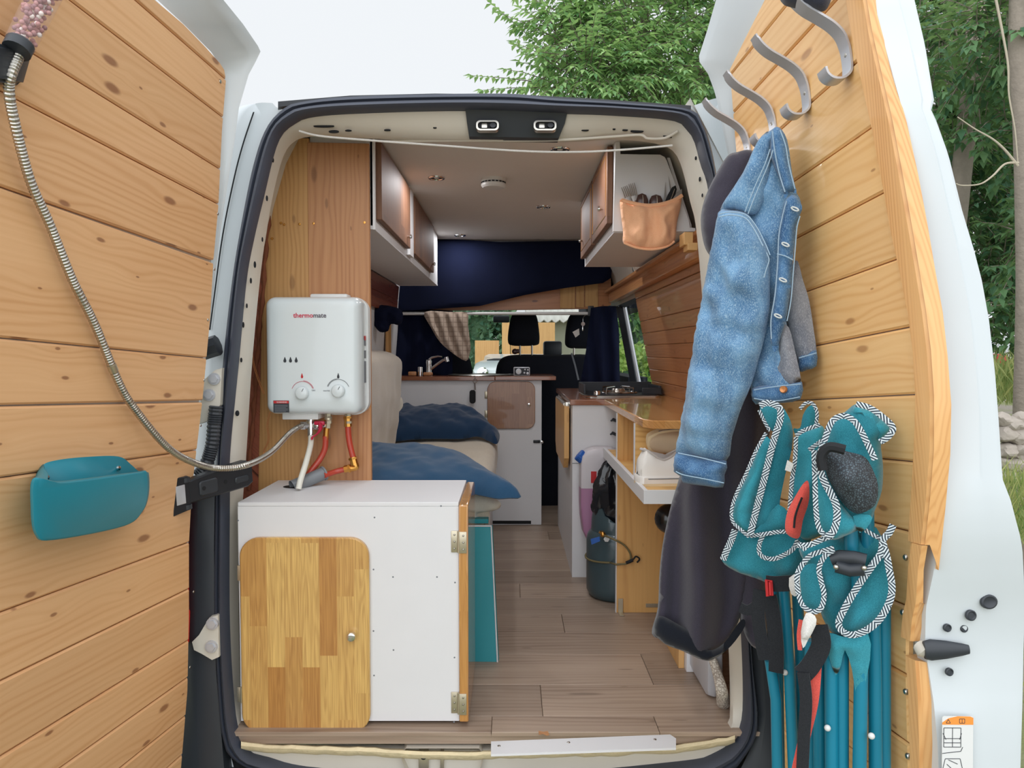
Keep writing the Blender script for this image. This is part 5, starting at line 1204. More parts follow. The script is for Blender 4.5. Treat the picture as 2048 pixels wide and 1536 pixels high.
# ---------- front seats ----------
def seat(name, label, back, Y, head=None, posts=(), th=.09):
    t = thing(name, label, 'seat', at(sum(p[0] for p in back) / len(back), 760, Y))
    pl = pxpoly(back, Y, 4); lo = min(p[1] for p in pl); x0, x1 = min(p[0] for p in pl), max(p[0] for p in pl)
    obj('backrest', puff(pl, frontal(Y), th * .7, th, edge=.05, h=.025, power=.5), M['seat'], t, smooth=70)
    obj('seat_cushion', MB().box((x0 + .02, Y + .05, .30), (x1 - .02, Y + .55, .46), .05).box((x0 + .08, Y + .1, 0), (x1 - .08, Y + .5, .30)), M['seat'], t)
    for h in head or []:
        obj('headrest', puff(pxpoly(h, Y, 4), frontal(Y), .05, .06, edge=.03, h=.02, power=.5), M['seat'], t, smooth=70)
    for p in posts:
        mb = MB(); mb.tube([at(p[0], p[1], Y), at(p[0], p[2], Y)], .007, 8); obj('headrest_post', mb, M['steel'], t)
    return t
seat('bench_seat', 'black double passenger seat with two headrests beyond the worktop', [(992, 780), (991, 750), (996, 726), (1010, 713), (1040, 709), (1080, 709), (1130, 709), (1170, 709), (1186, 716), (1190, 780), (1190, 1000), (992, 1000)], 3.2,
     [[(1023, 632), (1035, 628), (1062, 628), (1073, 632), (1078, 660), (1079, 682), (1074, 690), (1050, 692), (1024, 691), (1016, 684), (1017, 660)], [(1139, 632), (1150, 628), (1190, 628), (1198, 634), (1200, 690), (1150, 697), (1132, 692), (1130, 676), (1133, 650)]], [(1064, 688, 712), (1148, 692, 712), (1186, 692, 712), (1040, 688, 712)])
seat('driver_seat', 'black driver seat behind the tea towel', [(800, 790), (805, 700), (830, 690), (880, 690), (918, 694), (934, 708), (944, 735), (946, 790), (940, 1000), (806, 1000)], 3.15, [[(840, 630), (890, 630), (905, 640), (904, 680), (890, 688), (845, 688), (836, 670)]], [(860, 686, 698), (880, 686, 698)])
m = MB().box(at(1087, 712, 4.2), at(1124, 682, 4.2) + Vector((0, .12, 0)), .02); tag(obj('dash_screen', m, M['black_plastic'], None), 'dark grey rounded box on the dashboard between the two headrests', 'screen')
m = MB().box(at(986, 645, 4.3), at(1019, 631, 4.3) + Vector((0, .05, 0)), .012); tag(obj('rear_view_mirror', m, M['black_plastic'], None), 'rear view mirror at the top of the windscreen', 'mirror')
c = at(1030, 703, 3.2); tag(obj('scrunchie', MB().ell(c, (.022, .02, .02)).ell(c + Vector((.018, 0, .002)), (.018, .018, .016)).tube([c + Vector((.02, 0, .01)), c + Vector((.035, 0, 0)), c + Vector((.04, 0, -.03))], .004, 6), M['brown_wood'], None), 'brown tassel lying on top of the passenger seat back', 'tassel')
tag(obj('seat_belt', MB().ribbon(pxline([(1143, 706, 3.05), (1150, 730, 3.0), (1157, 760, 2.95)], 3.0), .012, (0, -1, 0), .002), M['ink_grey'], None), 'grey seat belt strap down the passenger seat back', 'strap')
# ---------- right side: kitchen unit, worktop, shelf, bottle, cupboard ----------
WZ = .855
kx = .288
ku = thing('kitchen_unit', 'white kitchen unit under the hob with a drop leaf on its side', 'cabinet', (.53, 2.0, 0))
mb = MB().box((kx, 1.46, 0), (.78, 2.57, WZ - .0275)); obj('carcass', mb, M['white_paint'], ku, smooth=0)
zg = at(1180, 927, 1.46).z; obj('panel_joint', MB().box((kx - .0006, 1.459, zg), (.44, 1.4605, zg + .003)), M['ink_grey'], ku, smooth=0)
fl_ = [(1.56, WZ - .04), (1.56, .56), (1.62, .505), (2.22, .505), (2.30, .56), (2.30, WZ - .04)]
Mf = Matrix(((0, 0, 1, .256), (1, 0, 0, 0), (0, 1, 0, 0), (0, 0, 0, 1)))
lf_ = obj('drop_leaf', MB().prism(fl_, 0, .024, Mf, cham=.002), M['pine_ply'], ku, smooth=20, label='pine drop leaf hanging down the side')
obj('leaf_hinge', MB().cyl((.262, 1.62, WZ - .034), (.262, 2.24, WZ - .034), .008, 8).box((.262, 1.57, WZ - .05), (.285, 1.60, WZ - .02), .002), M['steel'], lf_)
for px, py in ((1227, 841), (1226, 868)):
    c = at(px, py, 1.455); obj('catch', MB().tube([c + Vector((-.012, 0, -.002)), c + Vector((-.004, -.01, .006)), c + Vector((.018, -.012, -.004))], [.004, .008, .007], 8), M['black_plastic'], ku)
wt = thing('worktop', 'varnished wooden worktop running from the hob to the opening along the right wall', 'worktop', (.6, 1.2, WZ - .025))
obj('board', MB().box((kx - .012, 1.45, WZ - .027), (.785, 2.58, WZ), .003), M['worktop_dark'], wt, smooth=20, label='darker board under the hob')
obj('board', MB().prism([(.437, .40), (.462, .345), (.782, .325), (.782, 1.80), (.437, 1.449)], WZ - .026, WZ + .001, cham=.003), M['worktop'], wt, smooth=20, label='golden strip board over the shelf')
# hob
hb = thing('hob', 'black gas hob with a wind guard standing on the worktop by the side window', 'hob', (.55, 2.0, WZ))
a = atz(1150, 776, WZ + .004); hx, hy = .368, 1.62
obj('hob_plate', MB().prism(rrect(hx, hy, hx + .37, hy + .42, .03, 5), WZ + .001, WZ + .008, cham=.003), M['steel'], hb, smooth=25)
obj('hob_glass', MB().prism(rrect(hx + .01, hy + .01, hx + .36, hy + .41, .025, 5), WZ + .008, WZ + .011), M['black_metal'], hb, smooth=25)
mb = MB()
zt_ = WZ + .062
mb.box((hx + .0, hy + .13, WZ + .009), (hx + .012, hy + .42, zt_), .003).box((hx + .0, hy + .41, WZ + .009), (hx + .40, hy + .42, zt_), .003).box((hx + .385, hy + .13, WZ + .009), (hx + .40, hy + .42, zt_ - .01), .003)
mb.box((hx + .30, hy + .12, WZ + .009), (hx + .40, hy + .135, zt_ - .02), .003)
obj('wind_guard', mb, M['black_plastic'], hb, smooth=20)
c = Vector((hx + .19, hy + .22, WZ + .011))
obj('burner', MB().lathe([(.05, 0), (.05, .006), (.038, .009), (.034, .02), (.03, .024), (1e-6, .025)], Matrix.Translation(c), 24), M['steel'], hb)
mb = MB()
for k in range(4):
    q = PI / 4 + k * PI / 2; d = Vector((math.cos(q), math.sin(q), 0)); mb.tube([c + d * .10, c + d * .098 + Vector((0, 0, .028)), c + d * .03 + Vector((0, 0, .032))], .005, 6)
mb.tube([c + Vector((.10 * math.cos(q), .10 * math.sin(q), .004)) for q in [2 * PI * k / 24 for k in range(24)]], .004, 6, closed=True)
obj('pan_support', mb, M['chrome'], hb)
obj('gas_dial', MB().lathe([(.018, 0), (.018, .012), (.014, .02), (1e-6, .021)], Matrix.Translation((hx + .06, hy + .05, WZ + .011)), 18), M['chrome'], hb)
mb = MB()
for k in range(3): mb.tube([Vector((hx - .012 - k * .007, hy + .02 + k * .012, WZ + .007)), Vector((hx + .05 - k * .007, hy - .035 + k * .012, WZ + .007))], .0032, 6)
tag(obj('pan_wires', mb, M['chrome'], None), 'three chrome wires lying against the near left corner of the hob', 'wire')
# upright panel, shelf and divider
sh_ = thing('shoe_shelf', 'pine shelf with white edging under the worktop, carried by an upright pine panel', 'shelf', (.6, .9, 0))
obj('upright', MB().box((.433, .97, 0), (.79, .988, WZ - .027), .001), M['pine_ply'], sh_, smooth=0, label='pale pine upright panel')
obj('upright_edge', MB().box((.430, .968, 0), (.433, .990, WZ - .027)), M['white_paint'], sh_, smooth=0)
obj('shelf_board', MB().box((.433, .27, .618), (.79, 1.318, .634), .001), M['pine_shelf'], sh_, smooth=0)
obj('shelf_edging', MB().prism([(.418, .262), (.78, .262), (.78, .268), (.432, .268), (.432, 1.328), (.418, 1.328)], .598, .642, cham=.001), M['white_paint'], sh_, smooth=0, label='white edging strip')
obj('divider', MB().box((.435, .54, .634), (.79, .555, WZ - .027), .001), M['pine_shelf'], sh_, smooth=0)
obj('divider_edge', MB().box((.432, .538, .634), (.435, .557, WZ - .027)), M['white_paint'], sh_, smooth=0)
obj('shelf_back', MB().box((.45, .985, .634), (.79, .99, WZ - .03)), M['pine_shelf'], sh_, smooth=0)
mb = MB()
for px, py in ((1239, 947), (1211, 1228)): mb.lathe([(.005, 0), (.004, .002), (1e-6, .0024)], facing(at(1239, 947, .969), (0, -1, 0)), 8)
p = at(1241, 1222, .967); 
bk_ = MB().box((p.x - .010, .963, .004), (p.x + .010, .9675, .06), .001).box((p.x - .010, .925, .0005), (p.x + .010, .967, .005), .001); obj('angle_bracket', bk_, M['zinc'], sh_, smooth=0)
p = at(1306, 1211, .966); obj('flat_bracket', MB().box(p - Vector((.03, .001, .008)), p + Vector((.06, .0025, .008)), .001), M['zinc'], sh_, smooth=0)
obj('screw', mb, M['brass'], sh_)
# shoes
def shoe(name, label, cat, Ms, upper, sole, lining, laces=True):
    """x runs heel to toe (0..0.29 m), y across, z up"""
    t = thing(name, label, cat, Ms.translation)
    st = [(-.0, .030, .072, .0), (.02, .036, .099, .0), (.05, .038, .078, .02), (.08, .039, .068, .02), (.11, .040, .078, .03), (.14, .041, .094, .0), (.18, .042, .076, .0), (.22, .044, .056, .0), (.26, .040, .046, .0), (.285, .026, .036, .0), (.293, .010, .030, .0)]
    rows = []
    for x, w, h, op in st:
        r = []
        for k in range(17):
            q = -PI / 2 + PI * k / 16; c_, s_ = math.sin(q), math.cos(q)
            z = .022 + (h - .022) * (max(s_, 0) ** .55); y = w * (abs(c_) ** .7) * (1 if c_ > 0 else -1) * (1 - .25 * (z - .022) / .08)
            r.append(Ms @ Vector((x, y, z)))
        rows.append(r)
    rows.insert(0, [Ms @ Vector((-.004, 0, .03 + .0005 * k)) for k in range(17)])
    up = obj('upper', MB().loft(rows), upper, t, smooth=60)
    out = [(x - .004 if x < .01 else x + (.006 if x > .28 else 0), w + .005) for x, w, h, o in st]
    so_ = out + [(x, -w) for x, w in out[::-1]]
    so_ = spline(so_, 3, True)
    obj('sole', MB().prism(so_, .007, .026, Ms, cham=.003), upper if laces else sole, t, smooth=40); obj('outsole', MB().prism(so_, 0, .0068, Ms), sole, t, smooth=40)
    mb = MB(); cl = [Ms @ Vector(p) for p in spline([(.006, 0, .096), (.03, .016, .090), (.075, .020, .068), (.115, .016, .080), (.138, 0, .093), (.115, -.016, .080), (.075, -.020, .068), (.03, -.016, .090)], 6, True)]
    mb.tube(cl, .0045, 8, closed=True); mb.add(cl, [list(range(len(cl)))]); obj('collar', mb, lining, t)
    if laces:
        mb = MB()
        for k in range(5): mb.tube([Ms @ Vector((.148 + k * .015, s * .024, .079 - k * .006 + (.008 if s == 0 else 0))) for s in (-1, -.4, .4, 1)], .003, 6)
        obj('laces', mb, upper, t)
    mb = MB(); 
    for y in (-1, 1): mb.tube([Ms @ Vector((x, y * (w + .0055), .020)) for x, w, h, o in st[:9]], .0016, 5)
    obj('welt', mb, M['ink_grey'] if sole is M['gum'] else sole, up)
    return t
zsh = .634
c = at(1283, 968, .36); 
shoe('trainer', 'white leather trainer standing on the shoe shelf, heel towards the aisle', 'shoe', frame((c.x, .41, zsh), (.985, .17, 0), (-.17, .985, 0), (0, 0, 1)) @ Matrix.Diagonal((1.0, 1.1, 1.25, 1)), M['shoe_white'], M['gum'], M['shoe_lining'])
c = at(1310, 872, .45); dirx = Vector((-.92, .1, -.02)); 
shoe('suede_shoe', 'beige suede shoe lying on its side above the white trainer', 'shoe', frame((c.x + .275, .47, .802), (-.98, .12, -.10), (-.1, -.45, .88), (.1, -.88, -.45)) @ Matrix.Diagonal((1.0, 1.0, .9, 1)), M['shoe_beige'], M['gum'], M['shoe_lining'], False)
# things stacked by the kitchen unit
gb = thing('gas_bottle', 'grey green gas bottle on the floor against the upright panel', 'gas bottle', (.462, 1.20, 0))
Mg = Matrix.Translation((.462, 1.20, 0))
obj('body', MB().lathe([(.105, 0), (.118, .006), (.130, .03), (.131, .05), (.131, .25), (.126, .275), (.105, .30), (.06, .312), (1e-6, .315)], Mg, 40), M['gas_green'], gb, smooth=50)
rows = []
for z, r, k in ((.27, .112, 0), (.30, .110, 0), (.345, .108, 0), (.372, .104, 1), (.372, .098, 1), (.345, .101, 0), (.29, .102, 0)):
    rows.append([Mg @ Vector((r * math.cos(q), r * math.sin(q), z + (.03 * k * max(0, math.cos(q * 3 + .6))) - (.03 * k if 4.0 < q < 5.0 else 0))) for q in [2 * PI * j / 40 for j in range(40)]])
obj('collar', MB().loft(rows, close_u=True), M['gas_green'], gb, smooth=50)
c = at(1206, 1069, 1.06); v_ = MB().cyl(c + Vector((0, .03, 0)), c, .010, 8).ell(c, (.012, .012, .012)).cyl(c + Vector((-.016, 0, .012)), c + Vector((.02, 0, -.012)), .006, 8)
obj('valve', v_, M['brass'], gb); q = pxpoly([(1181, 1078), (1199, 1073), (1200, 1082), (1183, 1089)], 1.055); obj('tag', MB().prism(q, 0, .003, frontal(1.055)), M['blue_plastic'], gb, smooth=0)
obj('washer', MB().lathe([(.004, 0), (.013, .002), (.012, .006), (.004, .007)], facing(at(1213, 1078, 1.05), (0, -1, 0)), 6), M['white_plastic'], gb)
bc = thing('bungee_cord', 'olive bungee cord looped round the gas bottle with its hook on the upright panel', 'cord', (.5, .96, .2))
ring = [(.462 + .135 * math.cos(q), 1.20 + .135 * math.sin(q), .185 + .014 * math.cos(q)) for q in [2.2 + 2.2 * k / 14 for k in range(15)]]
e = [at(1232, 1129, .958), at(1250, 1128, .955), at(1262, 1124, .955)]
obj('cord', MB().tube([Vector(p) for p in ring] + [Vector((.44, .985, .20))] * 0 + e, .0042, 8), M['bungee'], bc)
obj('cord', MB().tube([Vector(p) for p in spline([at(1209, 1071, 1.05), at(1228, 1079, .960), at(1248, 1090, .957), at(1260, 1106, .956), at(1262, 1122, .954)], 8)], .0042, 8), M['bungee'], bc)
obj('hook', MB().tube([Vector(p) for p in spline([at(1256, 1125, .950), at(1266, 1119, .950), at(1272, 1113, .948), at(1279, 1118, .946), at(1274, 1125, .946)], 8)], .0035, 8).tube([at(1252, 1126, .95), at(1266, 1120, .95)], .007, 8), M['hole'], bc)
jc = thing('water_can', 'milky plastic can half full of pink liquid with a blue cap, behind the black bag', 'can', (.42, 1.38, .19))
def canrow(z, k, y0=1.33, y1=1.44): 
    return [Vector((x, y, z)) for x, y in spline([(.318 + k, y0 + .02), (.34 + k, y0), (.50 - k, y0), (.52 - k, y0 + .02), (.52 - k, y1), (.50 - k, y1 + .015), (.34 + k, y1 + .015), (.318 + k, y1)], 4, True)]
mb = MB().loft([canrow(z, k) for z, k in ((.195, .05), (.21, .03), (.25, .012), (.32, .003), (.38, .0), (.452, 0))], close_u=True); r0 = canrow(.195, .05); mb.add(r0, [list(range(len(r0)))[::-1]])
obj('lower_shell', mb, M['jerry_pink'], jc, smooth=60, label='lower half, pink liquid showing through')
mb = MB().loft([canrow(z, k) for z, k in ((.4525, 0), (.56, .0), (.60, .006), (.625, .03), (.635, .06))], close_u=True); r1 = canrow(.635, .06); mb.add(r1, [list(range(len(r1)))])
obj('upper_shell', mb, M['jerry'], jc, smooth=60)
c = at(1163, 914, 1.37); d = Vector((-.72, 0, .62)).normalized()
obj('spout', MB().cyl(c - d * .05, c - d * .005, .022, 16), M['jerry'], jc)
cp = MB(); rows = []; s1 = d.orthogonal().normalized(); s2 = d.cross(s1)
for t, r in ((-.012, .024), (-.012, .029), (.016, .029), (.02, .026), (.021, .0)): rows.append([c + d * t + (s1 * math.cos(2 * PI * k / 36) + s2 * math.sin(2 * PI * k / 36)) * (r - (.0015 if k % 2 and 0 < r else 0)) for k in range(36)])
obj('cap', cp.loft(rows, close_u=True), M['blue_plastic'], jc, smooth=30, label='blue screw cap')
q0, q1 = at(1182, 966, 1.325), at(1193, 943, 1.325); obj('label', MB().box((q0.x, 1.326, q0.z), (q1.x, 1.331, q1.z)), M['red'], jc, smooth=0, label='small red label')
bl = MB(); rows = []
for j in range(22):
    v = j / 21; z = .318 + .285 * v; r = .085 * (math.sin(PI * min(1, v * .93 + .07)) ** .5) * (1 - .28 * v) + .012
    rows.append([Vector((.440 + r * math.cos(q) * (1 + .28 * fbm(math.cos(q) * 2.5, z * 12, math.sin(q) * 2.5)), 1.185 + r * .8 * math.sin(q) * (1 + .28 * fbm(math.cos(q) * 2.5, z * 14 + 3, math.sin(q) * 2.5)), z + .02 * fbm(math.cos(q) * 3, v * 3, 5))) for q in [2 * PI * k / 40 for k in range(40)]])
bl.loft(rows, close_u=True); bl.add(rows[0] + rows[-1], [list(range(40))[::-1], list(range(40, 80))])
tag(obj('plastic_bag', bl, M['bin_bag'], None, smooth=50), 'crumpled shiny black plastic bag stuffed on top of the gas bottle', 'bag')
c = at(1328, 1032, .62); tag(obj('black_pouch', MB().ell(c + Vector((.02, .0, -.01)), (.055, .05, .055)).ell(c + Vector((.05, .01, -.02)), (.05, .05, .05)), M['bin_bag'], None, smooth=60), 'rounded black pouch tucked under the shoe shelf', 'pouch')
# wall cupboard, right
YE = .50
wr = thing('wall_cupboard', 'short white wall cupboard at upper right with a sloping end panel and dark doors', 'cupboard', (.5, 1.0, 1.49))
E = pxpoly([(1226, 463), (1231, 283), (1240, 283), (1241, 308), (1320, 309), (1330, 314), (1334, 322), (1378, 440), (1380, 455), (1391, 456), (1391, 463)], YE)
obj('end_panel', MB().prism(E, 0, .014, frontal(YE + .014), cham=.001), M['white_paint'], wr, smooth=20)
rx = .352
mb = MB(); 
def sl2(y0, y1, pts): 
    n = len(pts); mb.add([Vector((x, y, z)) for y in (y0, y1) for x, z in pts], [list(range(n)), list(range(n, 2 * n))[::-1]] + [[k, n + k, n + (k + 1) % n, (k + 1) % n] for k in range(n)])
sl2(YE + .015, 1.55, [(rx, 1.492), (.622, 1.492), (.622, 1.506), (rx, 1.506)]); sl2(YE + .015, 1.55, [(rx, 1.506), (rx + .012, 1.506), (rx + .012, CZ), (rx, CZ)]); sl2(1.536, 1.55, [(rx + .012, 1.506), (.62, 1.506), (.53, CZ), (rx + .012, CZ)]); sl2(YE + .02, 1.53, [(.622, 1.506), (.622, 1.52), (.545, 1.75), (.535, 1.75), (.612, 1.51)])
obj('carcass', mb, M['white_paint'], wr, smooth=0)
for y0, y1 in ((.53, 1.02), (1.045, 1.53)):
    d_ = obj('door', MB().box((rx - .022, y0, 1.527), (rx - .001, y1, 1.792), .003), M['oak_side'], wr, smooth=20, label='dark varnished strip door')
    fr = MB(); x = rx - .022
    fr.tube([Vector((x, y0 + .03, 1.56)), Vector((x, y1 - .03, 1.56)), Vector((x, y1 - .03, 1.765)), Vector((x, y0 + .03, 1.765))], .0022, 4, closed=True)
    obj('door_bead', fr, M['oak_leaf'], d_)
    obj('knob', MB().lathe([(.005, 0), (.005, .006), (.009, .012), (.008, .018), (1e-6, .02)], facing((x, y1 - .10 if y0 > 1 else y0 + .12, 1.60), (-1, 0, 0)), 14), M['chrome'], d_)
p = at(1376, 480, .36)
ty = at(1375, 478, .345); tag(obj('timber_block', MB().box(ty + Vector((-.013, -.01, -.02)), ty + Vector((.016, .06, .021)), .002), M['ochre_board'], None, smooth=0), 'small pale timber block at the near end of the pine rail, upper of two', 'block', 'pale timber blocks on the pine rail')
ty = at(1383, 493, .335); tag(obj('timber_block', MB().box(ty + Vector((-.014, -.01, -.013)), ty + Vector((.018, .055, .011)), .002), M['ochre_board'], None, smooth=0), 'small pale timber block at the near end of the pine rail, lower of two', 'block', 'pale timber blocks on the pine rail')
# cutlery pouch
YP2 = .475
po = thing('cutlery_pouch', 'apricot cloth pouch full of cutlery hanging on the white cupboard end panel', 'pouch', at(1300, 495, YP2))
pl = pxpoly([(1240, 400), (1252, 404), (1275, 408), (1300, 410), (1325, 407), (1348, 400), (1363, 390), (1361, 415), (1354, 445), (1351, 475), (1345, 489), (1325, 498), (1300, 501), (1275, 498), (1258, 491), (1246, 485), (1246, 462), (1242, 430)], YP2, 4)
zl = min(p[1] for p in pl); zh = max(p[1] for p in pl)
m = puff(pl, frontal(YP2), .045, .012, edge=.03, h=.007, fold=lambda x, y: .009 * math.sin(x * 75 + 3 * fbm(x * 5, y * 7, 3)) + .011 * fbm(x * 26, y * 12, 4))
obj('pouch_body', m, M['apricot'], po, smooth=70)
rim = [p + Vector((0, -.020, 0)) for p in pxline([(1241, 402), (1262, 408), (1290, 413), (1318, 411), (1345, 403), (1362, 393)], YP2, 6)]
obj('pouch_rim', MB().ribbon(rim, .012, (0, -1, .2), .006), M['apricot'], po); obj('pouch_hem', MB().tube([p + Vector((0, -.014, 0)) for p in pxline([(1247, 487), (1270, 496), (1300, 500), (1330, 495), (1347, 484)], YP2, 6)], .004, 6), M['apricot'], po)
YC = .482; CUT = flat('worn cutlery steel', S(150, 146, 142), .42, metal=.8)
def cut(name, label, cat, parts):
    t = thing(name, label, cat, at(1300, 420, YC))
    for nm, mb, mt in parts: obj(nm, mb, mt, t)
    return t
def fork(px0, py0, px1, py1, label):
    b, tip = at(px0, py0, YC), at(px1, py1, YC - .004); d = (tip - b); l = d.length; d.normalize(); sx = Vector((d.z, 0, -d.x)); h = MB(); t = MB()
    h.tube([b - d * .06, b, b + d * .012], [.004, .004, .006], 8, flat=.5)
    h.ribbon([b + d * .008, b + d * .014, b + d * l * .42], lambda i: (.012, .018, .023)[i], (0, -1, 0), .003)
    for k in range(4):
        o = sx * (k - 1.5) * .0062; t.tube([b + d * l * .40 + o, b + d * l * .7 + o + Vector((0, -.003, 0)), tip + o], [.0021, .0019, .0012], 6)
    cut('fork', label, 'fork', [('handle', h, CUT), ('tines', t, CUT)])
fork(1261, 408, 1248, 373, 'steel fork leaning left in the apricot pouch'); fork(1272, 408, 1263, 367, 'steel fork upright next to the left leaning fork')
def woodhandle(px, py, w, h, label, mat=M['brown_wood'], lean=0):
    c = at(px, py, YC); ms = MB(); ms.lathe([(.010, -.05), (w * .72, -.02), (w, .0), (w * .96, h * .45), (w * .66, h * .85), (1e-6, h)], Matrix.Translation(c) @ Matrix.Rotation(lean, 4, 'Y') @ Matrix.Diagonal((1, .5, 1, 1)), 18)
    e = MB().tube([c + Matrix.Rotation(lean, 3, 'Y') @ Vector((x_, -w * .48 * math.sqrt(max(0, 1 - (z_ / (h * 1.15)) ** 2)) - .001, z_)) for x_, z_ in ((.002, -.01), (.002, h * .4), (.001, h * .8))], .0016, 6)
    cut('wooden_spoon', label, 'spoon', [('bowl', ms, mat), ('bowl_line', e, M['steel'])])
woodhandle(1284, 410, .0215, .040, 'dark rounded spoon bowl in the pouch nearest the forks'); woodhandle(1312, 410, .0235, .036, 'dark rounded spoon bowl in the middle of the pouch')
woodhandle(1336, 408, .013, .068, 'black narrow handle with a pale line at the right of the pouch', M['hole'], .38)
c = at(1350, 404, YC - .006); Rm = Matrix.Translation(c) @ Matrix.Rotation(.55, 4, 'Y')
cut('knife', 'broad steel knife blade leaning over the right rim of the pouch', 'knife', [('blade', MB().prism([(-.014, -.05), (.012, -.05), (.015, .0), (.010, .03), (-.004, .05), (-.012, .03)], -.001, .001, Rm @ Matrix.Rotation(PI / 2, 4, 'X')), CUT)])
for (px, py, px2, py2), lab in (((1330, 405, 1331, 364), 'thin pointed blade standing up at the right of the pouch'), ((1345, 400, 1337, 352), 'longest thin pointed blade at the back of the pouch')):
    a, b = at(px, py, YC + .008), at(px2, py2, YC + .008); w_ = Vector((.005, 0, 0)); f = Vector((0, .002, 0))
    cut('knife', lab, 'knife', [('blade', MB().add([a - w_, a + w_, b, a - w_ + f, a + w_ + f, b + f], [[0, 1, 2], [5, 4, 3], [0, 3, 4, 1], [1, 4, 5, 2], [2, 5, 3, 0]]), CUT)])
# oddments by the right pillar
p = at(1381, 1344, .40); 
pb = thing('board_offcut', 'short upright white board edge beside the hoodie hem', 'board', (p.x, .44, 0)); x0 = atz(1373, 1344, 0).x; yb = atz(1381, 1344, 0).y
obj('board_edge', MB().box((x0, yb, .0), (x0 + .026, yb + .30, .40), .001), M['white_paint'], pb, smooth=0); obj('batten', MB().box((x0 - .02, yb + .03, .0), (x0 - .001, yb + .28, .36), .001), M['ochre_board'], pb, smooth=0)
wv = [atz(1447, 1405, .012), at(1443, 1380, .085), at(1436, 1352, .13), at(1425, 1318, .18), at(1412, 1285, .22)]
wv = [Vector(p) for p in spline(wv, 10)]; wv = resample(wv, .006)
wn_ = NT('woven white sleeve'); vo = wn_.n('TexVoronoi'); wn_.put(vo.inputs['Vector'], wn_.coord()); vo.inputs['Scale'].default_value = 190; wn_.bump(vo.outputs['Distance'], .8, .003)
tag(obj('cable_sleeve', MB().tube(wv, lambda i: .021 - .00025 * i + .0006 * (i % 2), 16), wn_.set(col=wn_.mix(wn_.sstep(vo.outputs['Distance'], .2, .7), S(222, 216, 204), S(168, 158, 146)), rough=.8), None, smooth=40), 'thick white woven cable sleeve on the floor by the right pillar', 'sleeve')
tag(obj('wheel_cover', MB().box((.60, .18, .0), (.66, .60, .28), .03), M['alu'], None), 'pale bulge behind the hoodie hem at the right pillar', 'cover')
# ---------- what hangs on the right door ----------
def plane(px, py, Y, deg):
    q = math.radians(deg); o = at(px, py, Y); h = Vector((math.cos(q), -math.sin(q), 0)); n = Vector((-math.sin(q), -math.cos(q), 0)); return frame(o, h, (0, 0, 1), n), n
def lp(P, pts, c=0.0, n=0, closed=True):
    Mx, nn = P; o = Mx.translation + nn * c; inv = Mx.inverted(); out = []
    for x, y in pts: q = inv @ onp(x, y, o, nn); out.append((q.x, q.y))
    return spline(out, n, closed) if n else out
def lm(P, c): return P[0] @ Matrix.Translation((0, 0, c))
def l3(P, pts, c=0.0, n=6):
    Mx, nn = P; o = Mx.translation + nn * c; q = [onp(x, y, o, nn) for x, y in pts]; return [Vector(p) for p in spline(q, n)] if n else q
def soft(P, pts, c, front, back, mat, parent, name, n=4, edge=.03, h=.011, fold=None, label=None, base=0.0, power=.6):
    m = puff(lp(P, pts, c, n), lm(P, c), front, back, edge, h, fold, base=base, power=power)
    return obj(name, m, mat, parent, smooth=75, label=label)
# hooks
o2 = R(1620, 175, .004); s2 = o2[0]
prof = [ds(MR, x, y, s2) for x, y in ((1517,73),(1528,90),(1546,106),(1570,120),(1592,134),(1608,150),(1616,168),(1620,184))]
prof = [(p.y - o2[1], max(p.z, .004)) for p in prof] + [(-.038, .004), (-.052, .008), (-.062, .022), (-.062, .040), (-.053, .052), (-.040, .056)]
prof = [(a, b + .011) for a, b in prof]; prof = spline(prof, 5); print('hook', [(round(a, 3), round(b, 3)) for a, b in prof[::5]])
def mkhook(): return MB().ribbon([Vector((0, v, n)) for v, n in prof], .032, lambda i: Vector((0, 0, 1)), .004)
mb = MB(); n = len(prof); vs = []
for i in range(n):
    a, b = prof[max(i - 1, 0)], prof[min(i + 1, n - 1)]; t = Vector((0, b[0] - a[0], b[1] - a[1])).normalized(); nn = Vector((0, t.z, -t.y)); c = Vector((0, prof[i][0], prof[i][1]))
    wd = .0165 if i > 2 else .0135
    for sx, sn in ((-1, -1), (1, -1), (1, 1), (-1, 1)): vs.append(c + Vector((sx * wd, 0, 0)) + nn * sn * .0022)
fs = [[i * 4 + k, (i + 1) * 4 + k, (i + 1) * 4 + (k + 1) % 4, i * 4 + (k + 1) % 4] for i in range(n - 1) for k in range(4)] + [[3, 2, 1, 0], [(n - 1) * 4 + k for k in range(4)]]
mb.add(vs, fs)
Mh = MR @ Matrix.Translation((s2, o2[1], 0))
hk = thing('coat_hook', 'silver double coat hook with nothing on it, between the capped hook and the jacket', 'coat hook', group='coat hooks along the right door', M=Mh)
obj('hook_bar', mb, M['alu'], hk, local=True, smooth=50)
sm = MB()
for v in (.022, -.012): sm.lathe([(.0055, .0185), (.004, .0205), (1e-6, .021)], Matrix.Translation((0, v, -.002)), 10)
obj('screw', sm, M['steel'], hk, local=True)
for (px, py), lab in (((1703, 98), 'silver double coat hook nearest the free edge of the door, under the slate cap'), ((1553, 237), 'silver double coat hook carrying the denim jacket'), ((1502, 284), 'silver double coat hook nearest the van, carrying the hoodie')):
    q = R(px, py, .004); r = dup(hk, label=lab); r.matrix_world = MR @ Matrix.Translation((q[0], q[1], 0))
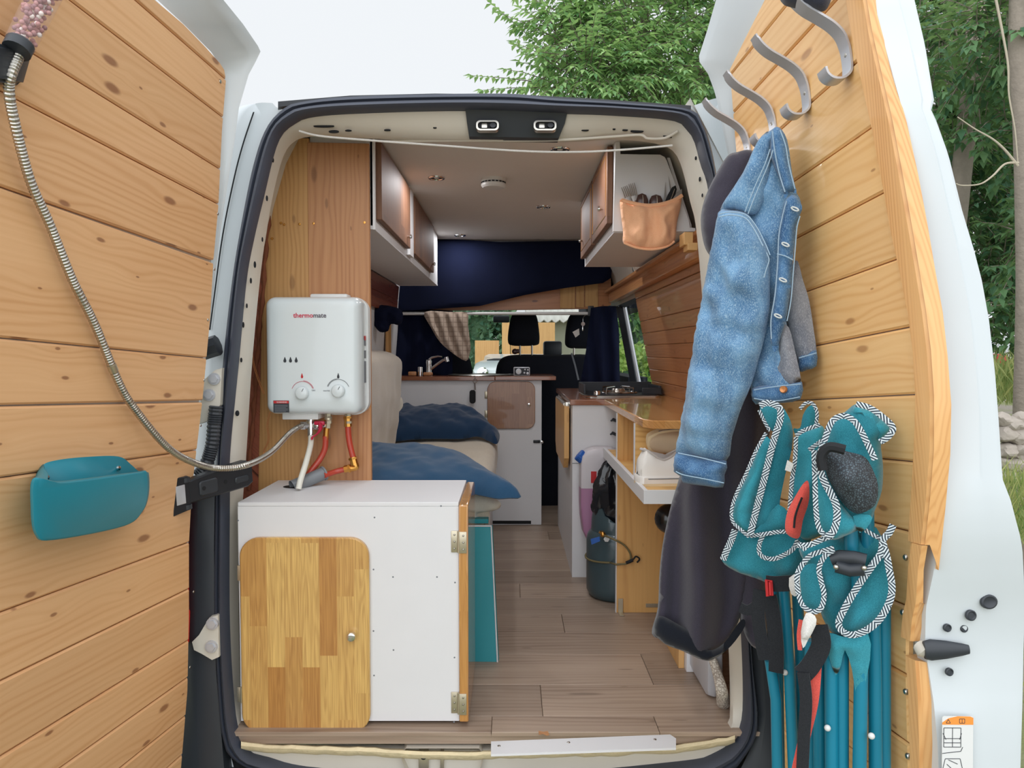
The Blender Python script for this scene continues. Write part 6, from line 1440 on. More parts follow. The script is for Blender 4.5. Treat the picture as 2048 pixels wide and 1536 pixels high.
# cap
q = R(1703, 98, .004); ct = MR @ Vector((q[0], q[1] + .075, .085))
PC = plane(1610, 5, ct.y, 30)
cp_ = thing('cap', 'slate grey cloth cap hooked at the very top of the right door', 'cap', ct)
soft(PC, [(1556, -12), (1566, 8), (1582, 15), (1610, 20), (1640, 24), (1656, 14), (1662, -20), (1610, -40), (1565, -36)], 0, .05, .03, M['cap_cloth'], cp_, 'crown', fold=lambda x, y: .008 * fbm(x * 20, y * 20, 2))

# hoodie
PH = plane(1480, 600, -.20, 18)
ho = thing('hoodie', 'charcoal hooded sweatshirt hanging behind the denim jacket', 'sweatshirt', at(1420, 1290, -.2))
fo = lambda x, y: .012 * math.sin(x * 42 + 1.2 * fbm(x * 3, y * 2, 4)) + .010 * fbm(x * 8, y * 4, 2)
soft(PH, [(1455, 312), (1475, 304), (1500, 300), (1520, 320), (1515, 420), (1500, 500), (1440, 520), (1415, 505), (1404, 470), (1402, 430), (1412, 390), (1432, 348)], .03, .06, .05, M['hoodie'], ho, 'hood', fold=lambda x, y: .012 * fbm(x * 9, y * 9, 5), label='charcoal hood and shoulder')
soft(PH, [(1440, 480), (1500, 470), (1540, 600), (1548, 760), (1540, 860), (1526, 960), (1510, 1060), (1500, 1160), (1478, 1240), (1452, 1288), (1412, 1312), (1372, 1300), (1330, 1280), (1304, 1266), (1316, 1215), (1319, 1150), (1326, 1085), (1342, 1010), (1364, 930), (1380, 800), (1400, 620)], 0, .055, .04, M['hoodie'], ho, 'body', edge=.05, fold=lambda x, y: .034 * math.sin(x * 52 + 1.0 * fbm(x * 2, y * 2, 4)) * (1.0 - min(1, max(0, (y + .3)))) + .012 * fbm(x * 7, y * 3, 2))
soft(PH, [(1306, 1262), (1318, 1232), (1352, 1246), (1392, 1272), (1416, 1300), (1448, 1286), (1482, 1240), (1490, 1252), (1462, 1292), (1428, 1318), (1405, 1320), (1365, 1302), (1330, 1288)], .05, .03, .03, M['hoodie_dark'], ho, 'hem', edge=.02, label='black ribbed hem')
soft(PH, [(1475, 1050), (1530, 1060), (1536, 1200), (1532, 1290), (1520, 1300), (1496, 1282), (1480, 1220)], .0, .05, .03, M['hoodie'], ho, 'sleeve', fold=lambda x, y: .01 * fbm(x * 12, y * 12, 9))

# denim jacket
PJ = plane(1560, 500, -.43, 38)
ja = thing('denim_jacket', 'washed blue denim jacket hanging from a coat hook on the right door', 'jacket', at(1540, 800, -.3))
df = lambda a, f, s: (lambda x, y: a * math.sin(x * f + 1.6 * fbm(x * 3, y * 2, s)) * .8 + a * fbm(x * 12, y * 5, s) + a * .7 * fbm(x * 26, y * 14, s + 4) + a * .35 * math.sin(y * 60 + x * 40 + 4 * fbm(x * 6, y * 6, s)))
soft(PJ, [(1592, 520), (1606, 560), (1618, 600), (1626, 650), (1633, 700), (1632, 732), (1612, 740), (1596, 742), (1590, 715), (1575, 660), (1570, 580)], -.02, .02, .025, M['denim_grey'], ja, 'sleeve', fold=df(.006, 40, 2), label='grey blue far sleeve')
soft(PJ, [(1597, 712), (1615, 706), (1633, 700), (1633, 732), (1614, 740), (1597, 743)], -.012, .022, .022, M['denim_dark'], ja, 'cuff', n=2, edge=.015, h=.008)
soft(PJ, [(1545, 258), (1560, 256), (1574, 280), (1582, 330), (1590, 378), (1602, 405), (1596, 450), (1588, 500), (1580, 580), (1572, 640), (1590, 700), (1603, 765), (1600, 798), (1560, 806), (1530, 806), (1504, 800), (1500, 700), (1490, 500), (1460, 440), (1442, 418), (1486, 345), (1512, 288)], 0, .035, .03, M['denim'], ja, 'body', n=3, fold=df(.013, 36, 7), edge=.035)
soft(PJ, [(1552, 655), (1562, 648), (1578, 655), (1590, 700), (1602, 760), (1588, 768), (1560, 764), (1552, 740), (1556, 715)], .022, .015, .02, M['denim_grey'], ja, 'facing', n=3, fold=df(.005, 60, 3), label='grey inside of the turned front')
soft(PJ, [(1504, 776), (1540, 770), (1575, 768), (1604, 764), (1601, 798), (1565, 806), (1530, 806), (1506, 800)], .022, .022, .02, M['denim_dark'], ja, 'waistband', n=2, edge=.015, h=.008)
soft(PJ, [(1545, 259), (1560, 257), (1572, 276), (1578, 320), (1588, 362), (1593, 386), (1580, 384), (1570, 398), (1566, 380), (1556, 350), (1545, 325), (1540, 300)], .04, .026, .02, M['denim_dark'], ja, 'collar', n=3, edge=.02, h=.008, label='stand collar, deeper blue')
pk = [(1572, 398), (1590, 390), (1604, 412), (1600, 430), (1592, 450), (1590, 480), (1586, 520), (1584, 560), (1578, 600), (1572, 640), (1562, 672), (1550, 705), (1541, 680), (1540, 640), (1548, 590), (1553, 530), (1556, 470), (1564, 425)]
soft(PJ, pk, .042, .02, .016, M['denim_dark'], ja, 'front_band', n=3, edge=.016, h=.008, fold=lambda x, y: .006 * fbm(x * 10, y * 18, 3), label='buttonhole band')
soft(PJ, [(1442, 416), (1486, 345), (1514, 284), (1540, 262), (1541, 300), (1536, 360), (1518, 420), (1498, 430), (1470, 422)], .035, .04, .03, M['denim'], ja, 'shoulder_yoke', n=3, fold=df(.006, 40, 5))
sl = soft(PJ, [(1437, 424), (1462, 420), (1492, 426), (1510, 448), (1528, 482), (1538, 520), (1540, 580), (1536, 640), (1522, 700), (1502, 768), (1480, 822), (1464, 874), (1452, 922), (1400, 916), (1354, 906), (1362, 850), (1374, 780), (1386, 710), (1398, 630), (1410, 560), (1424, 490)], .045, .075, .05, M['denim'], ja, 'sleeve', n=3, edge=.06, fold=df(.019, 30, 9), label='near sleeve, faded along its length')
cf = soft(PJ, [(1355, 900), (1400, 908), (1453, 922), (1449, 950), (1446, 975), (1410, 972), (1365, 965), (1366, 952), (1351, 946)], .055, .07, .045, M['denim_dark'], ja, 'cuff', n=2, edge=.04, h=.009, label='near cuff, frayed at the edge')
def stitch(pts, c, par=ja, r=.0013, n=6): return obj('stitching', MB().tube(l3(PJ, pts, c, n), r, 5), M['seam_thread'], par)
stitch([(1439, 428), (1462, 424), (1492, 430), (1512, 452), (1530, 486), (1540, 510)], .108); stitch([(1438, 434), (1462, 430), (1490, 436), (1508, 458), (1526, 492)], .118)
stitch([(1546, 300), (1536, 330), (1520, 368), (1506, 402), (1496, 428)], .080); stitch([(1540, 298), (1530, 328), (1513, 366), (1499, 400), (1490, 424)], .082)
stitch([(1573, 402), (1566, 428), (1558, 470), (1555, 530), (1550, 590), (1542, 640), (1543, 678)], .064); stitch([(1600, 432), (1594, 455), (1591, 490), (1587, 540), (1582, 600), (1574, 642)], .062)
stitch([(1545, 262), (1549, 300), (1558, 345), (1570, 384)], .066); stitch([(1560, 260), (1571, 290), (1578, 330), (1590, 378)], .062)
stitch([(1356, 906), (1400, 915), (1452, 928)], .126); stitch([(1352, 943), (1368, 950), (1410, 958), (1448, 966)], .112); stitch([(1508, 780), (1545, 774), (1602, 768)], .046); stitch([(1508, 797), (1550, 802), (1600, 794)], .040)
stitch([(1554, 508), (1570, 512), (1586, 520)], .064); stitch([(1598, 716), (1633, 706)], .012); stitch([(1533, 505), (1538, 520), (1532, 540), (1528, 555)], .10)
for px, py in ((1590, 418), (1571, 489), (1566, 560), (1556, 632)):
    c = l3(PJ, [(px - 7, py - 3), (px + 7, py + 3)], .064, 0); d = (c[1] - c[0]).normalized(); u = PJ[1].cross(d).normalized(); m_ = (c[0] + c[1]) / 2; l = (c[1] - c[0]).length / 2
    obj('buttonhole', MB().tube([m_ + d * l * math.cos(q) + u * .0028 * math.sin(q) for q in [2 * PI * k / 16 for k in range(16)]], .0017, 6, closed=True), M['thread'], ja)
c = l3(PJ, [(1566, 779)], .048, 0)[0]; obj('button', MB().lathe([(.008, -.006), (.008, 0), (.006, .003), (1e-6, .002)], facing(c, PJ[1]), 16), M['copper'], ja)

# two folded camp chairs
def ribbon(P, pts, c, w, par, n=6, name='braid_trim', closed=False, mat=None):
    p = l3(P, pts, c, n); p = resample(p, .006); w = w * (.68 if name == 'braid_trim' else 1)
    return obj(name, MB().ribbon(p, w, P[1], .003), mat or M['braid'], par, smooth=60)
PA = plane(1560, 1000, -.50, 30)
ch = thing('folding_chair', 'folded teal camp chair nearest the hoodie with a coral strap', 'folding chair', at(1560, 1536, -.5), 'folded camp chairs hanging on the right door')
tf = lambda a, s: (lambda x, y: 1.3 * a * fbm(x * 13, y * 8, s) + a * .8 * fbm(x * 30, y * 22, s + 2) + .5 * a * math.sin(x * 70 - y * 40 + 3 * fbm(x * 8, y * 8, s)))
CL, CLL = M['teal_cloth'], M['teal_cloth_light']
tube = lambda P, par, pts, c, r=.0115: obj('leg', MB().tube(l3(P, pts, c, 0), r, 14), M['teal_tube'], par)
for pts, c in (([(1545, 1150), (1556, 1350), (1560, 1600)], .0), ([(1566, 1150), (1578, 1330), (1590, 1600)], .025), ([(1592, 1120), (1600, 1300), (1606, 1600)], -.02), ([(1540, 1320), (1552, 1400), (1556, 1600)], .03)): tube(PA, ch, pts, c)
soft(PA, [(1476, 1060), (1500, 1068), (1545, 1040), (1600, 1050), (1622, 1060), (1618, 1120), (1606, 1152), (1572, 1160), (1545, 1168), (1510, 1156), (1470, 1142), (1444, 1122), (1456, 1095)], .03, .025, .03, CL, ch, 'seat_cloth', n=3, fold=tf(.01, 3))
soft(PA, [(1558, 812), (1576, 830), (1586, 862), (1582, 905), (1570, 950), (1560, 1000), (1556, 1040), (1520, 1064), (1506, 1050), (1520, 980), (1536, 920), (1552, 870)], .035, .02, .03, CL, ch, 'back_cloth', n=3, fold=tf(.01, 6))
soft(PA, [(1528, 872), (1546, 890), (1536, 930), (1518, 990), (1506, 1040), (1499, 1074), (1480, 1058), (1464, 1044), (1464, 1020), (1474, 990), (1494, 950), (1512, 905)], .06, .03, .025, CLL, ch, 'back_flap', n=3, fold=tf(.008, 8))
soft(PA, [(1500, 1074), (1530, 1040), (1556, 1008), (1580, 1030), (1592, 1052), (1560, 1062), (1530, 1070)], .055, .02, .02, CL, ch, 'back_flap', n=2, fold=tf(.008, 12))
soft(PA, [(1520, 812), (1540, 806), (1560, 816), (1562, 840), (1550, 862), (1536, 856), (1526, 838)], .055, .02, .02, CL, ch, 'back_flap', n=3)
soft(PA, [(1586, 858), (1600, 856), (1606, 830), (1618, 812), (1630, 814), (1634, 836), (1628, 866), (1618, 884), (1600, 882)], .0, .022, .02, CL, ch, 'arm_loop', n=3)
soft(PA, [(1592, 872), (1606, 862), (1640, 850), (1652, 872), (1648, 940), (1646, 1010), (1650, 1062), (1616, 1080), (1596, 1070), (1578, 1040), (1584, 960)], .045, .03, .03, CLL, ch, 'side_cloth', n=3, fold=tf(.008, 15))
ribbon(PA, [(1520, 812), (1532, 806), (1548, 809), (1560, 818), (1560, 840), (1550, 872), (1540, 910), (1528, 960), (1516, 1006), (1506, 1046), (1500, 1070)], .096, .019, ch)
ribbon(PA, [(1532, 866), (1512, 902), (1492, 948), (1472, 990), (1463, 1022), (1466, 1044), (1482, 1060), (1498, 1074)], .088, .010, ch)
ribbon(PA, [(1470, 1060), (1462, 1082), (1453, 1102), (1446, 1120)], .062, .020, ch, 4); ribbon(PA, [(1518, 820), (1530, 845), (1540, 862)], .06, .010, ch, 4)
ribbon(PA, [(1500, 1072), (1530, 1068), (1556, 1064), (1580, 1064), (1596, 1070)], .085, .012, ch, 4)
ribbon(PA, [(1528, 1068), (1520, 1084), (1518, 1102), (1526, 1114), (1546, 1118), (1568, 1110), (1586, 1098), (1596, 1080)], .080, .013, ch)
ribbon(PA, [(1592, 872), (1602, 864), (1620, 856), (1640, 850)], .085, .012, ch, 4); ribbon(PA, [(1592, 874), (1590, 920), (1584, 960), (1580, 1010), (1576, 1050)], .082, .012, ch)
ribbon(PA, [(1600, 818), (1612, 806), (1626, 808), (1634, 826), (1632, 850)], .03, .010, ch)
ribbon(PA, [(1618, 900), (1640, 884), (1650, 878)], .09, .012, ch, 3)
soft(PA, [(1616, 962), (1619, 985), (1616, 1010), (1606, 1040), (1600, 1072), (1590, 1077), (1574, 1068), (1570, 1050), (1576, 1020), (1592, 990), (1606, 968)], .10, .018, .014, M['coral'], ch, 'coral_strap', n=3, edge=.02, h=.007, label='coral pull strap')
sl_ = [(1604, 995), (1596, 1015), (1590, 1035), (1588, 1056)]; obj('strap_slit', MB().ribbon(l3(PA, sl_, .119, 5), .004, PA[1], .002), M['hole'], ch)
q = lp(PA, [(1575, 920), (1588, 928), (1582, 944), (1570, 940)], .09); obj('care_label', MB().prism(q, 0, .002, lm(PA, .09)), M['white_cloth'], ch, smooth=0)
ribbon(PA, [(1532, 1166), (1552, 1168), (1590, 1166)], .075, .032, ch, 3, 'webbing_strap', mat=M['black_web']); 
bkl = obj('buckle', MB().tube(l3(PA, [(1533, 1160), (1542, 1162), (1544, 1190), (1535, 1192)], .082, 0), .0035, 8, closed=True).tube(l3(PA, [(1540, 1164), (1541, 1190)], .085, 0), .003, 6), M['red'], ch, label='red buckle')
for pts, w in (([(1538, 1190), (1546, 1230), (1552, 1290), (1552, 1345)], .030), ([(1534, 1196), (1500, 1220), (1480, 1215)], .022), ([(1520, 1180), (1516, 1230), (1524, 1290), (1530, 1320)], .027)): ribbon(PA, pts, .06, w, ch, 5, 'webbing_strap', mat=M['black_web'])
q = lp(PA, [(1578, 1156), (1602, 1146), (1622, 1158), (1610, 1174), (1596, 1192), (1582, 1188)], .095, 2); obj('care_label', puff(q, lm(PA, .095), .01, .006, .01, .007, tf(.01, 2)), M['white_cloth'], ch, smooth=70, label='crumpled white label')

PB = plane(1720, 1050, -.69, 28)
c2 = thing('folding_chair', 'folded teal camp chair with a black net cup holder, nearest the door edge', 'folding chair', at(1700, 1536, -.6), 'folded camp chairs hanging on the right door')
for pts, c in (([(1640, 1270), (1640, 1600)], .0), ([(1662, 1270), (1664, 1600)], .03), ([(1684, 1280), (1684, 1600)], .02), ([(1716, 1130), (1722, 1350), (1718, 1600)], .035), ([(1744, 1120), (1750, 1350), (1752, 1600)], .0), ([(1768, 1200), (1768, 1600)], -.02), ([(1622, 1280), (1624, 1600)], -.03), ([(1700, 1000), (1704, 1140)], .03), ([(1734, 1010), (1736, 1140)], .01)): tube(PB, c2, pts, c, .0125)
soft(PB, [(1668, 836), (1690, 824), (1712, 808), (1742, 816), (1770, 838), (1786, 856), (1778, 872), (1762, 884), (1766, 930), (1764, 980), (1750, 1020), (1738, 1046), (1700, 1070), (1664, 1080), (1640, 1064), (1636, 1000), (1640, 930), (1646, 880)], .03, .045, .04, CL, c2, 'back_cloth', n=3, fold=tf(.012, 22), edge=.04)
soft(PB, [(1700, 826), (1712, 808), (1742, 816), (1770, 838), (1786, 856), (1772, 874), (1754, 886), (1740, 862), (1722, 842)], .03, .055, .02, CLL, c2, 'back_flap', n=3, fold=tf(.01, 4))
soft(PB, [(1634, 900), (1648, 940), (1670, 990), (1700, 1030), (1722, 1054), (1690, 1072), (1662, 1080), (1640, 1066), (1630, 1030)], .075, .025, .03, CLL, c2, 'side_cloth', n=3, fold=tf(.008, 31))
soft(PB, [(1706, 1032), (1740, 1030), (1742, 1044), (1720, 1066)], .08, .012, .012, CLL, c2, 'back_flap', n=2, h=.008)
cup = puff(lp(PB, [(1646, 904), (1662, 896), (1700, 904), (1730, 914), (1746, 940), (1756, 970), (1754, 1000), (1742, 1018), (1714, 1028), (1690, 1012), (1668, 980), (1650, 940)], .09, 3), lm(PB, .09), .05, .02, .05, .010, tf(.012, 41))
ch_ = obj('cup_holder', cup, None or M['net'], c2, smooth=70, label='black net cup holder')
nn_ = M['net']; nt_ = NT('black net, open weave'); vv_ = nt_.n('TexVoronoi', feature='DISTANCE_TO_EDGE'); nt_.put(vv_.inputs['Vector'], nt_.coord()); vv_.inputs['Scale'].default_value = 230
ch_.data.materials[0] = nt_.set(col=nt_.mix(nt_.sstep(vv_.outputs['Distance'], .12, .2), S(40, 44, 50), S(78, 92, 100)), rough=.6)
obj('cup_ring', MB().tube(l3(PB, [(1646, 940), (1642, 918), (1648, 902), (1662, 894), (1690, 900)], .135, 6), .009, 8), M['hole'], ch_)
ribbon(PB, [(1648, 884), (1660, 850), (1672, 836), (1690, 832), (1708, 842), (1722, 862), (1736, 890), (1750, 920)], .098, .015, c2); ribbon(PB, [(1712, 808), (1740, 816), (1768, 836), (1786, 856), (1776, 874), (1760, 884)], .092, .015, c2)
ribbon(PB, [(1648, 886), (1640, 910), (1638, 930), (1648, 962), (1662, 988), (1672, 1010), (1674, 1036), (1666, 1064), (1652, 1074)], .115, .018, c2); ribbon(PB, [(1628, 900), (1630, 960), (1632, 1020), (1638, 1056), (1652, 1072), (1664, 1074)], .112, .013, c2)
ribbon(PB, [(1612, 1100), (1604, 1092), (1596, 1090), (1618, 1090), (1646, 1078), (1664, 1072)], .10, .014, c2, 5)
soft(PB, [(1600, 1092), (1650, 1080), (1700, 1070), (1744, 1050), (1766, 1080), (1778, 1110), (1786, 1160), (1782, 1210), (1760, 1244), (1716, 1272), (1680, 1276), (1652, 1250), (1634, 1200), (1624, 1150), (1606, 1120)], -.0, .035, .03, CL, c2, 'seat_cloth', n=3, fold=tf(.014, 51), edge=.04)
soft(PB, [(1764, 1084), (1776, 1104), (1785, 1150), (1784, 1196), (1764, 1236), (1726, 1264), (1690, 1270), (1676, 1252), (1690, 1218), (1716, 1176), (1744, 1128)], .045, .014, .014, CL, c2, 'arm_cloth', n=3, fold=tf(.008, 61))
ribbon(PB, [(1786, 1050), (1778, 1066), (1766, 1080), (1762, 1106), (1744, 1132), (1716, 1172), (1692, 1212), (1678, 1242), (1682, 1260), (1702, 1270), (1730, 1262), (1758, 1240), (1778, 1206), (1784, 1176), (1778, 1136), (1772, 1106), (1764, 1080)], .072, .017, c2); ribbon(PB, [(1730, 1060), (1750, 1072), (1766, 1080)], .060, .011, c2, 4)
ribbon(PB, [(1668, 1096), (1640, 1104), (1620, 1112), (1604, 1130), (1594, 1152), (1596, 1184), (1606, 1212), (1626, 1224), (1642, 1216), (1648, 1190), (1642, 1162), (1638, 1136), (1650, 1112), (1668, 1100)], .085, .013, c2)
soft(PB, [(1600, 1150), (1612, 1130), (1634, 1130), (1642, 1160), (1646, 1190), (1640, 1214), (1622, 1220), (1606, 1204)], .05, .016, .014, CL, c2, 'arm_loop', n=3)
cl_ = obj('leg_clamp', MB().tube(l3(PB, [(1662, 1118), (1680, 1114), (1708, 1116), (1732, 1122)], .07, 0), .011, 10, flat=1.2).tube(l3(PB, [(1672, 1132), (1700, 1140), (1728, 1138)], .075, 0), .012, 10), M['black_plastic'], c2, label='black plastic leg clamp')
obj('clamp_stud', MB().ell(l3(PB, [(1672, 1134)], .09, 0)[0], (.005,) * 3).ell(l3(PB, [(1728, 1136)], .09, 0)[0], (.005,) * 3), M['steel'], cl_)
soft(PB, [(1648, 1266), (1690, 1274), (1736, 1266), (1740, 1320), (1724, 1390), (1712, 1392), (1704, 1340), (1690, 1300), (1682, 1330), (1672, 1350), (1660, 1320)], .045, .014, .02, CLL, c2, 'seat_cloth', n=2, fold=tf(.008, 71))
for px, py in ((1655, 1456), (1743, 1472)): obj('rivet', MB().ell(l3(PB, [(px, py)], .05, 0)[0], (.006, .006, .006)), M['white_plastic'], c2)
obj('rivet', MB().ell(l3(PA, [(1570, 1345)], .042, 0)[0], (.006, .006, .006)), M['white_plastic'], ch)
ribbon(PB, [(1636, 1250), (1642, 1290), (1622, 1330), (1604, 1350)], .07, .034, c2, 5, 'webbing_strap', mat=M['black_web']); ribbon(PB, [(1606, 1345), (1612, 1400), (1608, 1470), (1602, 1600)], .075, .022, c2, 5, 'webbing_strap', mat=M['black_web'])
ribbon(PB, [(1632, 1330), (1626, 1400), (1610, 1470), (1590, 1560)], .06, .020, c2, 5, 'coral_strap', mat=M['coral']); ribbon(PB, [(1602, 1240), (1598, 1270), (1600, 1300)], .055, .008, c2, 4, 'coral_strap', mat=M['coral'])
q = lp(PB, [(1612, 1226), (1630, 1232), (1632, 1250), (1616, 1280), (1606, 1296), (1602, 1262)], .095, 2); obj('care_label', puff(q, lm(PB, .095), .008, .006, .01, .007, tf(.01, 5)), M['white_cloth'], c2, smooth=70, label='crumpled white label')
# ---------- outside: ground, trees, hedge, car, boards ----------
def gz(x, y): return -.66 + .03 * max(0, y - 4) + .05 * max(0, x - 1.5) * (1 if y > 0 else .3)
rows = [[Vector((x, y, gz(x, y) + .02 * fbm(x, y))) for x in [-14 + 30 * k / 40 for k in range(41)]] for y in [-10 + 34 * k / 44 for k in range(45)]]
gr = obj('ground', MB().loft(rows), M['ground'], None, smooth=60, kind='structure')
rnd = random.Random(11)
def leaf(vs, fs, p, d, up, l, w):
    s = d.cross(up)
    if s.length < 1e-5: s = d.orthogonal()
    s.normalize(); n = s.cross(d).normalized(); b = len(vs)
    vs += [p, p + d * l * .38 + s * w + n * w * .35, p + d * l * .42, p + d * l * .38 - s * w + n * w * .35, p + d * l - n * w * .4]
    fs += [[b, b + 2, b + 1], [b, b + 3, b + 2], [b + 1, b + 2, b + 4], [b + 2, b + 3, b + 4]]
def rv(): return Vector((rnd.gauss(0, 1), rnd.gauss(0, 1), rnd.gauss(0, 1))).normalized()
def spray(vs, fs, tw, p, d, l, n, ll, lw, droop=.35, pinn=True):
    q, dd = p.copy(), d.normalized(); st = l / n; pts = [p.copy()]
    for k in range(n):
        dd = (dd + Vector((0, 0, -droop / n)) + rv() * .05).normalized(); q = q + dd * st; pts.append(q.copy())
        s = dd.cross(Vector((0, 0, 1)))
        s = s.normalized() if s.length > .05 else Vector((1, 0, 0))
        for sg in (-1, 1):
            dl_ = (s * sg * .85 + dd * .55 + Vector((0, 0, -.35)) + rv() * .22).normalized()
            leaf(vs, fs, q + rv() * .004, dl_, Vector((0, 0, 1)) + rv() * .35, ll * (.75 + rnd.random() * .5), lw)
    leaf(vs, fs, q, dd, Vector((0, 0, 1)), ll, lw)
    tw.tube([pts[0], pts[len(pts) // 2], pts[-1]], [.006, .004, .002], 4, caps=False)
def tree(name, label, trunk, r0, r1, boxes, mat, bark, n, ll, lw, sl, k=6, group=None, out=None, droop=.5, cat='tree'):
    """boxes: (centre, half sizes, share) blobs of crown"""
    t = thing(name, label, cat, trunk[0], group)
    mb = MB().tube(resample([Vector(p) for p in spline(trunk, 6)], .25), lambda i: max(r1, r0 - (r0 - r1) * i / (len(spline(trunk, 6)) * 1.0)), 10)
    obj('trunk', mb, bark, t, smooth=60)
    vs, fs, tw = [], [], MB()
    for c, h, share in boxes:
        c, h = Vector(c), Vector(h)
        for _ in range(int(n * share)):
            u = rv() * (rnd.random() ** .45); p = c + Vector((u.x * h.x, u.y * h.y, u.z * h.z)); d = Vector((u.x, u.y, u.z * .5)) + rv() * .7 + Vector((0, -.25, 0))
            spray(vs, fs, tw, p, d, sl * (.6 + .8 * rnd.random()), k, ll, lw, droop)
    for p, d, l in out or []: spray(vs, fs, tw, Vector(p), Vector(d), l, int(l / .055), ll * 1.05, lw * 1.25, .15)
    obj('foliage', MB().add(vs, fs), mat, t, smooth=0, kind='stuff'); obj('twigs', tw, bark, t, smooth=0, kind='stuff')
    return t
A = lambda px, py, d: at(px, py, d - 2.1)
def blob(px, py, d, wx, wy, share): return (A(px, py, d), (wx * d / 1500, .55 * max(wx, wy) * d / 1500, wy * d / 1500), share)
# the bright tree over the roof
base = A(1330, 700, 8.5); base.z = gz(base.x, base.y)
out = []
for x0, y0, x1, y1 in ((1090, 100, 985, 5), (1100, 70, 1003, 30), (1085, 165, 945, 135), (1080, 175, 965, 172), (1110, 20, 1035, -25), (1090, 130, 1030, 90), (1120, 150, 1040, 118)):
    a, b = A(x0, y0, 8.0), A(x1, y1, 8.0); out.append((a, b - a, (b - a).length))
tree('ash_tree', 'fresh green tree rising behind the van roof against the white sky', [base, base + Vector((.1, .2, 2.5)), base + Vector((-.2, .1, 5.0)), base + Vector((-.4, 0, 7))], .14, .05,
     [blob(1150, 60, 8.0, 70, 80, .13), blob(1180, 150, 7.6, 90, 55, .16), blob(1250, 60, 8.2, 110, 90, .22), blob(1300, 150, 8.0, 110, 60, .2), blob(1380, 60, 8.6, 80, 100, .17), blob(1240, -60, 8.4, 180, 60, .12)], M['leaf_bright'], M['bark_dark'], 800, .105, .021, .42, 7, 'trees round the van', out)
# trees beyond the right door
def trunkline(pts, d):
    P = [A(x, y, d) for x, y in pts]; f = P[0].copy(); f.z = gz(f.x, f.y); return [f] + P
tree('woodland_tree', 'grey trunked tree with deep green leaves nearest the edge of the right door', trunkline([(1893, 620), (1908, 480), (1925, 330), (1940, 190), (1950, 60), (1962, -60)], 7.0), .105, .07,
     [blob(1960, 150, 6.6, 130, 80, .16), blob(1920, 300, 7.6, 110, 80, .16), blob(1990, 400, 7.8, 90, 90, .18), blob(2010, 560, 7.6, 80, 80, .16), blob(1890, 60, 7.8, 100, 90, .18), blob(2030, 660, 7.4, 60, 40, .06), blob(1960, 520, 7.9, 90, 90, .1)], M['leaf_dark'], M['bark'], 640, .115, .034, .45, 5, 'trees round the van')
tree('woodland_tree', 'pale grey trunked tree at the right edge of the picture', trunkline([(2052, 640), (2050, 420), (2044, 240), (2034, 100), (2038, -60)], 5.6), .075, .055,
     [blob(2000, 60, 5.9, 60, 60, .3), blob(2080, 200, 6.2, 60, 160, .3), blob(2100, 480, 6.2, 60, 180, .4)], M['leaf_dark'], M['bark'], 170, .10, .03, .36, 5, 'trees round the van')
tree('woodland_tree', 'dark tree filling the background behind the right door, trunk hidden', trunkline([(1790, 500), (1800, 200), (1790, -100)], 11), .16, .08,
     [blob(1980, 100, 11, 170, 170, .25), blob(1960, 400, 11, 170, 170, .25), blob(1800, 200, 10.5, 180, 220, .2), blob(1600, 0, 11, 220, 200, .15), blob(2060, 600, 12.5, 90, 90, .08), blob(1480, 120, 10, 90, 90, .07)], M['leaf_dark'], M['bark_dark'], 800, .21, .075, .8, 5, 'trees round the van')
for pts, lab in (([(2036, 332), (2010, 300), (1985, 278), (1950, 258), (1915, 234)], 'pale bare twig arching up left of the pale trunk'), ([(2037, 326), (2010, 328), (1985, 352), (1960, 368), (1925, 371), (1912, 367)], 'pale bare twig curving down left of the pale trunk'), ([(1990, -10), (2004, 60), (2016, 130), (2018, 190), (2030, 260), (2036, 330)], 'thin pale stem running up beside the pale trunk')):
    P = [Vector(p) for p in spline([A(x, y, 5.35) for x, y in pts], 6)]; tag(obj('bare_twig', MB().tube(P, [.009 - .006 * i / len(P) for i in range(len(P))], 6), M['twig'], None), lab, 'twig')
# hedge past the side window, hedge beyond the windscreen
INNER = flat('shaded leaf mass', S(74, 104, 76), .9, var=.4, scale=9, bump=.8, bscale=14, bd=.05)  # for the solid hedge core: inner shade put into the green
def hedge(name, label, boxes, mat, n, ll, lw):
    vs, fs, tw = [], [], MB()
    for c, h in boxes:
        c, h = Vector(c), Vector(h)
        for _ in range(n):
            u = Vector((rnd.uniform(-1, 1), rnd.uniform(-1, 1), rnd.uniform(-1, 1))); p = c + Vector((u.x * h.x, u.y * h.y, u.z * h.z)); d = (rv() + Vector((0, -.6, .3))).normalized()
            for _k in range(4): leaf(vs, fs, p + rv() * ll * .7, (d + rv() * .7).normalized(), rv(), ll, lw)
    t = thing(name, label, 'hedge', (boxes[0][0][0], boxes[0][0][1], gz(boxes[0][0][0], boxes[0][0][1])))
    obj('foliage', MB().add(vs, fs), mat, t, smooth=0, kind='stuff')
    obj('inner_core', MB().box(Vector(boxes[0][0]) - Vector(boxes[0][1]) * .7, Vector(boxes[0][0]) + Vector(boxes[0][1]) * .7), INNER, t); return t
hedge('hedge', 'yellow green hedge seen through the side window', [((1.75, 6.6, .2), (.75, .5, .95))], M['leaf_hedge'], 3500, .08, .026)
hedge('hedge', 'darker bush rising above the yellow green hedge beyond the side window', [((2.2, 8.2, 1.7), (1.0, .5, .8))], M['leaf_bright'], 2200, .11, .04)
HB = leafmat('blue green leaf', S(70, 116, 96), S(126, 162, 130)); hedge('hedge', 'blue green hedge beyond the windscreen left of the boards', [((-1.6, 14.6, 1.2), (1.6, .4, 1.7))], HB, 4200, .14, .05)
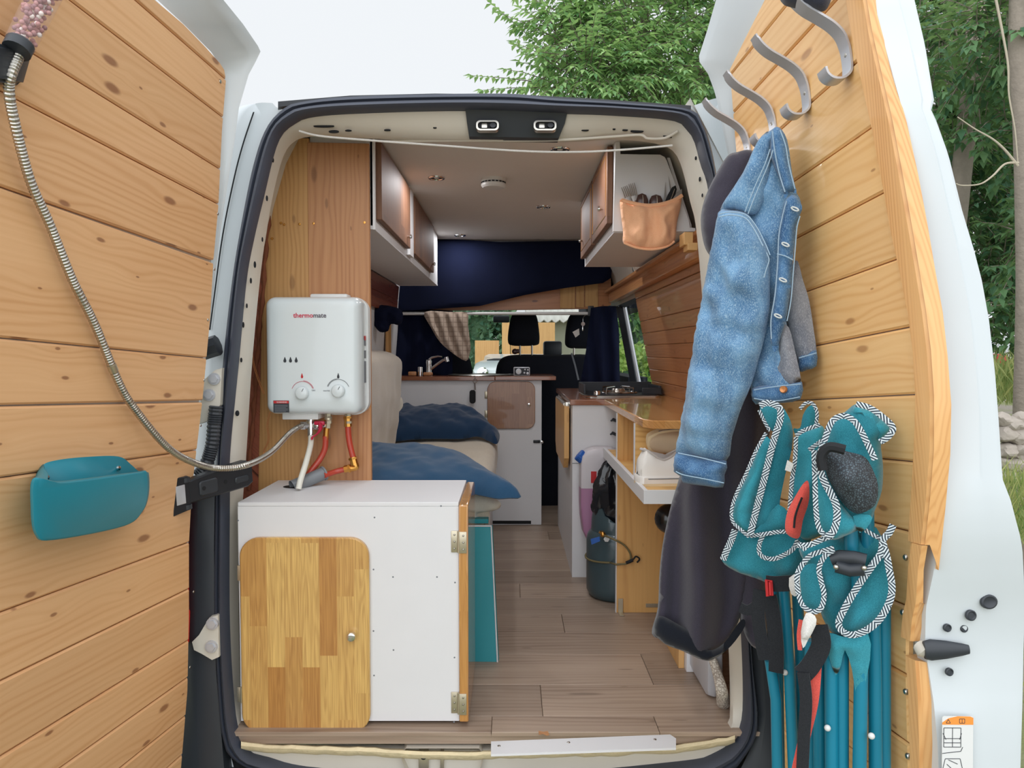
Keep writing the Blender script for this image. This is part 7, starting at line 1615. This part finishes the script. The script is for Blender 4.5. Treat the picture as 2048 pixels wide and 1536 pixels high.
# boards, building and car ahead
YF = 13.4
def brd(x0, y0, x1, y1, lab, Y=YF):
    p, q = at(x0, y0, Y), at(x1, y1, Y); tag(obj('fence_board', MB().box((p.x, Y, gz(p.x, Y)), (q.x, Y + .05, q.z), .004), M['ochre_board'], None, smooth=0), lab, 'board', 'ochre boards ahead of the van')
brd(950, 760, 998, 681, 'low ochre board ahead of the van beside the blue green hedge'); brd(1004, 760, 1020, 645, 'tall narrow ochre post board seen left of the middle headrest', YF - .3); brd(1021, 760, 1110, 645, 'wide ochre board seen right of the middle headrest', YF + .2)
bw = thing('outbuilding', 'pale rendered outbuilding with a corrugated roof ahead of the van', 'building', at(1150, 760, 14.5))
p, q = at(1070, 760, 14.5), at(1260, 640, 14.5); obj('wall', MB().box((p.x, 14.5, gz(1, 14.5)), (q.x + 2, 17, q.z)), M['render'], bw, smooth=0)
rows = [[Vector((p.x - .2 + k * .0425, y, z + .035 * math.sin(k * PI / 2))) for k in range(140)] for y, z in ((14.2, q.z - .02), (17, q.z + .5))]
rf = obj('roof', MB().loft(rows), M['roof_sheet'], bw, smooth=60, label='corrugated roof'); rf.modifiers.new('thick', 'SOLIDIFY').thickness = .03
YV = 9.0
cv = thing('car', 'white car parked facing the van, seen between the front seats', 'car', at(1060, 760, YV)); cx = at(1060, 740, YV).x; cz0 = gz(cx, YV)
zh, zr, zg_ = at(1000, 736, YV).z, at(1000, 714, YV + 1.5).z, at(1000, 747, YV).z
mb = MB(); rows = []
for y, zt_, wt_ in ((YV, zg_ - .0, .78), (YV + .02, zh - .03, .82), (YV + .15, zh, .85), (YV + 1.1, zh + .09, .86), (YV + 1.75, zr - .01, .66), (YV + 2.6, zr + .02, .66), (YV + 3.6, zh + .2, .8), (YV + 4.0, zh - .1, .8)):
    rows.append([Vector((cx + x, y, z)) for x, z in ((-.86, cz0 + .25), (-.88, zh - .3 if zt_ > zh - .25 else zt_ - .05), (-wt_, zt_ - .04), (-wt_ + .08, zt_), (wt_ - .08, zt_), (wt_, zt_ - .04), (.88, zh - .3 if zt_ > zh - .25 else zt_ - .05), (.86, cz0 + .25))])
mb.loft(rows); n = 8; mb.add(rows[0] + rows[-1], [list(range(n)), list(range(n, 2 * n))[::-1]])
obj('body', mb, M['white_gloss'], cv, smooth=35)
y0, y1 = YV + 1.2, YV + 1.62
obj('windscreen', MB().add([Vector((cx + x, y, z)) for x, y, z in ((-.68, y0, zh + .112), (.68, y0, zh + .112), (.56, y1, zr - .022), (-.56, y1, zr - .022))] + [Vector((cx + x, y + .02, z - .02)) for x, y, z in ((-.68, y0, zh + .112), (.68, y0, zh + .112), (.56, y1, zr - .022), (-.56, y1, zr - .022))], [[0, 1, 2, 3], [7, 6, 5, 4], [0, 4, 5, 1], [2, 6, 7, 3]]), M['hole'], cv, smooth=0)
zc = (zg_ + zh) / 2 - .04
for k in range(7): obj('grille_slot', MB().box((cx - .46 + k * .075, YV - .012, zc - .055), (cx - .42 + k * .075, YV + .03, zc + .045), .012), M['hole'], cv)
for s in (-.70, .40): obj('headlamp', MB().lathe([(.085, 0), (.085, .02), (.07, .03), (1e-6, .035)], facing((cx + s, YV - .005, zc + .01), (0, -1, 0)), 20), M['chrome'], cv)
for s in (-.86, .86):
    for y in (YV + .7, YV + 3.2): obj('wheel', MB().cyl((cx + s - .1, y, cz0 + .33), (cx + s + .1, y, cz0 + .33), .33, 24, bev=.03), M['rubber'], cv)
# stones and grass at the right edge
c0 = A(2035, 880, 5.0)
spots = [(2006, 838, 15), (2026, 848, 17), (2044, 836, 13), (2010, 868, 18), (2034, 872, 19), (2056, 868, 18), (2014, 900, 17), (2040, 903, 19), (2004, 925, 14), (2028, 930, 17), (2056, 930, 18), (2012, 952, 15), (2042, 956, 18), (2066, 900, 18)]
places = ('at the top left of the rubble heap', 'at the top of the rubble heap', 'at the top right of the rubble heap', 'on the left flank of the rubble heap', 'in the middle of the upper rubble', 'at the right of the upper rubble', 'below the left flank of the heap', 'in the middle of the heap', 'low at the left of the heap', 'low in the middle of the heap', 'low at the right of the heap', 'at the foot of the heap on the left', 'at the foot of the heap on the right', 'at the far right of the heap')
for i, (px, py, r) in enumerate(spots):
    c = A(px, py, 5.0); R_ = r * 5.0 / 1500 * 1.15; b_ = bmesh.new(); bmesh.ops.create_icosphere(b_, subdivisions=3, radius=1)
    for v in b_.verts:
        k = 1 + .32 * fbm(v.co.x * 1.1 + i * 3, v.co.y * 1.1, v.co.z * 1.1, 2); v.co = Vector((v.co.x * 1.15, v.co.y, v.co.z * .8)) * k * R_
    tag(obj('stone', MB().bm(b_, Matrix.Translation(c)), M['stone'], None, smooth=25), 'grey rubble stone ' + places[i], 'stone', 'stones of the rubble heap by the right door')
hp_ = A(2040, 960, 5.25); rows = []
for j in range(12):
    rows.append([Vector((x, y, gz(x, y) + max(0, (.62 - .25 * abs(y - hp_.y - .3))) * max(0, 1 - ((x - hp_.x - .2) / 1.1) ** 2) + .05 * fbm(x * 4, y * 4))) for x in [hp_.x - 1 + 2.4 * k / 16 for k in range(17)] for y in [hp_.y + .1 + 2.4 * j / 11]])
obj('earth_bank', MB().loft(rows), M['ground'], gr, smooth=60)
vs, fs = [], []
for _ in range(2600):
    y = rnd.uniform(1.0, 9.0); x = rnd.uniform(2.0, 6.5); p = Vector((x, y, gz(x, y) + (.3 if y > 3 else 0) * rnd.random())); leaf(vs, fs, p, (Vector((0, 0, 1)) + rv() * .45).normalized(), rv(), .16 + .22 * rnd.random(), .006)
for _ in range(900):
    px, py = rnd.uniform(1980, 2090), rnd.uniform(965, 1100); p = A(px, py, rnd.uniform(4.0, 4.6)); leaf(vs, fs, p, (Vector((0, 0, 1)) + rv() * .6).normalized(), rv(), .10 + .12 * rnd.random(), .004)
for _ in range(900):
    px, py = rnd.uniform(1985, 2100), rnd.uniform(745, 815); p = A(px, py, rnd.uniform(6.0, 8)); leaf(vs, fs, p, (Vector((0, 0, 1)) + rv() * .6).normalized(), rv(), .16 + .16 * rnd.random(), .008)
tag(obj('grass', MB().add(vs, fs), M['grass'], None, smooth=0), 'long pale grass growing round the rubble heap', 'grass', kind='stuff')
for (px, py, w, h, m, lab) in ((2012, 716, 10, 8, M['red'], 'small red thing far off between the trees'), (2036, 690, 18, 10, M['white_gloss'], 'small white thing far off between the trees')):
    p, q = A(px - w, py + h, 16), A(px + w, py - h, 16); tag(obj('distant_vehicle', MB().box((p.x, p.y, p.z - .6), (q.x, p.y + 1.2, q.z), .1), m, None), lab, 'vehicle')
SKY_FRONT, SKY_BACK, FILL_W = .95, 2.35, 2.4
# ---------- light, sky, camera ----------
sc = bpy.context.scene
w = bpy.data.worlds.new('World'); sc.world = w; w.use_nodes = True; nt = w.node_tree; bg = nt.nodes['Background']
tc = nt.nodes.new('ShaderNodeTexCoord'); dt = nt.nodes.new('ShaderNodeVectorMath'); dt.operation = 'DOT_PRODUCT'
nt.links.new(tc.outputs['Generated'], dt.inputs[0]); dt.inputs[1].default_value = Vector((-.15, -.78, .60)).normalized()
mr = nt.nodes.new('ShaderNodeMapRange'); mr.interpolation_type = 'SMOOTHSTEP'; nt.links.new(dt.outputs['Value'], mr.inputs[0])
mr.inputs[1].default_value = -.1; mr.inputs[2].default_value = 1.0; mr.inputs[3].default_value = SKY_FRONT; mr.inputs[4].default_value = SKY_BACK
nt.links.new(mr.outputs[0], bg.inputs['Strength']); bg.inputs['Color'].default_value = (.93, .965, 1.0, 1)
for i, (x, y) in enumerate(((873, 355), (920, 470), (1120, 298), (1087, 413))):  # fill lights added at the unlit downlights to brighten the interior
    p = ceil_p(x, y); ld_ = bpy.data.lights.new('downlight_fill', 'AREA'); ld_.shape = 'DISK'; ld_.size = .06; ld_.energy = FILL_W; ld_.color = (.98, .98, 1.0)
    lo = bpy.data.objects.new('downlight_fill', ld_); C.objects.link(lo); lo.location = p + Vector((0, 0, -.008))
cd = bpy.data.cameras.new('camera'); cam = bpy.data.objects.new('camera', cd); C.objects.link(cam); cam.location = CAM; cam.rotation_euler = (PI / 2 - PITCH, 0, 0)
cd.sensor_fit = 'HORIZONTAL'; cd.sensor_width = 36; cd.lens = FP / 2048 * 36; cd.clip_end = 200; cd.clip_start = .02; sc.camera = cam
sc.view_settings.view_transform = 'Standard'; sc.view_settings.look = 'None'; sc.view_settings.gamma = 1; sc.view_settings.use_curve_mapping = False; sc.view_settings.exposure = 0.0
sc.cycles.max_bounces = 10; sc.cycles.diffuse_bounces = 6; sc.cycles.transparent_max_bounces = 12; sc.cycles.use_denoising = True; sc.cycles.sample_clamp_indirect = 6
for o in sc.objects:
    if o.type == 'LIGHT': o['kind'] = 'helper'
